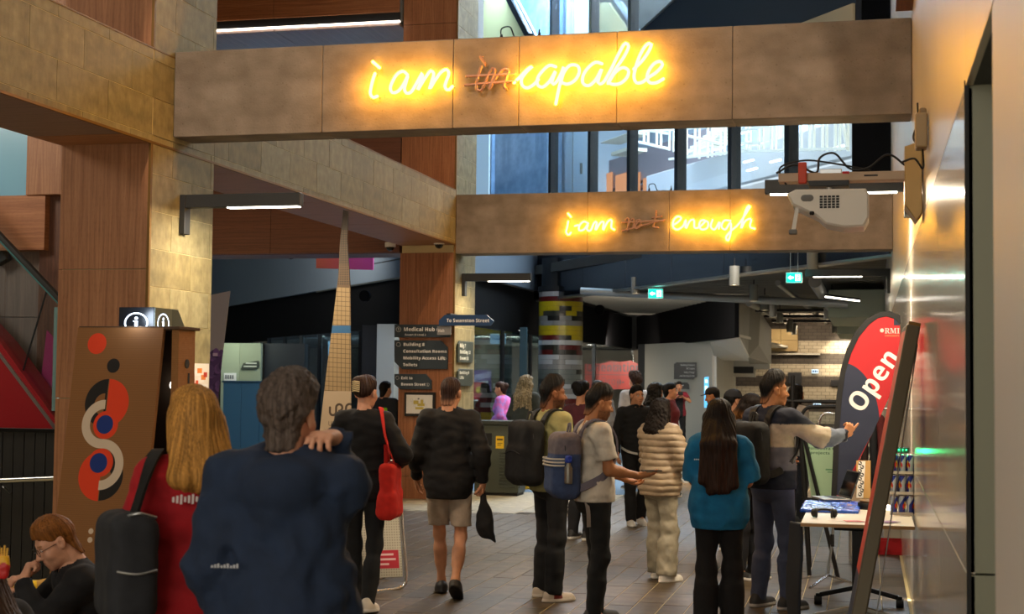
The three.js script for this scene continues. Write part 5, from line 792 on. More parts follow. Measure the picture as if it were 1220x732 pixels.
  const k0 = onZ(-38, 596, 426), k1 = onZ(-38, 617, 500), kd = struct('door_2', 'dark door in the shop back wall'); part('leaf', bx(k0.x, k1.x, 0, k0.y, -38.1, -38, 0.004), mat(0x1c1a18, 0.6), kd); part('wall_piece', bx(k0.x - 2.6, k0.x, 0, 2.72, -38.2, -38.05, 0.003), mat(0xa99a86, 0.8), kd);
  // dark sign pair, lit kiosk screen on the pale wall
  const wz = -36.9; [q, o] = pane([[803, 434], [806, 432], [830, 432], [830, 449], [826, 452], [803, 452]], wz - 1.2); board('wayfinding_sign', 'dark sign with four short lines on the pale wall', 'sign', q, 0.03, (g, w, h) => { g.fillStyle = '#191c1f'; g.fillRect(0, 0, w, h); g.fillStyle = '#cfd2d2'; font(g, 26); g.textAlign = 'right'; ['→ Building 8 Level 4', 'WC Toilets', 'Baby Change', 'and Feeding Room'].forEach((s, i) => g.fillText(s, 300, 40 + i * 40)); }, 330, 190, null, { pos: o });
  [q, o] = pane([[803, 456], [819, 456], [821, 459], [821, 464], [803, 464]], wz - 1.2); board('wayfinding_sign', 'small dark sign behind the photographing woman on the pale wall', 'sign', q, 0.03, (g, w, h) => { g.fillStyle = '#191c1f'; g.fillRect(0, 0, w, h); g.fillStyle = '#cfd2d2'; font(g, 34); g.fillRect(20, 34, 120, 10); g.fillRect(20, 58, 80, 8); }, 220, 90, null, { pos: o });
  [q, o] = pane([[839, 450], [844, 449], [844, 486], [839, 486]], wz + 0.2); board('kiosk_screen', 'narrow blue lit kiosk screen on the edge of the pale wall', 'screen', q, 0.06, (g, w, h) => { g.fillStyle = '#4fa4d8'; g.fillRect(0, 0, w, h); g.fillStyle = '#dff'; g.fillRect(8, 20, 24, 20); g.fillRect(8, 60, 24, 60); }, 40, 200, null, { pos: o, glow: 1.1 });
  for (const [pp, lab, tx] of [[[[939, 444], [955, 444], [955, 457], [939, 457]], 'dark framed notice nearest the middle of the banded brick wall', 'WC'], [[[990, 453], [1000, 453], [1000, 460], [990, 460]], 'small dark notice at the flag end of the banded brick wall', '']]) { [q, o] = pane(pp, -44.9); board('notice_board', lab, 'notice', q, 0.05, (g, w, h) => { g.fillStyle = '#15161a'; g.fillRect(0, 0, w, h); g.strokeStyle = '#3a3c40'; g.strokeRect(8, 8, w - 16, h - 16); }, 90, 80, null, { pos: o }); }
  for (const [pp, lab] of [[[[967, 440.5], [975, 440.5], [975, 445], [967, 445]], 'small lit blue and white sign upper on the banded brick wall'], [[[969, 481], [978, 481], [978, 484], [969, 484]], 'tiny lit white sign low on the banded brick wall']]) { [q, o] = pane(pp, -44.9); board('lit_sign', lab, 'sign', q, 0.04, (g, w, h) => { g.fillStyle = '#b8d4e8'; g.fillRect(0, 0, w, h); g.fillStyle = '#2a4a70'; g.fillRect(12, 14, 26, 30); g.fillRect(46, 14, 20, 30); g.fillRect(72, 20, 18, 24); }, 100, 60, null, { pos: o, glow: 0.8 }); }
}
// ---- bin station beside the far column
{
  const a = ony0(573, 592), t = thing('bin_station', 'grey-green metal bin station with yellow stickers behind the man in shorts', 'bin', [-5.2, 0, -20.55], 0);
  const M = mat(0x4c5248, 0.5, { metalness: 0.3 }); part('cabinet', bx(-0.36, 0.3, 0.04, 1.02, -0.45, 0.0, 0.012), M, t); part('plinth', bx(-0.34, 0.28, 0, 0.05, -0.43, -0.02), MT.black, t); part('top', bx(-0.38, 0.33, 1.02, 1.08, -0.48, 0.03, 0.01), mat(0x2e332e, 0.4), t);
  for (let i = 0; i < 14; i++) part('louvre_slat', bx(0.29, 0.312, 0.12 + i * 0.04, 0.145 + i * 0.04, -0.42, -0.03, 0.003), mat(0x3c4238, 0.5), t);
  for (let i = 0; i < 12; i++) part('louvre_slat', bx(0.02, 0.26, 0.12 + i * 0.045, 0.145 + i * 0.045, -0.004, 0.012, 0.003), mat(0x3c4238, 0.5), t);
  const st = mat(0xffffff, 0.5, { map: canvasTex(100, 110, (g) => { g.fillStyle = '#e0b820'; g.fillRect(0, 0, 100, 110); g.fillStyle = '#5a4a10'; g.fillRect(12, 22, 76, 16); g.fillRect(20, 60, 60, 6); g.fillRect(20, 76, 44, 6); }) });
  part('sticker', plate([[-0.02, 0.86], [0.1, 0.86], [0.1, 0.68], [-0.02, 0.68]], 0.003, 0).translate(-0.02, 0, 0.004), st, t); part('sticker', plate([[0.0, 0.88], [0.2, 0.88], [0.2, 0.66], [0, 0.66]], 0.003, 0).rotateY(Math.PI / 2).translate(0.304, 0, -0.1), st, t);
  part('flap', bx(-0.3, -0.1, 0.72, 0.9, -0.004, 0.01, 0.004), MT.black, t);
}
function ony0(a, b) { return onY(0, a, b); }
// ---- tubular sandwich-board frame with mesh panel
{
  const t = thing('sandwich_board', 'chrome tube sandwich-board frame with pale mesh panel beside the red tote', 'sign frame', [-3.98, 0, -11.3], 0.55);
  const leg = (s, y1 = 1.0) => tube([[-0.3, 0.02, s * 0.02], [-0.28, 0.02, s * 0.32], [-0.26, 0.06, s * 0.32], [-0.25, 0.5, s * 0.17], [-0.24, y1, s * 0.02]], 0.014, 30, 8), frame = (s) => { const f = [V(0.28, 1, s * 0.01), V(0.28, 0.5, s * 0.16), V(0.28, 0.05, s * 0.3), V(0.24, 0.016, s * 0.31), V(-0.24, 0.016, s * 0.31), V(-0.28, 0.05, s * 0.3), V(-0.28, 0.5, s * 0.16), V(-0.28, 1, s * 0.01)]; return tube(f, 0.014, 70, 8); };
  part('tube_frame', frame(1), MT.chrome, t); part('tube_frame', frame(-1), MT.chrome, t); part('top_hinge', rod([-0.3, 1, 0], [0.3, 1, 0], 0.016), MT.chrome, t);
  const meshM = mat(0xffffff, 0.6, { map: canvasTex(128, 200, (g, w, h) => { g.fillStyle = '#bdbcae'; g.fillRect(0, 0, w, h); g.fillStyle = '#8d8c80'; for (let y = 0; y < h; y += 5) for (let x = 0; x < w; x += 5) g.fillRect(x, y, 2.4, 2.4); g.fillStyle = '#b8243c'; g.fillRect(66, 150, 56, 34); g.fillStyle = '#e8c8cc'; g.fillRect(72, 156, 40, 4); g.fillRect(72, 165, 44, 4); g.fillRect(72, 174, 30, 4); }) }), p = plate([[-0.26, 0.1], [0.26, 0.1], [0.26, 0.96], [-0.26, 0.96]], 0.008, 0); p.rotateX(-0.315); p.translate(0, 0.005, 0.318); part('mesh_panel', p, meshM, t);
}
// ---- feather banners
function feather(label, base, pts, z, draw, tw, th, lean = 0) {
  const t = thing('feather_banner', label, 'banner', base);
  const P = pts.map(([a, b]) => { const p = onZ(z, a, b); return [p.x - base[0], p.y - base[1]]; }); const s = new THREE.Shape(); s.moveTo(...P[0]); s.splineThru(P.slice(1).map((p) => new THREE.Vector2(...p))); const g = plate(s, 0.012, 0.002); g.translate(0, 0, z - base[2]);
  part('sail', g, mat(0xffffff, 0.75, { map: canvasTex(tw, th, draw), side: THREE.DoubleSide }), t); return [t, P];
}
{
  const z = -11.9, b = onZ(z, 398, 640), base = [b.x, 0, z], t = thing('feather_banner', 'tall tan tapering feather banner with mesh print and looped logo', 'banner', base);
  const L = (a, c) => { const p = onZ(z, a, c); return [p.x - base[0], p.y]; }, poly = [L(409, 250), L(415, 252), L(413.5, 285), L(417, 340), L(417.5, 400), L(418, 480), L(419, 560), L(420, 640), L(368, 640), L(378, 540), L(388, 452), L(397, 380), L(403, 330), L(405, 290)];
  part('sail', plate(poly, 0.012, 0.001), mat(0xffffff, 0.7, { map: canvasTex(256, 1800, (g, w, h) => {
    g.fillStyle = '#86704e'; g.fillRect(0, 0, w, h); g.fillStyle = '#503c28'; g.fillRect(0, 100, w, 330); g.fillStyle = '#2c2116'; g.fillRect(0, 0, w, 110); for (let y = 60; y < 420; y += 13) for (let x = 0; x < w; x += 13) { const k = y < 300 ? 11 : 7.5; g.save(); g.translate(x + (y % 26 ? 6 : 0), y); g.rotate(0.785); g.fillRect(-k / 2, -k / 2, k, k); g.restore(); }
    g.strokeStyle = '#4a3a26'; g.lineWidth = 2.4; for (let y = 420; y < 1000; y += 26) { g.beginPath(); g.moveTo(0, y); g.lineTo(w, y + 14); g.stroke(); } for (let x = 0; x < w; x += 24) { g.beginPath(); g.moveTo(x, 400); g.lineTo(x + 8, 1000); g.stroke(); }
    g.fillStyle = '#1d4f78'; g.fillRect(0, 640, w, 42); g.fillStyle = '#9c8a72'; g.fillRect(0, 1000, w, 800); g.strokeStyle = '#3a2c20'; g.lineWidth = 12; g.lineCap = 'round'; const ox = 142, oy = 1090; g.beginPath(); g.moveTo(ox - 30, oy); g.lineTo(ox - 30, oy + 24); g.arc(ox - 12, oy + 24, 18, Math.PI, 0, true); g.lineTo(ox + 6, oy); g.arc(ox + 24, oy, 18, Math.PI, 0, false); g.arc(ox + 24, oy, 18, 0, Math.PI / 2, false); g.stroke(); g.beginPath(); g.moveTo(ox + 62, oy + 46); g.arc(ox + 84, oy, 20, Math.PI, 0, false); g.stroke(); g.fillStyle = '#4a3c2e'; font(g, 34); g.fillText('URBAN', ox - 40, oy + 100); g.fillText('SPACE', ox - 40, oy + 138); }) }), t);
  const pl = [L(409, 640), L(410, 400), L(411.5, 252)]; part('pole', tube(pl.map((p) => [p[0], p[1], -0.025]), 0.012, 30, 8), MT.black, t); part('base_foot', bx(-0.25, 0.25, 0, 0.02, -0.25, 0.25, 0.005), MT.black, t); part('base_stem', rod([pl[0][0], 0, -0.025], [pl[0][0], pl[0][1] + 0.05, -0.025], 0.014), MT.black, t);
}
{
  const z = -15.5, b = onZ(z, 250, 560), base = [b.x, 0, z], t = thing('feather_banner', 'white and purple feather banner half hidden by the stone column', 'banner', base);
  const L = (a, c) => { const p = onZ(z, a, c); return [p.x - base[0], p.y]; }, poly = [L(236, 360), L(250, 352), L(274, 347), L(270, 380), L(264, 430), L(259, 480), L(254, 540), L(236, 540)];
  part('sail', plate(poly, 0.012, 0.001), mat(0xffffff, 0.7, { map: canvasTex(128, 512, (g, w, h) => { g.fillStyle = '#9a98a4'; g.fillRect(0, 0, w, 200); g.fillStyle = '#4a3070'; g.fillRect(0, 196, w, 170); for (let i = 0; i < 60; i++) { g.fillStyle = ['#6a4a90', '#3a2460', '#584080'][i % 3]; g.beginPath(); g.arc((i * 53) % w, 190 + (i * 29) % 150, 6 + (i % 5) * 3, 0, 7); g.fill(); } g.fillStyle = '#141c50'; g.fillRect(0, 366, w, 200); g.fillStyle = '#b8a8d0'; g.fillRect(30, 200, 24, 14); g.fillRect(64, 196, 20, 10); }) }), t); part('pole', rod([L(240, 540)[0], 0, -0.02], [L(240, 355)[0], L(240, 357)[1], -0.02], 0.012), MT.black, t); part('base_foot', bx(-0.25, 0.25, 0, 0.02, -0.25, 0.25, 0.005), MT.black, t);
}
// poster on the stone column face
{ const p = onX(SX, 235, 436), t = thing('poster', 'orange and white printed poster fixed low on the stone column', 'poster', [SX + 0.006, p.y - 0.28, p.z], Math.PI / 2); part('sheet', plate([[-0.21, -0.3], [0.21, -0.3], [0.21, 0.3], [-0.21, 0.3]], 0.004, 0).translate(0, 0, 0.004), mat(0xffffff, 0.5, { map: canvasTex(160, 230, (g, w, h) => { g.fillStyle = '#f0e6da'; g.fillRect(0, 0, w, h); for (let i = 0; i < 34; i++) { g.fillStyle = ['#d84818', '#c03010', '#e88838', '#f4f0ea'][i % 4]; g.fillRect(8 + (i * 37) % 120, 12 + (i * 53) % 190, 18 + (i % 4) * 8, 16); } }) }), t); }
// ---- cardboard information booth
{
  const card = mat(0xffffff, 0.85, { map: scaled(dataTex(128, 256, (u, v) => { const s = 12 * fbm(fold(u), fold(v), 10, 3, 4) + 6 * Math.sin(v * 400); return [clamp(150 + s), clamp(104 + s), clamp(58 + s)]; }), 0.6, 0.6) });
  const t = thing('information_booth', 'tall open cardboard information booth with dark inside', 'booth', [-4.62, 0, -8.95]);
  part('side_panel', bx(0.25, 0.3, 0, 1.98, 0.08, 0.32, 0.004), card, t); part('side_panel', bx(-0.36, -0.31, 0, 1.98, 0.08, 0.32, 0.004), card, t); part('back_panel', bx(-0.31, 0.25, 0, 1.98, 0.06, 0.08, 0.003), mat(0x2a1c10, 0.9), t); part('roof_panel', bx(-0.4, 0.315, 1.98, 2.0, 0.04, 0.35, 0.003), mat(0x4a3218, 0.8), t);
  part('shelf', bx(-0.3, 0.245, 0.7, 0.73, 0.085, 0.28, 0.003), card, t); part('cut_out', new THREE.CylinderGeometry(0.03, 0.03, 0.006, 16).rotateZ(Math.PI / 2).translate(0.302, 1.76, 0.2), MT.black, t); part('cut_out', bx(0.298, 0.304, 1.45, 1.7, 0.16, 0.18), MT.black, t);
  part('inside_lamp', new THREE.SphereGeometry(0.035, 16, 10).translate(0.19, 1.62, 0.14), glow(0xfff4e0, 6), t);
  // printed board leaning on its open front
  const b = thing('printed_board', 'brown cardboard board with orange, black and blue circle artwork leaning on the booth', 'board', [-4.72, 0, -8.26]); b.rotation.set(-0.17, 0, 0);
  const W = 0.305, Hh = 2.02; const tex = canvasTex(420, 1340, (g, w, h) => { g.fillStyle = '#8c5e34'; g.fillRect(0, 0, w, h); for (let y = 0; y < h; y += 4) { g.fillStyle = y % 8 ? 'rgba(60,36,14,0.10)' : 'rgba(190,140,80,0.08)'; g.fillRect(0, y, w, 2); }
    const C = (x, y, r, c, a = 0, e = Math.PI * 2) => { g.fillStyle = c; g.beginPath(); g.moveTo(x, y); g.arc(x, y, r, a, e); g.fill(); }, OR = '#e8421c', BK = '#1e1a18', CR = '#d9c4ac', BL = '#18347e', BR = '#8c5e34';
    C(104, 72, 46, OR); C(196, 168, 31, BK); const cx = 196, k = 1;
    C(182, 330, 104, BK, Math.PI / 2, Math.PI * 1.5); C(186, 330, 104, OR, -Math.PI / 2, Math.PI / 2); C(172, 336, 48, BR, Math.PI * 0.5, Math.PI * 1.5);
    C(192, 640, 106, OR, Math.PI / 2, Math.PI * 1.5); C(196, 640, 104, BK, -Math.PI / 2, Math.PI / 2); C(196, 646, 48, BR, -Math.PI / 2, Math.PI / 2);
    g.strokeStyle = CR; g.lineWidth = 40; g.beginPath(); g.arc(178, 420, 84, -Math.PI / 2, Math.PI / 2, true); g.arc(188, 592, 88, -Math.PI / 2, Math.PI / 2, false); g.stroke();
    C(190, 424, 60, OR); C(186, 584, 60, OR); C(186, 422, 40, BL); C(176, 586, 42, BL);
    [[96, 906], [176, 872], [176, 908]].forEach(([x, y]) => C(x, y, 12, CR)); C(120, 1290, 80, OR); });
  part('board_sheet', plate([[-W, 0], [W, 0], [W, Hh], [-W, Hh]], 0.03, 0.002), mat(0xffffff, 0.85, { map: tex }), b);
  // lit "i" box on the roof
  const s = thing('information_sign', 'dark wedge box with lit white "i" rings on top of the cardboard booth', 'sign', [-4.795, 2.0, -8.72]);
  const ring = canvasTex(256, 160, (g, w, h) => { g.fillStyle = '#000'; g.fillRect(0, 0, w, h); g.strokeStyle = '#fff'; g.lineWidth = 12; g.beginPath(); g.arc(128, 132, 82, 0, 7); g.stroke(); g.fillStyle = '#fff'; g.beginPath(); g.arc(128, 92, 13, 0, 7); g.fill(); g.fillRect(116, 112, 24, 60); g.fillRect(106, 112, 24, 10); }), rm = new THREE.MeshStandardMaterial({ color: 0x0c0f14, roughness: 0.3, emissive: 0xdcecff, emissiveMap: ring, emissiveIntensity: 3.2 });
  const prof = new THREE.Shape([[0, 0], [-0.46, 0], [-0.34, 0.13], [0, 0.13]].map((p) => new THREE.Vector2(...p))), bg = new THREE.ExtrudeGeometry(prof, { depth: 0.25, bevelEnabled: false }); bg.rotateY(-Math.PI / 2); bg.translate(0.25, 0, 0); part('casing', metricUV(bg), mat(0x55625a, 0.35, { metalness: 0.3 }), s);
  part('lit_face', plate([[0, 0.004], [0.25, 0.004], [0.25, 0.13], [0, 0.13]], 0.004, 0).translate(0, 0, 0.006), rm, s); part('lit_face', plate([[0.0, 0.004], [0.24, 0.004], [0.24, 0.128], [0, 0.128]], 0.004, 0).rotateY(Math.PI / 2).translate(0.256, 0, 0.0), new THREE.MeshStandardMaterial({ color: 0x6b786e, roughness: 0.3, emissive: 0xdcecff, emissiveMap: ring, emissiveIntensity: 2.6 }), s);
  pointLight('information_sign_light', 0xdcecff, 0.25, [-4.6, 2.06, -8.6], 3);
}
// ---- dark slatted balustrade with steel handrail, red escalator flank and glass
{
  const t = thing('slatted_screen', 'black vertical-board screen with a steel handrail in front of the escalator', 'screen'); t.position.set(-7.4, 0, -10.8);
  for (let k = 0; k < 22; k++) part('board', bx(1.02 - (k + 1) * 0.1 + 0.003, 1.02 - k * 0.1 - 0.003, 0.0, 1.22, -0.02, 0, 0.003), MT.black, t); part('backing', bx(-1.2, 1.0, 0, 1.21, -0.05, -0.022), MT.blackMatt, t); part('top_rail', bx(-1.2, 1.02, 1.2, 1.235, -0.05, 0.02, 0.004), MT.blackMetal, t);
  part('handrail', rod([-1.2, 0.70, 0.1], [1.0, 0.84, 0.1], 0.021), MT.steel, t); for (const x of [-0.6, 0.5]) part('rail_bracket', rod([x, 0.76, 0.1], [x, 0.7, 0], 0.008), MT.steel, t);
  const e = thing('escalator', 'escalator flank with red cladding, glass balustrade and black handrail', 'escalator', [-7.84, 0, -12.0]);
  const sl = -0.93; part('cladding', plate([[-1.2, 0.3], [0.62, 0.3], [0.62, 1.27], [0.02, 1.98], [-1.2, 3.12]], 0.3, 0.004, false), mat(0x8a0c18, 0.4), e); part('glass_panel', plate([[0.03, 1.99], [0.6, 1.3], [0.62, 2.34], [0.03, 2.9]], 0.012, 0, false).translate(0, 0, -0.06), MT.glass, e); part('glass_panel', plate([[-1.2, 3.13], [0.02, 2.0], [0.02, 2.91], [-1.2, 4.05]], 0.012, 0, false).translate(0, 0, -0.06), MT.glass, e);
  part('handrail', bar([-1.2, 4.06, -0.06], [0.66, 2.32, -0.06], 0.07, 0.05, [0, 1, 0], 0.015), MT.black, e); part('handrail_trim', bar([-1.2, 4.02, -0.05], [0.64, 2.3, -0.05], 0.03, 0.02), mat(0x5f9aa0, 0.2, { metalness: 0.6 }), e); part('joint_bead', bar([0.24, 1.7, -0.05], [0.48, 2.5, -0.05], 0.012, 0.012), MT.mullion, e);
  part('newel', rod([0.62, 1.35, -0.06], [0.62, 2.3, -0.06], 0.07), mat(0x8ab0b0, 0.2, { metalness: 0.5 }), e); part('skirt', bar([-0.1, 2.02, 0.0], [0.64, 1.18, 0.0], 0.04, 0.03), MT.steel, e);
  part('magenta_panel', plate([[0.25, 1.6], [0.5, 1.34], [0.46, 1.95], [0.3, 2.1]], 0.02, 0, false).translate(0, 0, -0.34), mat(0xa02860, 0.4), e);
  const w = thing('wall_speaker', 'small black box fixed to the grey timber wall by the escalator', 'speaker', onZ(-12.55, 3, 308).toArray()); part('box', bx(-0.07, 0.07, -0.05, 0.05, -0.04, 0.06, 0.01).rotateZ(0.5), MT.black, w); part('bracket', bx(-0.02, 0.02, -0.02, 0.02, -0.06, -0.03), MT.black, w);
  const c = thing('cardboard_tube', 'yellow banded cardboard tube lying on a low pale bench', 'tube', onZ(-10.0, 53, 697).toArray()); part('tube', rod([-0.2, -0.04, 0.1], [0.16, 0.03, -0.1], 0.045, 0.045, 20), mat(0xb98f48, 0.8), c); for (const k of [0.3, 0.7]) part('tape_band', rod([lerp(-0.2, 0.16, k), lerp(-0.04, 0.03, k), lerp(0.1, -0.1, k)], [lerp(-0.2, 0.16, k + 0.12), lerp(-0.04, 0.03, k + 0.12), lerp(0.1, -0.1, k + 0.12)], 0.0465, 0.0465, 20), MT.yellow, c);
  const bp = c.position, bn = thing('low_bench', 'low pale grey bench under the cardboard tube', 'bench', [bp.x, 0, bp.z]); part('top', bx(-0.5, 0.32, bp.y - 0.12, bp.y - 0.075, -0.25, 0.3, 0.008), mat(0x9c9a8c, 0.6), bn); for (const x of [-0.42, 0.24]) for (const z of [-0.2, 0.24]) part('leg', bx(x - 0.02, x + 0.02, 0, Math.max(0.02, bp.y - 0.12), z - 0.02, z + 0.02), MT.midGrey, bn);
}
// ---- table with its clutter by the metal wall
const TZ = -9.55, TH = 0.74;
{
  const f0 = onY(TH, 954, 623), bk = onY(TH, 960, 598); const x0 = f0.x, x1 = 0.3, z0 = f0.z, z1 = z0 - 1.7;
  const t = thing('flip_table', 'white-topped wheeled table with black column legs beside the metal wall', 'table', [(x0 + x1) / 2, 0, (z0 + z1) / 2]), hw = (x1 - x0) / 2, hd = 0.85;
  part('tabletop', bx(-hw, hw, TH - 0.026, TH, -hd, hd, 0.004), mat(0xd9d2c4, 0.4), t); part('edge_band', bx(-hw - 0.001, hw + 0.001, TH - 0.024, TH - 0.004, hd - 0.004, hd + 0.002), mat(0xb08a5c, 0.6), t);
  for (const z of [hd - 0.36, -hd + 0.3]) { const x = 0.0, M = z > 0 ? MT.brushed : MT.blackMetal;
    part('column', bx(x - 0.038, x + 0.038, 0.12, TH - 0.03, z - 0.03, z + 0.03, 0.006), MT.blackMetal, t); part('hinge_head', bx(x - 0.16, x + 0.16, TH - 0.075, TH - 0.028, z - 0.05, z + 0.05, 0.01), MT.blackMetal, t);
    for (const s of [-1, 1]) { part('foot', bar([x, 0.14, z], [x + s * 0.29, 0.075, z + 0.03], 0.05, 0.035, [0, 1, 0], 0.008), M, t); const cx = x + s * 0.3; const cs = part('caster', rod([cx - 0.028, 0.034, z + 0.03], [cx + 0.028, 0.034, z + 0.03], 0.034, 0.034, 18), MT.black, t); part('caster_fork', bx(cx - 0.018, cx + 0.018, 0.05, 0.085, z + 0.01, z + 0.05, 0.005), MT.blackMetal, cs); }
  }
  const TX = (px, py, y = TH) => onY(y, px, py);
  const bag = thing('plastic_bag', 'bright blue plastic sheet bag spread over the table end', 'bag', [TX(990, 606).x, TH, TX(990, 606).z]);
  const bg = netMesh((x, y, z) => rbox([0, 0.012, 0], [0.21, 0.014, 0.42], 0.012)(x, y, z) + 0.006 * nz(x * 22, y * 10, z * 22) + 0.004 * nz(x * 60, 0, z * 60), [-0.24, -0.005, -0.46], [0.24, 0.05, 0.46], 0.0075, null); part('sheet', bg, phys(0x0c50c8, 0.25, { clearcoat: 0.5 }), bag);
  const lp = TX(990, 600); const lt = thing('laptop', 'open grey laptop seen from the side on the blue plastic', 'laptop', [lp.x, TH + 0.03, lp.z], -1.25); part('base', bx(-0.16, 0.16, 0, 0.016, -0.11, 0.11, 0.005), MT.brushed, lt); for (let r = 0; r < 4; r++) part('key_row', bx(-0.13, 0.13, 0.0155, 0.018, -0.08 + r * 0.026, -0.06 + r * 0.026), MT.black, lt); const scr = part('screen_lid', bx(-0.16, 0.16, 0, 0.22, -0.006, 0.006, 0.004), MT.charcoal, lt); scr.position.set(0, 0.016, -0.11); scr.rotation.x = -0.35; part('screen', bx(-0.15, 0.15, 0.015, 0.21, 0.0055, 0.0075), phys(0x0a0c10, 0.1), scr);
  const hp = TX(982, 617), hd2 = thing('headset', 'black over-ear headset lying at the table edge', 'headset', [hp.x, TH + 0.03, hp.z]); part('headband', tube([[-0.07, 0, 0.02], [-0.055, 0.015, -0.05], [0, 0.02, -0.085], [0.055, 0.015, -0.05], [0.07, 0, 0.02]], 0.009, 30, 8), MT.black, hd2); for (const s of [-1, 1]) { part('ear_cup', new THREE.SphereGeometry(0.035, 18, 12).scale(0.6, 0.9, 1).translate(s * 0.07, 0.005, 0.03), MT.black, hd2); part('ear_pad', new THREE.TorusGeometry(0.026, 0.009, 8, 18).rotateY(Math.PI / 2).translate(s * 0.053, 0.005, 0.03), MT.charcoal, hd2); }
  const tr = TX(1034, 607), tape = thing('tape_roll', 'wide roll of black tape on the table', 'tape', [tr.x, TH, tr.z]); part('roll', lathe([[0.04, 0], [0.075, 0], [0.075, 0.048], [0.04, 0.048], [0.04, 0]], 32), MT.black, tape); part('card_core', lathe([[0.036, 0.001], [0.041, 0.001], [0.041, 0.05], [0.036, 0.05], [0.036, 0.001]], 32), mat(0xa07c4c, 0.8), tape); const tape2 = thing('tape_roll', 'narrow roll of brown tape stacked on the black one', 'tape', [tr.x + 0.01, TH + 0.05, tr.z]); part('roll', lathe([[0.04, 0], [0.07, 0], [0.07, 0.018], [0.04, 0.018], [0.04, 0]], 32), mat(0x7a5c38, 0.5), tape2);
  const ar = TX(1030, 595), art = thing('sticker_sheet', 'upright wooden panel with black and white cartoon stickers on the table', 'panel', [ar.x - 0.01, TH, ar.z - 0.05], -0.35); art.rotation.x = -0.12; part('wood_panel', bx(-0.06, 0.06, 0, 0.31, -0.012, 0, 0.003), mat(0xc49a5c, 0.7), art); part('sticker_print', plate([[-0.058, 0.005], [0.0, 0.005], [0.02, 0.305], [-0.04, 0.305]], 0.002, 0).translate(0, 0, 0.003), mat(0xffffff, 0.5, { map: canvasTex(80, 320, (g, w, h) => { g.fillStyle = '#ece8e0'; g.fillRect(0, 0, w, h); for (let i = 0; i < 9; i++) { const y = 18 + i * 34, x = 40 + (i % 2 ? 10 : -8); g.fillStyle = '#1a1a1a'; g.beginPath(); g.arc(x, y, 17, 0, 7); g.fill(); g.fillStyle = '#ece8e0'; g.beginPath(); g.arc(x - 4, y - 3, 8, 0, 7); g.arc(x + 7, y + 3, 4, 0, 7); g.fill(); } }) }), art);
  const fl = TX(1010, 621, TH), fly = thing('leaflets', 'loose printed red and white leaflets along the table edge', 'leaflets', [fl.x, TH, fl.z]); for (let i = 0; i < 4; i++) { const m = part('leaflet', bx(-0.07, 0.07, 0.001 + i * 0.0016, 0.002 + i * 0.0016, -0.05, 0.05), mat([0xd8d0c8, 0xc04848, 0xd8d4cc, 0x8a6a9a][i], 0.5), fly); m.position.set(-0.06 + i * 0.11, 0, (i % 2) * 0.03); m.rotation.y = i * 0.3; }
  // cans of energy drink in three layers
  const canTex = canvasTex(256, 220, (g, w, h) => { for (let i = 0; i < 4; i++) { g.fillStyle = (i % 2) ? '#1c2f86' : '#b9c2cc'; g.fillRect(i * 64, 0, 64, h); g.fillStyle = (i % 2) ? '#b9c2cc' : '#1c2f86'; g.beginPath(); g.moveTo(i * 64, 110); g.lineTo(i * 64 + 64, 86); g.lineTo(i * 64 + 64, h); g.lineTo(i * 64, h); g.fill(); } for (const cx of [64, 192]) { g.fillStyle = '#e8b820'; g.beginPath(); g.arc(cx, 110, 11, 0, 7); g.fill(); g.fillStyle = '#c81824'; for (const s of [-1, 1]) { g.beginPath(); g.ellipse(cx + s * 15, 112, 12, 6, s * 0.25, 0, 7); g.fill(); g.fillRect(cx + s * 18 - 2, 114, 4, 9); } g.font = 'bold 26px sans-serif'; g.textAlign = 'center'; g.fillText('Red Bull', cx, 66); } });
  const cp = [0.02, TH, z1 + 0.32]; const canR = thing('drink_can', 'blue and silver energy drink can in the three-layer stack on the table', 'can', [0, 0, 0], 0, 'energy drink cans stacked on the table');
  part('can_body', lathe([[0.001, 0], [0.022, 0.002], [0.0265, 0.01], [0.0265, 0.122], [0.024, 0.131], [0.001, 0.131]], 24), mat(0xffffff, 0.25, { map: canTex, metalness: 0.4 }), canR); part('can_lid', new THREE.TorusGeometry(0.0225, 0.0018, 6, 22).rotateX(Math.PI / 2).translate(0, 0.132, 0), MT.chrome, canR);
  let first = true; for (let l = 0; l < 3; l++) { for (let i = 0; i < 3; i++) for (let j = 0; j < 3; j++) { const pos = [x1 - 0.118 + j * 0.056, TH + 0.004 + l * 0.147, z0 - 0.85 - i * 0.056], tn = rr(0, 6), lb = 'blue and silver energy drink can in the ' + ['bottom', 'middle', 'top'][l] + ' layer of the can stack', gp = 'energy drink cans in the ' + ['bottom', 'middle', 'top'][l] + ' layer'; let q = canR; if (first) { canR.position.set(...pos); canR.rotation.y = tn; first = false; } else q = copyOf(canR, pos, tn); q.userData = { label: lb, category: 'can', group: gp }; } const tray = thing('can_tray', ['bottom', 'middle', 'top'][l] + ' clear-wrapped card tray under a layer of energy drink cans', 'tray', [x1 - 0.062, TH + l * 0.147, z0 - 0.906]); part('card', bx(-0.085, 0.075, 0, 0.004, -0.09, 0.09), mat(0xcfc8bc, 0.7), tray); part('lip', bx(-0.085, 0.075, 0.004, 0.02, 0.088, 0.09), mat(0xcfc8bc, 0.7), tray); }
  // green led reader above the stack
  const gl = thing('led_reader', 'small black reader with green glowing lights on top of the can stack', 'reader', [x1 - 0.07, TH + 0.442, z0 - 0.9]); part('case', bx(-0.06, 0.06, 0, 0.04, -0.03, 0.03, 0.006), MT.black, gl); for (let i = 0; i < 4; i++) part('green_led', new THREE.SphereGeometry(0.006, 10, 6).translate(-0.04 + i * 0.026, 0.022, 0.031), glow(0x30ff90, 3), gl); pointLight('led_reader_light', 0x30ff90, 0.03, [x1 - 0.07, TH + 0.46, z0 - 0.84], 1);
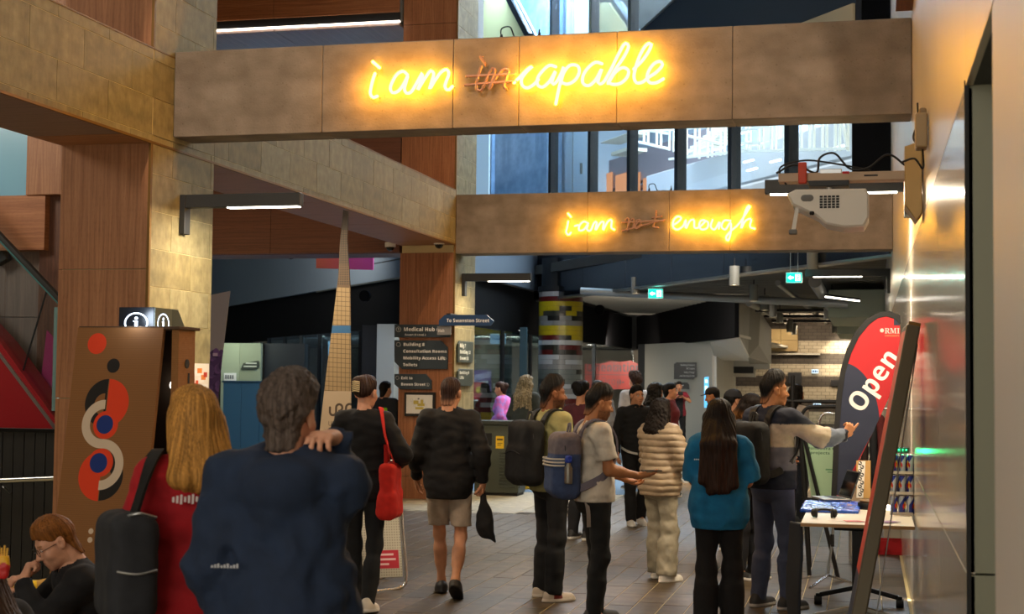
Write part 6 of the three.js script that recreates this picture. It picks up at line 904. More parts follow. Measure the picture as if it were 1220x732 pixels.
  // dark cloth hanging from the table end
  const dr = thing('hanging_cloth', 'dark curved cloth hanging from the near end of the table', 'cloth', [x0 - 0.045, 0, z0 - 0.12], 0.45); const dg = netMesh((x, y, z) => { const yy = (y - 0.4), w = 0.05 * Math.cos(yy * 3.2); return rbox([0.0 - 0.01 * yy, 0.4, 0], [0.011, 0.33, 0.07 + w], 0.01)(x + 0.012 * Math.sin(y * 7), y, z); }, [-0.06, 0.02, -0.16], [0.06, 0.78, 0.16], 0.008, null); part('cloth', dg, mat(0x202630, 0.85), dr);
}
// ---- red and navy feather flag with stand
{
  const z = -12.5, b = onZ(z, 986, 690), base = [b.x, 0, z], t = thing('feather_flag', 'curved red and navy feather flag printed "Open" with black edge sleeve', 'flag', base), L = (a, c) => { const p = onZ(z, a, c); return [p.x - base[0], p.y]; };
  const outer = [[1073, 386], [1072, 376], [1060, 371], [1046, 373], [1032, 381], [1019, 396], [1009, 416], [1002, 440], [997, 470], [994, 510], [992, 560], [990, 602]], inner = [[1072, 386], [1066, 380], [1056, 377], [1046, 379], [1035, 387], [1023, 402], [1014, 421], [1007, 444], [1003, 472], [1000, 512], [998, 560], [996, 602]];
  const sail = inner.concat([[1000, 596], [1020, 556], [1040, 515], [1058, 476], [1068, 455], [1073, 440]]).map((p) => L(...p)); const g = plate(sail, 0.01, 0.001); const bb = g.boundingBox || (g.computeBoundingBox(), g.boundingBox), a0 = L(996, 377), a1 = L(1073, 602), CW = 512, CH = 1500, X = (p) => (p - 996) / (1073 - 996) * CW, Y = (p) => (p - 377) / (602 - 377) * CH;
  part('sail', g, mat(0xffffff, 0.65, { map: canvasTex(CW, CH, (c, w, h) => { c.fillStyle = '#b0161f'; c.fillRect(0, 0, w, h); c.fillStyle = '#1d253c'; c.beginPath(); c.moveTo(0, Y(433)); c.lineTo(X(1012), Y(434)); c.bezierCurveTo(X(1034), Y(442), X(1046), Y(470), X(1048), Y(500)); c.lineTo(X(1000), Y(590)); c.lineTo(0, Y(590)); c.fill(); c.fillStyle = '#1c2238'; c.fillRect(X(1065), 0, 60, Y(388)); c.fillStyle = '#f0b8b0'; c.beginPath(); c.arc(X(1051), Y(394), 16, 0, 7); c.fill(); c.font = 'bold 58px serif'; c.save(); c.translate(X(1054), Y(397)); c.scale(1, 1); c.fillText('RMIT', 0, 4); c.font = '19px serif'; c.fillStyle = '#d8a060'; c.fillText('UNIVERSITY', 2, 28); c.restore(); c.fillStyle = '#efe6e0'; c.save(); c.translate(X(1026), Y(494)); c.rotate(-Math.atan2(70, 48) * 1.0); c.scale(1.0, 0.98); c.font = 'bold 216px sans-serif'; c.fillText('Open', 0, 0); c.restore(); }), side: THREE.DoubleSide }), t);
  const sl = outer.concat([...inner].reverse()).map((p) => L(...p)); part('pole_sleeve', metricUV(plate(sl, 0.02, 0.002, false).translate(0, 0, 0.004)), MT.black, t);
  const p0 = L(993, 606), p1 = L(986, 690); part('pole', tube([[p0[0], p0[1] + 0.1, -0.01], [p0[0] - 0.01, p0[1] - 0.25, -0.01], [0, 0.09, 0]], 0.011, 20, 8), MT.steel, t); part('pole_clamp', rod([p0[0] - 0.01, 0.32, -0.01], [p0[0] - 0.01, 0.42, -0.01], 0.016), MT.black, t); for (let k = 0; k < 4; k++) { const a = 0.4 + k * Math.PI / 2; part('stand_leg', bar([0, 0.08, 0], [Math.cos(a) * 0.34, 0.012, Math.sin(a) * 0.34], 0.022, 0.012), MT.chrome, t); }
}
// ---- tall framed board leaning on the wall, seen edge on
{
  const b0 = onZ(-8.45, 1033, 732), top = onX(0.27, 1087, 385); const t = thing('leaning_board', 'tall framed banner board leaning on the metal wall, seen edge on', 'board', [0, 0, 0]);
  const A = V(-0.115, 0.02, -8.35), Bt = V(0.27, 2.02, -9.0); const up = Bt.clone().sub(A).normalize(), wdir = V(-0.035, 0, -1).normalize(), n = up.clone().cross(wdir).normalize(), Lh = A.distanceTo(Bt);
  const g = bx(0, 0.72, 0, Lh, -0.022, 0.022, 0.006); const m4 = new THREE.Matrix4().makeBasis(wdir, up, wdir.clone().cross(up).normalize()).setPosition(A); const edgeG = bx(-0.008, 0.05, -0.01, Lh + 0.01, -0.045, 0.035, 0.012);
  edgeG.applyMatrix4(m4); part('side_rail', edgeG, mat(0x605a4c, 0.4, { metalness: 0.5 }), t); const e2 = bx(0.67, 0.73, -0.01, Lh + 0.01, -0.03, 0.03, 0.01); e2.applyMatrix4(m4); part('side_rail', e2, MT.brushed, t); const tr = bx(0, 0.72, Lh - 0.03, Lh + 0.015, -0.03, 0.03, 0.008); tr.applyMatrix4(m4); part('top_rail', tr, MT.charcoal, t);
  const f = plate([[0.02, 0.02], [0.7, 0.02], [0.7, Lh - 0.02], [0.02, Lh - 0.02]], 0.02, 0); f.translate(0, 0, -0.012); f.applyMatrix4(m4); part('print_panel', f, mat(0xffffff, 0.5, { map: canvasTex(256, 760, (c, w, h) => { c.fillStyle = '#d0472c'; c.fillRect(0, 0, w, h); c.fillStyle = '#f0e8e0'; c.save(); c.translate(60, 420); c.rotate(-Math.PI / 2); c.font = 'bold 110px sans-serif'; c.fillText('Open', -120, 40); c.restore(); c.fillStyle = '#252e48'; c.fillRect(0, 560, w, 200); }) }), t);
  const c2 = tube([A.clone().add(V(0.16, 0.35, -0.2)), Bt.clone().add(V(0.02, -0.1, -0.1))], 0.004, 8, 6); part('stay_wire', c2, MT.steel, t); const cp = bx(0.0, 0.06, Lh, Lh + 0.03, -0.035, 0.035, 0.004); cp.applyMatrix4(m4); part('top_clip', cp, MT.brass, t);
}
// ---- beyond the table: easel sign, glass rail, clothes rail, second signs
{
  let p = onZ(-13.0, 975, 590); const t = thing('easel_sign', 'pale green printed A-board on a black easel behind the table', 'sign', [p.x, 0, -13.0], -0.25); t.rotation.x = 0; const y0 = onZ(-13, 975, 592).y, y1 = onZ(-13, 975, 525).y;
  const pl = plate([[-0.06, y0], [0.2, y0], [0.12, y1], [-0.14, y1]], 0.02, 0.002); part('board', pl, mat(0xffffff, 0.55, { map: canvasTex(200, 420, (g, w, h) => { g.fillStyle = '#9dbb98'; g.fillRect(0, 0, w, h); g.fillStyle = '#3c5a44'; font(g, 26, 'bold'); g.fillText('Bundoora to', 24, 70); g.fillText('projects', 40, 104); g.fillStyle = '#5c8a66'; g.fillRect(120, 210, 60, 12); g.fillRect(130, 230, 40, 8); }) }), t);
  part('easel_leg', bar([-0.16, y1 + 0.1, 0.015], [-0.05, 0.02, 0.1], 0.025, 0.025), MT.black, t); part('easel_leg', bar([-0.14, y1 + 0.1, 0.015], [0.2, 0.02, 0.1], 0.025, 0.025), MT.black, t); part('easel_leg', bar([-0.15, y1 + 0.1, -0.02], [-0.22, 0.02, -0.5], 0.025, 0.025), MT.black, t); part('easel_bar', bar([-0.14, y0 - 0.02, 0.03], [0.18, y0 - 0.02, 0.03], 0.02, 0.02), MT.black, t);
  const a = onZ(-14.5, 932, 478), r = thing('glass_balustrade', 'glass balustrade with black tubular rail behind the pointing man', 'balustrade', [a.x, 0, -14.5]); const W = 1.0; part('top_rail', rod([-0.15, a.y, 0], [W * 0.55, a.y, 0], 0.018), MT.black, r); part('post', rod([0.1, 0, 0], [0.1, a.y + 0.25, 0], 0.02), MT.black, r); part('loop_rail', tube([[0.12, 0.75, 0], [0.14, 1.05, 0], [0.22, a.y - 0.08, 0], [0.4, a.y - 0.05, 0], [W * 0.55, a.y - 0.05, 0]], 0.017, 40, 8), MT.black, r); part('steel_loop', tube([[0.36, 1.15, 0.02], [0.36, 1.33, 0.02], [0.4, 1.38, 0.02], [0.55, 1.38, 0.02]], 0.012, 30, 8), MT.chrome, r); part('glass_panel', bx(0.12, W * 0.55, 0.1, a.y - 0.1, -0.006, 0.006), MT.glass, r); part('mid_rail', rod([0.1, 0.9, 0], [W * 0.55, 0.9, 0], 0.012), MT.black, r);
  // clothes rail
  const c = onZ(-14.2, 1040, 487), k = thing('clothes_rail', 'steel clothes rail hung with dark and red garments behind the flag', 'clothes rail', [c.x, 0, -14.2]); part('rail', rod([-0.22, c.y, 0], [0.3, c.y, 0], 0.012), MT.chrome, k); part('upright', rod([-0.21, 0, 0], [-0.21, c.y, 0], 0.014), MT.chrome, k); part('upright', rod([0.29, 0, 0], [0.29, c.y, 0], 0.014), MT.chrome, k); part('base_bar', rod([-0.21, 0.02, -0.25], [-0.21, 0.02, 0.25], 0.014), MT.chrome, k); part('base_bar', rod([0.29, 0.02, -0.25], [0.29, 0.02, 0.25], 0.014), MT.chrome, k);
  [[-0.15, 0xa02028, 'bright red'], [-0.08, 0x2a1a14, 'dark brown'], [0.0, 0x1a1c20, 'black'], [0.07, 0x5a1c1c, 'maroon'], [0.15, 0x24303a, 'dark slate']].forEach(([x, col, w], i) => { const q = thing('hung_jacket', w + ' jacket on a hanger on the clothes rail', 'jacket', [c.x + x, c.y, -14.2]); const f = uni(0.03, capS([0, -0.09, -0.15], [0, -0.09, 0.15], 0.03), rbox([0, -0.42, 0], [0.028, 0.33, 0.2], 0.025), capS([0, -0.1, 0.17], [0.01, -0.6, 0.25], 0.035, 0.03), capS([0, -0.1, -0.17], [0.01, -0.6, -0.25], 0.035, 0.03)); part('garment', netMesh((x, y, z) => f(x, y, z) + 0.006 * nz(x * 20, y * 5, z * 30), [-0.1, -0.8, -0.33], [0.1, -0.02, 0.33], 0.016, null), mat(col, 0.85), q); part('hanger', tube([[0, -0.06, -0.16], [0, -0.03, 0], [0, 0.0, 0.0], [0, 0.02, 0.01]], 0.005, 16, 6), MT.chrome, q); });
  // green striped shelf sign and red crate low down
  const s = onZ(-15.5, 1068, 452), sh = thing('green_leaflet_rack', 'green-striped leaflet rack showing beside the flag edge', 'rack', [s.x, 0, -15.5]); for (let i = 0; i < 6; i++) part('leaflet_shelf', bx(-0.12, 0.12, s.y - 0.2 + i * 0.06, s.y - 0.165 + i * 0.06, -0.03, 0, 0.003), mat(i % 2 ? 0x5c9a5c : 0x3a7a48, 0.6), sh); part('back_panel', bx(-0.13, 0.13, 0, s.y + 0.22, -0.06, -0.03, 0.004), mat(0xb9b4a4, 0.7), sh);
  for (const [px, py, z, lab] of [[1065, 660, -11.8, 'red plastic crate on the floor under the table']]) { const o = onY(0, px, py), q = thing('crate', lab, 'crate', [o.x - 0.02, 0, o.z], 0.1); part('base', bx(-0.16, 0.16, 0, 0.02, -0.12, 0.12, 0.004), MT.red, q); for (const [x0, x1, z0, z1] of [[-0.16, -0.15, -0.12, 0.12], [0.15, 0.16, -0.12, 0.12], [-0.16, 0.16, -0.12, -0.11], [-0.16, 0.16, 0.11, 0.12]]) part('wall', bx(x0, x1, 0.02, 0.14, z0, z1, 0.003), MT.red, q); }
}
// ================================================================== PEOPLE
const at2 = (px, d) => { const p = atDepth(px, 450, d); return [p.x, p.z]; };
const away = (px, d) => { const [x, z] = at2(px, d); return Math.atan2(x, z); };           // yaw that turns the back square to the camera
const pi = Math.PI, NAVY = 0x1c2536, SOFTBLACK = 0x111113;
// yaw helper: 0 away from the camera at that pixel, + turns the person towards the right of the picture
const faceFrom = (px, d, turn) => { const [x, z] = at2(px, d); const a = Math.atan2(x, z); return a - turn; };   // a = direction from camera outwards
function ribbon(pts, w, th, m, parent, name, out) {          // a flat strap along points; out gives its outward side
  const c = new THREE.CatmullRomCurve3(pts.map((p) => V(...p)), false, 'centripetal'), n = 28, pos = [], idx = [];
  for (let i = 0; i <= n; i++) { const p = c.getPoint(i / n), t = c.getTangent(i / n), o = out(p).clone(); o.sub(t.clone().multiplyScalar(o.dot(t))).normalize(); const s = t.clone().cross(o).normalize(); for (const [a, b] of [[-1, -1], [1, -1], [1, 1], [-1, 1]]) { const q = p.clone().addScaledVector(s, a * w / 2).addScaledVector(o, b * th / 2); pos.push(q.x, q.y, q.z); } }
  for (let i = 0; i < n; i++) for (let k = 0; k < 4; k++) { const a = i * 4 + k, b = i * 4 + (k + 1) % 4, a2 = a + 4, b2 = b + 4; idx.push(a, b, b2, a, b2, a2); }
  idx.push(0, 2, 1, 0, 3, 2); const e = n * 4; idx.push(e, e + 1, e + 2, e, e + 2, e + 3);
  let g = new THREE.BufferGeometry(); g.setAttribute('position', new THREE.Float32BufferAttribute(pos, 3)); g.setIndex(idx); g = g.toNonIndexed(); g.computeVertexNormals(); g.setAttribute('uv', new THREE.BufferAttribute(new Float32Array(g.attributes.position.count * 2), 2)); return part(name, g, m, parent);
}
function backpack(p, label, o) {
  const t = worn('backpack', label, 'backpack', p), w = o.w ?? 0.15, h = o.h ?? 0.24, d = o.d ?? 0.085, cy = o.cy ?? 1.2, cz = -0.135 - d - (o.off ?? 0.01), inner = new THREE.Group();
  const X = (f) => through(p.T, f), lo = [-0.5, 0.6, -0.75], hi = [0.5, 1.75, 0.4];
  const bag = X((x, y, z) => uni(0.03, rbox([0, cy, cz], [w, h, d], 0.07), rbox([0, cy - h * 0.3, cz - d * 0.55], [w * 0.86, h * 0.55, d * 0.75], 0.05))(x, y, z) + 0.006 * nz(x * 12, y * 10, z * 12) + 0.003 * nz(x * 30, y * 26, z * 30));
  const inv = p.T.clone().invert(), q = V(); const col = (x, y, z) => { q.set(x, y, z).applyMatrix4(inv); return mul(o.col(q.x, q.y - cy, q.z - cz), 0.9 + 0.2 * nz(x * 40, y * 40, z * 40)); };
  part('bag_body', netMesh(bag, lo, hi, 0.012, col), o.shiny ? nylonMat : clothMat, t);
  const tm = (pts) => pts.map((a) => V(...a).applyMatrix4(p.T).toArray()), nrm = new THREE.Matrix3().setFromMatrix4(p.T), outward = (pp) => { const l = pp.clone().applyMatrix4(inv); return V(l.x * 0.4, Math.max(0, l.y - 1.38) * 6, l.z + 0.02).applyMatrix3(nrm); };
  const g = o.g ?? 0;
  for (const s of [1, -1]) { if (o.one && s !== o.one) continue; ribbon(tm([[s * 0.07, cy + h * 0.72, cz + d * 0.8], [s * 0.09, 1.475 + g, -0.11], [s * 0.1, 1.515 + g, -0.03], [s * 0.105, 1.485 + g, 0.06], [s * 0.12, 1.39, 0.122 + g], [s * 0.145, 1.25, 0.118 + g], [s * 0.185, 1.12, 0.03], [s * 0.15, 1.03, -0.11], [s * 0.1, cy - h * 0.7, cz + d * 0.6]]), 0.055, 0.014, o.strap, t, 'strap', outward); }
  ribbon(tm([[-0.035, cy + h * 0.95, cz + 0.03], [-0.02, cy + h + 0.055, cz + 0.04], [0.02, cy + h + 0.055, cz + 0.04], [0.035, cy + h * 0.95, cz + 0.03]]), 0.022, 0.01, o.strap, t, 'carry_loop', (pp) => V(0, 0, -1));
  const zp = tm([[-w * 0.96, cy + h * 0.2, cz - d * 0.35], [-w * 0.9, cy + h * 0.75, cz - d * 0.45], [0, cy + h * 0.97, cz - d * 0.5], [w * 0.9, cy + h * 0.75, cz - d * 0.45], [w * 0.96, cy + h * 0.2, cz - d * 0.35]]); part('zip', tube(zp, 0.0045, 40, 6), o.zip || MT.black, t);
  const zp2 = tm([[-w * 0.7, cy - h * 0.02, cz - d * 1.33], [0, cy + h * 0.08, cz - d * 1.36], [w * 0.7, cy - h * 0.02, cz - d * 1.33]]); part('pocket_zip', tube(zp2, 0.004, 24, 6), o.zip || MT.black, t);
  return t;
}
const solid = (h) => { const c = rgb(h); return () => c; };

// --- A: fair-haired woman in red passing close by
{
  const yaw = faceFrom(234, 5.2, -0.3), p = person('fair-haired person in a red jacket with white lettering, seen close from behind', at2(232, 5.2), yaw, { H: 1.64, fem: 1, skin: 'pale', fine: 1, headYaw: 0.1, hair: { style: 'long', color: 'blond', len: 0.24, w: 0.088, bz: -0.06, t: 0.018 },
    armL: { t: [0.26, 0.92, 0.12] }, armR: { t: [-0.27, 0.95, -0.12] }, legL: { z: 0.2, x: 0.09 }, legR: { z: -0.22, x: -0.09, lift: 0.06, pitch: 0.3 }, hipY: 0.91,
    top: { name: 'jacket', color: (x, y, z, t) => (Math.abs(t.x) > 0.2 && t.y < 1.22 ? rgb(0x14161c) : rgb(0xa80f1c)), g: 0.022, sleeve: 2, hem: 0.9, collar: 0.016, amp: 0.009 }, bottom: { color: 0x14161c, g: 0.012 }, shoe: { color: 0x222226 } });
  // white lettering across the shoulders, blurred beyond reading in the picture: short even strokes on the cloth
  const r = p.root; const m = mat(0xe8dede, 0.7); const strokes = []; for (let i = 0; i < 17; i++) { const x = 0.115 - i * 0.0144, h = 0.02 + 0.008 * ((i * 7) % 3), z = -0.150 + 0.35 * x * x, y = 1.355; const g = bx(-0.004, 0.004, -h / 2, h / 2, -0.0025, 0.0025, 0.001); g.rotateX(-0.1); g.translate(x, y, z); strokes.push(g); }
  const g = join(strokes); g.applyMatrix4(p.T); part('back_lettering', g, m, r);
  const t = worn('shoulder_bag', 'dark grey padded bag with a pale trim hanging beside the red jacket', 'bag', p); const f = (x, y, z) => rbox([0.27, 1.1, -0.1], [0.09, 0.2, 0.15], 0.06)(x, y, z) + 0.006 * nz(x * 14, y * 12, z * 14); part('bag_body', netMesh(f, [0.1, 0.8, -0.35], [0.45, 1.4, 0.15], 0.012, (x, y, z) => mul(rgb(0x24262c), 0.9 + 0.2 * nz(x * 40, y * 40, z * 40))), clothMat, t);
  part('trim', tube([[0.31, 1.285, -0.2], [0.27, 1.302, -0.24], [0.2, 1.285, -0.23]], 0.006, 24, 6), MT.steel, t); part('trim', tube([[0.2, 1.1, -0.252], [0.27, 1.09, -0.258], [0.34, 1.1, -0.24]], 0.005, 24, 6), MT.steel, t); ribbon([[0.26, 1.28, -0.14], [0.19, 1.47, -0.1], [0.14, 1.515, -0.02], [0.16, 1.44, 0.1], [0.25, 1.27, -0.02]], 0.045, 0.012, MT.black, t, 'strap', (q) => V(q.x * 0.3, 1, 0));
}
// --- B: person in a big navy jacket, closest of all
{
  const yaw = faceFrom(342, 4.55, 0.2), p = person('person in a bulky navy hooded jacket with brown-grey hair, closest of the walkers', at2(344, 4.6), yaw, { H: 1.68, skin: 'pale', fine: 1, big: 0.01, headYaw: -0.25, hair: { style: 'short', color: 'grey', t: 0.024, vol: 0.03, back: -0.1, side: -0.02, curl: 0.011 },
    armL: { t: [0.22, 0.93, 0.12] }, armR: { t: [-0.14, 1.55, 0.07], hint: [0.05, -1, 0.8], f: [0.3, 0.12, -1], n: [0.15, -1, -0.25], curl: 0.7 }, legL: { z: -0.2, x: 0.1, lift: 0.04, pitch: 0.25 }, legR: { z: 0.2, x: -0.1 }, hipY: 0.91,
    top: { name: 'jacket', color: 0x182a46, g: 0.032, hem: 0.74, hood: 1, amp: 0.02, fx: 9, fy: 10, flare: 0.03, wide: 0.01 }, bottom: { color: 0x10141c, g: 0.014 }, shoe: { color: 0x2a2018 } });
  const g = []; for (let i = 0; i < 9; i++) g.push(bx(0.19 - i * 0.01, 0.196 - i * 0.01, 1.165, 1.172 + (i % 3) * 0.003, -0.196 + 0.00, -0.19)); const q = join(g); q.applyMatrix4(p.T); part('small_print', q, mat(0xb8bcc4, 0.6), p.root);
}
// --- C: woman in black with claw clip and red tote
{
  const f0 = onY(0, 428, 731), yaw = faceFrom(430, 10, 0.2), p = person('woman in black with a claw clip in her brown hair carrying a red tote', [f0.x, f0.z - 0.05], yaw, { H: 1.68, fem: 1, skin: 'pale', headYaw: -0.3, hair: { style: 'updo', color: 'brown', t: 0.014, back: -0.06 },
    armL: { t: [0.27, 0.92, 0.05] }, armR: { t: [-0.24, 1.1, 0.16], hint: [-0.6, -0.2, -1] }, legL: { z: 0.1, x: 0.07 }, legR: { z: -0.12, x: -0.07, lift: 0.02, pitch: 0.1 },
    top: { name: 'jumper', color: 0x0e0d0f, g: 0.024, hem: 0.84, wide: 0.012, amp: 0.012, collar: 0.012 }, bottom: { color: 0x17181a, g: 0.006, ankle: 0.004 }, shoe: { color: 0xd8cfc0 } });
  const clip = []; for (let i = 0; i < 6; i++) clip.push(tube([[0.035, 0.085 - i * 0.014, -0.15], [0.01, 0.09 - i * 0.014, -0.165], [-0.03, 0.084 - i * 0.014, -0.158]], 0.0055, 10, 6)); const cg = join(clip); cg.applyMatrix4(p.HM); part('hair_clip', cg, mat(0xc8b488, 0.4), p.root);
  const t = worn('tote_bag', 'bright red cloth tote bag hanging from the shoulder of the woman in black', 'bag', p); const cx = -0.215, cz = -0.07; const f = (x, y, z) => uni(0.02, rbox([cx, 0.92, cz], [0.06, 0.2, 0.17], 0.04), rbox([cx, 0.82, cz], [0.075, 0.11, 0.185], 0.05))(x, y, z) + 0.01 * nz(x * 12, y * 9, z * 12) + 0.004 * nz(x * 30, y * 22, z * 30);
  part('bag_body', netMesh(f, [-0.4, 0.62, -0.35], [-0.05, 1.2, 0.2], 0.011, (x, y, z) => mul(rgb(0xd02418), 0.92 + 0.16 * nz(x * 30, y * 30, z * 30))), clothMat, t); for (const dz of [-0.07, 0.05]) ribbon([[cx - 0.05, 1.1, cz + dz], [-0.19, 1.3, -0.11 + dz * 0.4], [-0.145, 1.495, -0.06 + dz * 0.3], [-0.125, 1.53, -0.01 + dz * 0.3], [-0.14, 1.46, 0.07 + dz * 0.2], [cx + 0.02, 1.1, cz + dz]], 0.03, 0.006, mat(0xc41c14, 0.8), t, 'handle', (q) => V(-0.3, 1, 0));
}
// --- D: man in black jacket and beige shorts walking away
{
  const f0 = onY(0, 533, 712), yaw = faceFrom(535, 11.2, 0.05), p = person('man in a black jacket and beige shorts walking away across the pavers', [f0.x, f0.z], yaw, { H: 1.7, skin: 'light', headYaw: -0.25, headPitch: 0.08, hair: { style: 'short', color: 'brown', t: 0.006, vol: 0.006, back: -0.09, fade: 1 },
    armL: { t: [0.265, 0.93, 0.14] }, armR: { t: [-0.27, 0.92, 0.0], curl: 0.9 }, legL: { z: 0.24, x: 0.06, lift: 0.0 }, legR: { z: -0.2, x: -0.07, lift: 0.075, pitch: 0.55 }, hipY: 0.905,
    top: { name: 'jacket', color: 0x0c0b0c, g: 0.02, hem: 0.8, collar: 0.018, amp: 0.01, flare: 0.01 }, bottom: { name: 'shorts', shorts: 0.8, color: 0xb0a08e, g: 0.014 }, shoe: { color: 0x141010, sole: 0x1c1614, low: 1 } });
  const h = p.arms[1], w = V(...h.wr).addScaledVector(V(...h.f).normalize(), 0.09).toArray(), t = worn('folded_cap', 'soft black cap dangling from the hand of the man in shorts', 'cap', p); const f = (x, y, z) => uni(0.03, capS([w[0], w[1] + 0.03, w[2]], [w[0] - 0.005, w[1] - 0.12, w[2]], 0.014, 0.035), ell([w[0] - 0.015, w[1] - 0.24, w[2]], [0.07, 0.14, 0.045]), capS([w[0] - 0.02, w[1] - 0.28, w[2]], [w[0] - 0.1, w[1] - 0.4, w[2]], 0.06, 0.012))(x, y, z) + 0.005 * nz(x * 25, y * 20, z * 25);
  part('crown', netMesh(f, [w[0] - 0.2, w[1] - 0.46, w[2] - 0.12], [w[0] + 0.14, w[1] + 0.08, w[2] + 0.12], 0.009, solid(0x0c0c0e)), clothMat, t); part('band', tube([[w[0] + 0.02, w[1] - 0.13, w[2] + 0.04], [w[0] + 0.05, w[1] - 0.22, w[2] + 0.045], [w[0] + 0.02, w[1] - 0.34, w[2] + 0.045]], 0.004, 16, 6), MT.charcoal, t);
}
// --- E: man in olive polo with black backpack
{
  const f0 = onY(0, 655, 714), yaw = faceFrom(660, 11, 0.95), p = person('bearded man in an olive polo with a black backpack looking sideways', [f0.x, f0.z], yaw, { H: 1.68, skin: 'brown', beard: 0.85, fine: 1, headYaw: -0.35, hair: { style: 'short', color: 'black', t: 0.009, vol: 0.036, front: 0.078, fade: 1 },
    armL: { t: [0.24, 0.98, 0.12] }, armR: { t: [-0.23, 0.95, 0.12] }, legL: { x: 0.14, z: 0.02 }, legR: { x: -0.13, z: -0.06 }, top: { name: 'polo', color: 0x95905e, g: 0.018, sleeve: 0.62, hem: 0.86, collar: 0.016, amp: 0.009 }, bottom: { color: 0x0c0c0e, g: 0.014, ankle: 0.02, wide: 0.004, amp: 0.007 }, shoe: { color: 0xc9b8a4, sole: 0xe0d4c4, accent: 0x7c2a20 } });
  backpack(p, 'large black backpack worn over the olive polo', { col: solid(0x0b0b0d), strap: MT.black, w: 0.16, h: 0.26, d: 0.1, cy: 1.17, zip: MT.charcoal });
}
// --- F: man in white T-shirt with blue-grey backpack and phone
{
  const yaw = faceFrom(705, 10.3, 1.25), pos = at2(710, 10.25), p = person('young man in a white T-shirt with a blue backpack holding out a phone', pos, yaw, { H: 1.625, skin: 'tan', beard: 0.7, fine: 1, headYaw: 0.0, headPitch: 0.16, hair: { style: 'short', color: 'black', t: 0.012, vol: 0.034, front: 0.052, side: 0.01, back: -0.085, fade: 1 },
    armR: { t: [-0.16, 1.1, 0.29], hint: [-0.25, -0.6, -1], f: [0.05, 0.05, 1], n: [0.25, 1, 0], curl: 0.28 }, armL: { t: [0.15, 1.06, 0.28], hint: [0.25, -0.6, -1], n: [-0.4, 1, 0] }, legL: { x: 0.1, z: 0.05 }, legR: { x: -0.1, z: -0.04 },
    top: { name: 'tshirt', color: 0xd6cdbf, g: 0.016, sleeve: 0.72, hem: 0.9, amp: 0.01, wide: 0.018 }, bottom: { name: 'jeans', color: 0x111214, g: 0.012, ankle: 0.01, amp: 0.007, fy: 14 }, shoe: { color: 0x2a2a2c } });
  const bb = backpack(p, 'blue and grey backpack with three pale stripes and a bottle in its side net', { w: 0.155, h: 0.25, d: 0.1, cy: 1.17, strap: mat(0x6a6470, 0.8), zip: MT.charcoal, col: (x, y, z) => (y > 0.09 ? rgb(0x746c74) : rgb(0x3d4f78)) });
  const inv = p.T; for (let i = 0; i < 3; i++) { const pts = []; for (let a = -1.5; a <= 1.51; a += 0.15) { const x = 0.163 * Math.sign(a) * Math.sqrt(Math.abs(Math.sin(a))), z = -0.255 - 0.128 * Math.sqrt(Math.max(0, Math.cos(a))); pts.push(V(x, 1.225 - i * 0.024, z - 0.005).applyMatrix4(inv).toArray()); } ribbon(pts, 0.012, 0.004, mat(0xd8d0c4, 0.6), bb, 'stripe', (q) => V(0, 0, -1).applyMatrix3(new THREE.Matrix3().setFromMatrix4(inv)).add(V(q.x, 0, q.z).multiplyScalar(0.3)).normalize()); }
  const tail = ribbon([[-0.1, 0.98, -0.12], [-0.14, 0.84, -0.1], [-0.13, 0.72, -0.09]].map((q) => q), 0.03, 0.005, mat(0x8a8078, 0.8), bb, 'strap_tail', () => V(-1, 0, 0));
  const bo = worn('water_bottle', 'steel water bottle with a blue lid in the side net of the blue backpack', 'bottle', p); const bpos = V(-0.185, 1.13, -0.27).applyMatrix4(p.T); const body = lathe([[0.001, -0.085], [0.026, -0.085], [0.03, -0.075], [0.03, 0.03], [0.016, 0.055], [0.016, 0.07]], 22); body.translate(bpos.x, bpos.y, bpos.z); part('bottle_body', body, MT.brushed, bo); const lid = lathe([[0.001, 0.125], [0.024, 0.12], [0.027, 0.075], [0.018, 0.07], [0.001, 0.07]], 22); lid.translate(bpos.x, bpos.y, bpos.z); part('lid', lid, mat(0x1838a8, 0.4), bo); part('carry_ring', new THREE.TorusGeometry(0.017, 0.004, 6, 20).rotateY(Math.PI / 2).translate(bpos.x - 0.024, bpos.y + 0.1, bpos.z), mat(0x2a50c0, 0.4), bo);
  const h = p.arms[1], w = V(...h.wr).add(V(0.0, 0.036, 0.1)).toArray(), ph = worn('phone', 'dark smartphone held flat in the palm of the man in white', 'phone', p); const pg = bx(-0.036, 0.036, -0.004, 0.004, -0.075, 0.075, 0.003); pg.translate(...w); part('case', pg, MT.black, ph); const sg = bx(-0.032, 0.032, 0.004, 0.0055, -0.07, 0.07); sg.translate(...w); part('screen', sg, phys(0x2c3a58, 0.08), ph);
}
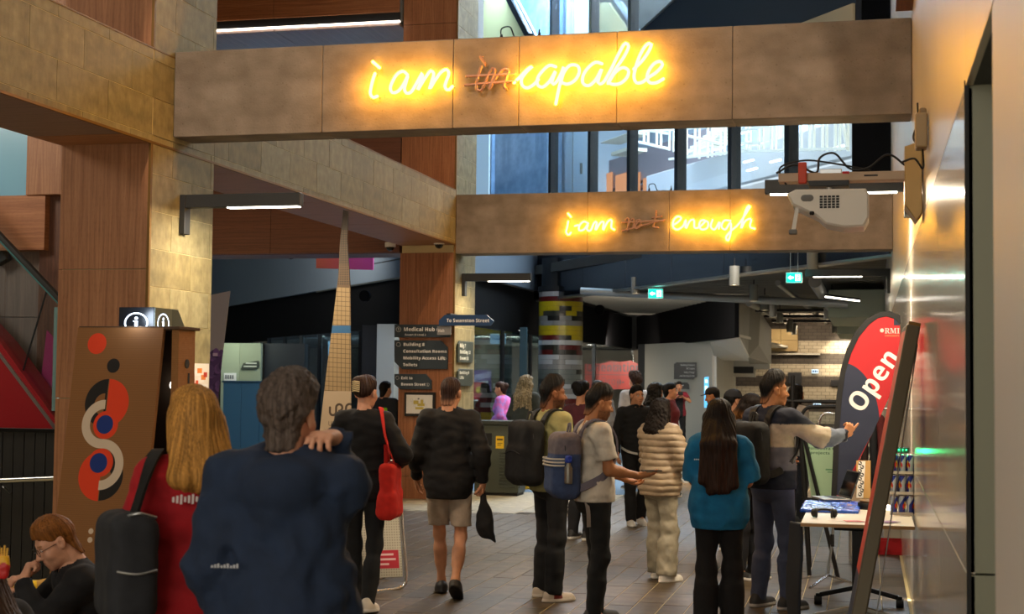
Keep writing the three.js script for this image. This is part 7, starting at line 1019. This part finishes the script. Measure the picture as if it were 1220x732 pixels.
// --- G: man in black polo walking towards the camera
{
  const f0 = onY(0, 757, 626), yaw = faceFrom(757, 16.8, pi - 0.25), p = person('man in a black polo and black trousers walking towards the camera', [f0.x, f0.z], yaw, { H: 1.61, skin: 'light', fine: 1, headYaw: 0.3, hair: { style: 'short', color: 'black', t: 0.012, vol: 0.02, front: 0.085 },
    armR: { t: [-0.27, 0.92, 0.1] }, armL: { t: [0.22, 1.0, 0.2] }, legL: { x: 0.09, z: -0.1, lift: 0.02, pitch: 0.2 }, legR: { x: -0.09, z: 0.12 }, top: { name: 'polo', color: 0x0a0a0c, g: 0.016, hem: 0.9, sleeve: 2, collar: 0.015, vee: 0.75 }, bottom: { color: 0x0e0e10, g: 0.016, ankle: 0.02 }, shoe: { color: 0xded8ce, sole: 0xf0ece4 } });
  const t = worn('waist_strap', 'pale strap slung round the waist of the man in the black polo', 'strap', p); ribbon([[-0.2, 0.98, 0.03], [-0.12, 0.93, 0.135], [0, 0.905, 0.16], [0.12, 0.89, 0.14], [0.2, 0.9, 0.02]], 0.028, 0.006, mat(0xc8c4bc, 0.6), t, 'webbing', (q) => V(q.x, 0, q.z)); part('buckle', bx(-0.02, 0.02, 0.89, 0.925, 0.162, 0.172, 0.003), MT.charcoal, t);
}
// --- H: woman in puffer jacket
{
  const f0 = onY(0, 786, 692), yaw = faceFrom(790, 12.1, 0.75), p = person('woman in a beige quilted puffer jacket and loose pale cargo trousers', [f0.x, f0.z], yaw, { H: 1.515, fem: 1, skin: 'light', headYaw: 0.2, hair: { style: 'bob', color: 'dark', len: 0.17, w: 0.088, bz: -0.045, t: 0.022, curl: 0.009 },
    armR: { t: [-0.2, 1.16, 0.3], hint: [-0.6, -1, -0.3], f: [0.2, 0.45, 0.8], n: [0.7, 0.2, 0], curl: 0.8 }, armL: { t: [0.14, 1.14, 0.32], hint: [0.6, -1, -0.2], curl: 0.8 }, legL: { x: 0.12, z: 0.1 }, legR: { x: -0.11, z: -0.02 },
    top: { name: 'puffer_jacket', color: 0xa89378, g: 0.036, hem: 0.83, puff: 0.017, amp: 0.006, collar: 0.024, shiny: 1, cell: 0.009, flare: 0.015, neck: 1.5 }, bottom: { name: 'cargo_trousers', color: 0xa49c88, g: 0.022, ankle: 0.035, wide: 0.018, amp: 0.012, fx: 9, fy: 11, len: 0.05, shiny: 1, cell: 0.009 }, shoe: { color: 0xe4ddd2, sole: 0xf0ebe2 } });
  const t = worn('drink_cup', 'small orange cup held up by the woman in the puffer jacket', 'cup', p), h = V(...p.arms[1].wr).add(V(0.03, 0.1, 0.08)); part('cup', lathe([[0.001, 0], [0.028, 0], [0.036, 0.09], [0.033, 0.09], [0.026, 0.006], [0.001, 0.006]], 20).translate(h.x, h.y - 0.04, h.z), mat(0xb8603a, 0.6), t); part('rim', new THREE.TorusGeometry(0.035, 0.003, 6, 20).rotateX(pi / 2).translate(h.x, h.y + 0.05, h.z), MT.white, t);
}
// --- I: woman in blue T-shirt with very long dark hair
{
  const yaw = faceFrom(858, 9.8, 0.12), p = person('woman in a bright blue T-shirt with very long dark hair, seen from behind', at2(857, 9.75), yaw, { H: 1.545, fem: 1, skin: 'tan', headYaw: 0.1, big: 0.008, hair: { style: 'long', color: 'dark', color2: 0x38241a, len: 0.52, w: 0.1, bz: -0.215, t: 0.022 },
    armL: { t: [0.15, 1.08, 0.3], hint: [0.25, -1, -0.4] }, armR: { t: [-0.15, 1.12, 0.3], hint: [-0.3, -1, -0.3] }, legL: { x: 0.1 }, legR: { x: -0.1, z: 0.03 }, top: { name: 'tshirt', color: 0x0a6d9e, g: 0.028, sleeve: 0.95, hem: 0.8, amp: 0.014, wide: 0.03, flare: 0.035, fx: 8, fy: 8 }, bottom: { color: 0x121012, g: 0.016, ankle: 0.03, wide: 0.014 }, shoe: { color: 0x1a1a1c } });
  const s = []; for (let i = 0; i < 7; i++) s.push(bx(0.16 - i * 0.014, 0.168 - i * 0.014, 1.315, 1.325, -0.146 + i * 0.0005, -0.141)); const g = join(s); g.applyMatrix4(p.T); part('back_print', g, mat(0xd8e4ea, 0.7), p.root);
}
// --- J: man in colour-block jumper pointing ahead
{
  const f0 = onY(0, 920, 725), yaw = faceFrom(925, 10.9, 0.75), p = person('tall man in a navy, cream and grey striped jumper pointing at the flag', [f0.x, f0.z], yaw, { H: 1.73, skin: 'tan', fine: 1, headYaw: -0.45, hair: { style: 'short', color: 'black', t: 0.01, vol: 0.034, front: 0.08, back: -0.085, fade: 1 },
    armR: { t: [-0.3, 1.3, 0.47], hint: [-0.4, -1, -0.2], f: [-0.12, 0.75, 0.65], n: [0.9, 0.1, 0.35], curl: 0.85, point: true }, armL: { t: [0.2, 1.12, 0.28], hint: [0.7, -1, -0.4] }, legL: { x: 0.12, z: -0.02 }, legR: { x: -0.12, z: 0.04 },
    top: { name: 'jumper', g: 0.026, hem: 0.9, collar: 0.014, amp: 0.011, color: (x, y, z, t) => { const ax = Math.abs(t.x); if (t.z > 0.2 || ax > 0.3) { const k = Math.hypot(t.x + 0.183, t.y - 1.42, t.z); return k < 0.1 ? rgb(0x161d30) : k < 0.33 ? rgb(0xc4b4a0) : k < 0.47 ? rgb(0x6a7486) : rgb(0x161d30); } return t.y > 1.385 ? rgb(0x161d30) : t.y > 1.22 ? rgb(0xc4b4a0) : t.y > 1.04 ? rgb(0x6a6a78) : rgb(0x161d30); } }, bottom: { name: 'jeans', color: 0x48506a, g: 0.012, ankle: 0.012 }, shoe: { color: 0x2c2a2c, sole: 0xb8b4b0 } });
  backpack(p, 'square black backpack worn over the striped jumper', { col: solid(0x0d0d0f), strap: MT.black, w: 0.15, h: 0.235, d: 0.09, cy: 1.17, g: 0.008, zip: MT.charcoal });
}
// --- seated man with glasses and seated figure at the corner
{
  const d = 7.35, pos = at2(118, d), yaw = faceFrom(118, d, -1.75), p = person('seated ginger-haired man in glasses resting his chin on his hand', [pos[0] + 0.08, pos[1]], yaw, { H: 1.72, y: 0, hipY: 0.22, lean: 0.38, skin: 'pale', beard: 0.25, fine: 1, glasses: 1, headPitch: 0.12, headYaw: 0.12, hair: { style: 'short', color: 'red', t: 0.012, vol: 0.018 },
    armR: { t: [-0.06, 0.62, 0.5], hint: [-0.5, -1, 0], f: [0.25, 0.8, -0.45], n: [0.2, 0.3, -1], curl: 0.9 }, armL: { t: [0.02, 0.68, 0.42], hint: [0.6, -1, 0.1], f: [-0.2, 0.85, -0.3], n: [0, 0, -1], curl: 1.0 }, legL: { x: 0.16, z: 0.5, hint: [0.4, 1, 0.2] }, legR: { x: -0.16, z: 0.46, hint: [-0.4, 1, 0.2] }, top: { name: 'jacket', color: 0x131318, g: 0.022, hem: 0.88 }, bottom: { color: 0x14151a }, shoe: { color: 0x2a2622 } });
  const q = thing('low_stool', 'low dark stool under the man in glasses', 'stool', [p.root.position.x, 0, p.root.position.z], yaw); part('seat', new THREE.CylinderGeometry(0.18, 0.18, 0.03, 24).translate(0, 0.11, -0.02), MT.black, q); for (const a of [0.5, 2.1, 3.7, 5.3]) part('leg', rod([Math.cos(a) * 0.14, 0, Math.sin(a) * 0.14 - 0.02], [Math.cos(a) * 0.12, 0.1, Math.sin(a) * 0.12 - 0.02], 0.014), MT.black, q);
  const d2 = 6.0, pos2 = at2(-2, d2); const p2 = person('seated person with brown hair and black coat cut off by the picture corner', pos2, faceFrom(-8, d2, -0.7), { H: 1.62, fem: 1, hipY: 0.2, skin: 'light', lean: 0.15, hair: { style: 'long', color: 'brown', len: 0.34, w: 0.085 }, armL: { t: [0.22, 0.5, 0.3] }, armR: { t: [-0.22, 0.42, 0.22] }, legL: { x: 0.16, z: 0.5, hint: [0.4, 1, 0.2] }, legR: { x: -0.16, z: 0.46, hint: [-0.4, 1, 0.2] }, top: { name: 'coat', color: 0x0c0c0e, g: 0.05, hem: 0.8, collar: 0.02 }, bottom: { color: 0x101014 }, shoe: { color: 0x1c1c1c } });
  const fp = atDepth(2, 676, 5.75), fr = thing('snack_packet', 'yellow and red snack packet held up at the picture corner', 'packet', fp.toArray()); const fg = netMesh((x, y, z) => Math.max(ell([0, 0, 0], [0.035, 0.075, 0.02])(x, y, z), Math.abs(y) - 0.045) + 0.003 * nz(x * 60, y * 60, z * 60), [-0.05, -0.09, -0.04], [0.05, 0.09, 0.04], 0.005, (x, y, z) => (y > 0.01 + 0.01 * Math.sin(x * 90) ? rgb(0xe0a818) : rgb(0xb81c1c))); part('packet_body', fg, nylonMat, fr); for (let i = 0; i < 5; i++) part('crisp', rod([-0.02 + i * 0.01, 0.03, 0], [-0.026 + i * 0.013, 0.075 + (i % 2) * 0.01, 0.004], 0.004), mat(0xe0b048, 0.7), fr);
}
// --- people further off
const farP = (label, px, d, turn, o) => person(label, at2(px, d), faceFrom(px, d, turn), { far: d > 15 ? 1 : 0, ...o });
farP('person with very long curly grey-blond hair in a dark green coat and yellow shoes', 627, 22.6, 0.5, { H: 1.72, fem: 1, skin: 'light', hair: { style: 'long', color: 'greyblond', len: 0.46, w: 0.12, bz: -0.1, t: 0.035, curl: 0.022 }, armL: { t: [0.24, 0.92, 0.05] }, armR: { t: [-0.24, 0.95, 0.1] }, top: { name: 'coat', color: 0x1e2420, g: 0.035, hem: 0.42, flare: 0.06 }, bottom: { color: 0x141618 }, shoe: { color: 0xd8a818, sole: 0xd8a818 }, legL: { x: 0.1, z: 0.1 }, legR: { x: -0.1, z: -0.06 } });
farP('seated-height woman in a red top with long black hair behind the bin station', 578, 31, -1.3, { H: 1.58, fem: 1, skin: 'light', hair: { style: 'long', color: 'black', len: 0.38, w: 0.1, t: 0.022 }, armL: { t: [0.14, 1.05, 0.36] }, armR: { t: [-0.14, 1.05, 0.36] }, top: { name: 'top', color: 0xb01420, g: 0.02, sleeve: 0.9 }, bottom: { color: 0x1c1c22 }, shoe: { color: 0x222222 } });
farP('walker in a pink and lilac top hurrying past the shop', 602, 24.5, -1.2, { H: 1.63, fem: 1, skin: 'light', hair: { style: 'bun', color: 'brown' }, armL: { t: [0.24, 1.0, 0.2] }, armR: { t: [-0.24, 1.0, -0.12] }, lean: 0.12, top: { name: 'jacket', color: (x, y, z, t) => (nz(t.x * 14, t.y * 14, t.z * 14) > 0 ? rgb(0xc060a8) : rgb(0x9a70c0)), g: 0.03, hem: 0.82 }, bottom: { color: 0x2a2a34 }, shoe: { color: 0x888888 }, legL: { z: 0.22 }, legR: { z: -0.22, lift: 0.05, pitch: 0.4 } });
farP('person with a pale flower clip in dark hair behind the bearded man', 693, 15.5, 0.6, { H: 1.66, fem: 1, skin: 'light', far: 1, hair: { style: 'updo', color: 'black', t: 0.018 }, top: { name: 'top', color: 0x4a1822, g: 0.02 }, bottom: { color: 0x1a1a1e }, shoe: { color: 0x222222 } });
farP('face peeping out between the bearded man and the pillar', 660, 19, 2.4, { H: 1.62, fem: 1, skin: 'light', hair: { style: 'long', color: 'black', len: 0.3 }, top: { name: 'top', color: 0x20242a, g: 0.02 }, bottom: { color: 0x1a1a1e }, shoe: { color: 0x222222 } });
farP('slim person in a grey top behind the man in the white T-shirt', 712, 21, 0.3, { H: 1.66, skin: 'tan', hair: { style: 'short', color: 'black', t: 0.02 }, top: { name: 'top', color: 0x7a7f88, g: 0.025 }, bottom: { color: 0x2c3038 }, shoe: { color: 0x222222 } });
farP('tall person in a pale grey shirt with brown curls, back to the camera', 757, 22.6, -0.5, { H: 1.78, skin: 'pale', hair: { style: 'short', color: 'brown', t: 0.03, vol: 0.05, curl: 0.016 }, top: { name: 'shirt', color: 0xa9a6a8, g: 0.028, sleeve: 2, hem: 0.82 }, bottom: { color: 0x2c3038 }, shoe: { color: 0x333333 } });
farP('woman with thick dark curls beside the pale-shirted person', 781, 19.4, 0.9, { H: 1.63, fem: 1, skin: 'light', hair: { style: 'bob', color: 'black', len: 0.16, t: 0.034, curl: 0.016 }, top: { name: 'top', color: 0x701c24, g: 0.022 }, bottom: { color: 0x1a1a20 }, shoe: { color: 0x222222 } });
farP('woman in dark red with tied dark hair turning her face sideways', 798, 21.4, 1.6, { H: 1.64, fem: 1, skin: 'light', hair: { style: 'bun', color: 'black', t: 0.018 }, top: { name: 'top', color: 0x6c2028, g: 0.022 }, bottom: { color: 0x1a1a20 }, shoe: { color: 0x222222 } });
{
  const p = farP('woman in a red top and black apron photographing from the pale wall', 809, 36, pi - 0.1, { H: 1.66, fem: 1, skin: 'light', hair: { style: 'updo', color: 'dark', t: 0.014 }, armL: { t: [0.06, 1.38, 0.3], hint: [1, -0.8, 0], curl: 0.8 }, armR: { t: [-0.06, 1.38, 0.3], hint: [-1, -0.8, 0], curl: 0.8 }, top: { name: 'top', color: (x, y, z, t) => (Math.abs(t.x) < 0.1 && t.y < 1.34 ? rgb(0x16161a) : rgb(0x8e2434)), g: 0.018, sleeve: 0.6, hem: 0.86 }, bottom: { color: 0x131316 }, shoe: { color: 0x222222 }, legL: { x: 0.12 }, legR: { x: -0.12 } });
  const t = worn('camera', 'small black camera held up by the photographing woman', 'camera', p); part('camera_body', bx(-0.065, 0.065, 1.42, 1.51, 0.37, 0.43, 0.01), MT.black, t); part('lens', rod([0, 1.465, 0.43], [0, 1.465, 0.5], 0.034, 0.036), MT.black, t);
}
farP('man in a black cap and dark jacket looking down towards the kiosk screen', 852, 19, -1.45, { H: 1.6, skin: 'tan', headPitch: 0.25, cap: 0x101012, hair: { style: 'short', color: 'black', t: 0.01 }, top: { name: 'jacket', color: 0x141418, g: 0.03 }, bottom: { color: 0x1a1a20 }, shoe: { color: 0x222222 } });
farP('person in a grey cap and glasses behind the long-haired woman', 872, 14.6, 0.95, { H: 1.59, skin: 'light', glasses: 1, far: 1, cap: 0x2c2c30, headPitch: 0.1, hair: { style: 'short', color: 'black', t: 0.012, back: -0.1 }, top: { name: 'jacket', color: 0x1a1a1e, g: 0.025 }, bottom: { color: 0x1a1a20 }, shoe: { color: 0x222222 } });
farP('woman with shoulder-length brown to honey hair bending over her phone', 890, 12.6, 2.3, { H: 1.57, fem: 1, skin: 'tan', headPitch: 0.4, hair: { style: 'bob', color: 'dark', color2: 0xa8703c, len: 0.2, t: 0.024, w: 0.094 }, armL: { t: [0.08, 1.16, 0.3], hint: [0.7, -1, 0] }, armR: { t: [-0.08, 1.16, 0.3], hint: [-0.7, -1, 0] }, top: { name: 'top', color: 0x24262c, g: 0.022 }, bottom: { color: 0x1a1a20 }, shoe: { color: 0x222222 } });
farP('dark-haired person in a white shirt beyond the pointing man', 948, 17.5, 0.9, { H: 1.64, fem: 1, skin: 'brown', hair: { style: 'long', color: 'black', len: 0.22 }, top: { name: 'shirt', color: 0xc8bcb0, g: 0.02 }, bottom: { color: 0x1a1a20 }, shoe: { color: 0x222222 } });
farP('person in a dark top with a lime green patch beyond the woman in black', 459, 20.8, 0.7, { H: 1.62, skin: 'light', hair: { style: 'short', color: 'black' }, top: { name: 'jacket', color: (x, y, z, t) => (t.x < -0.02 && t.y < 1.36 && t.y > 1.2 && t.z < 0 && t.x > -0.14 ? rgb(0x88d020) : rgb(0x141a24)), g: 0.03 }, bottom: { color: 0x1a1a20 }, shoe: { color: 0x222222 } });
scene.traverse((o) => { if (o.isMesh) o.castShadow = o.receiveShadow = true; if (o.isLight && o.shadow) o.castShadow = true; });
renderer.render(scene, camera);
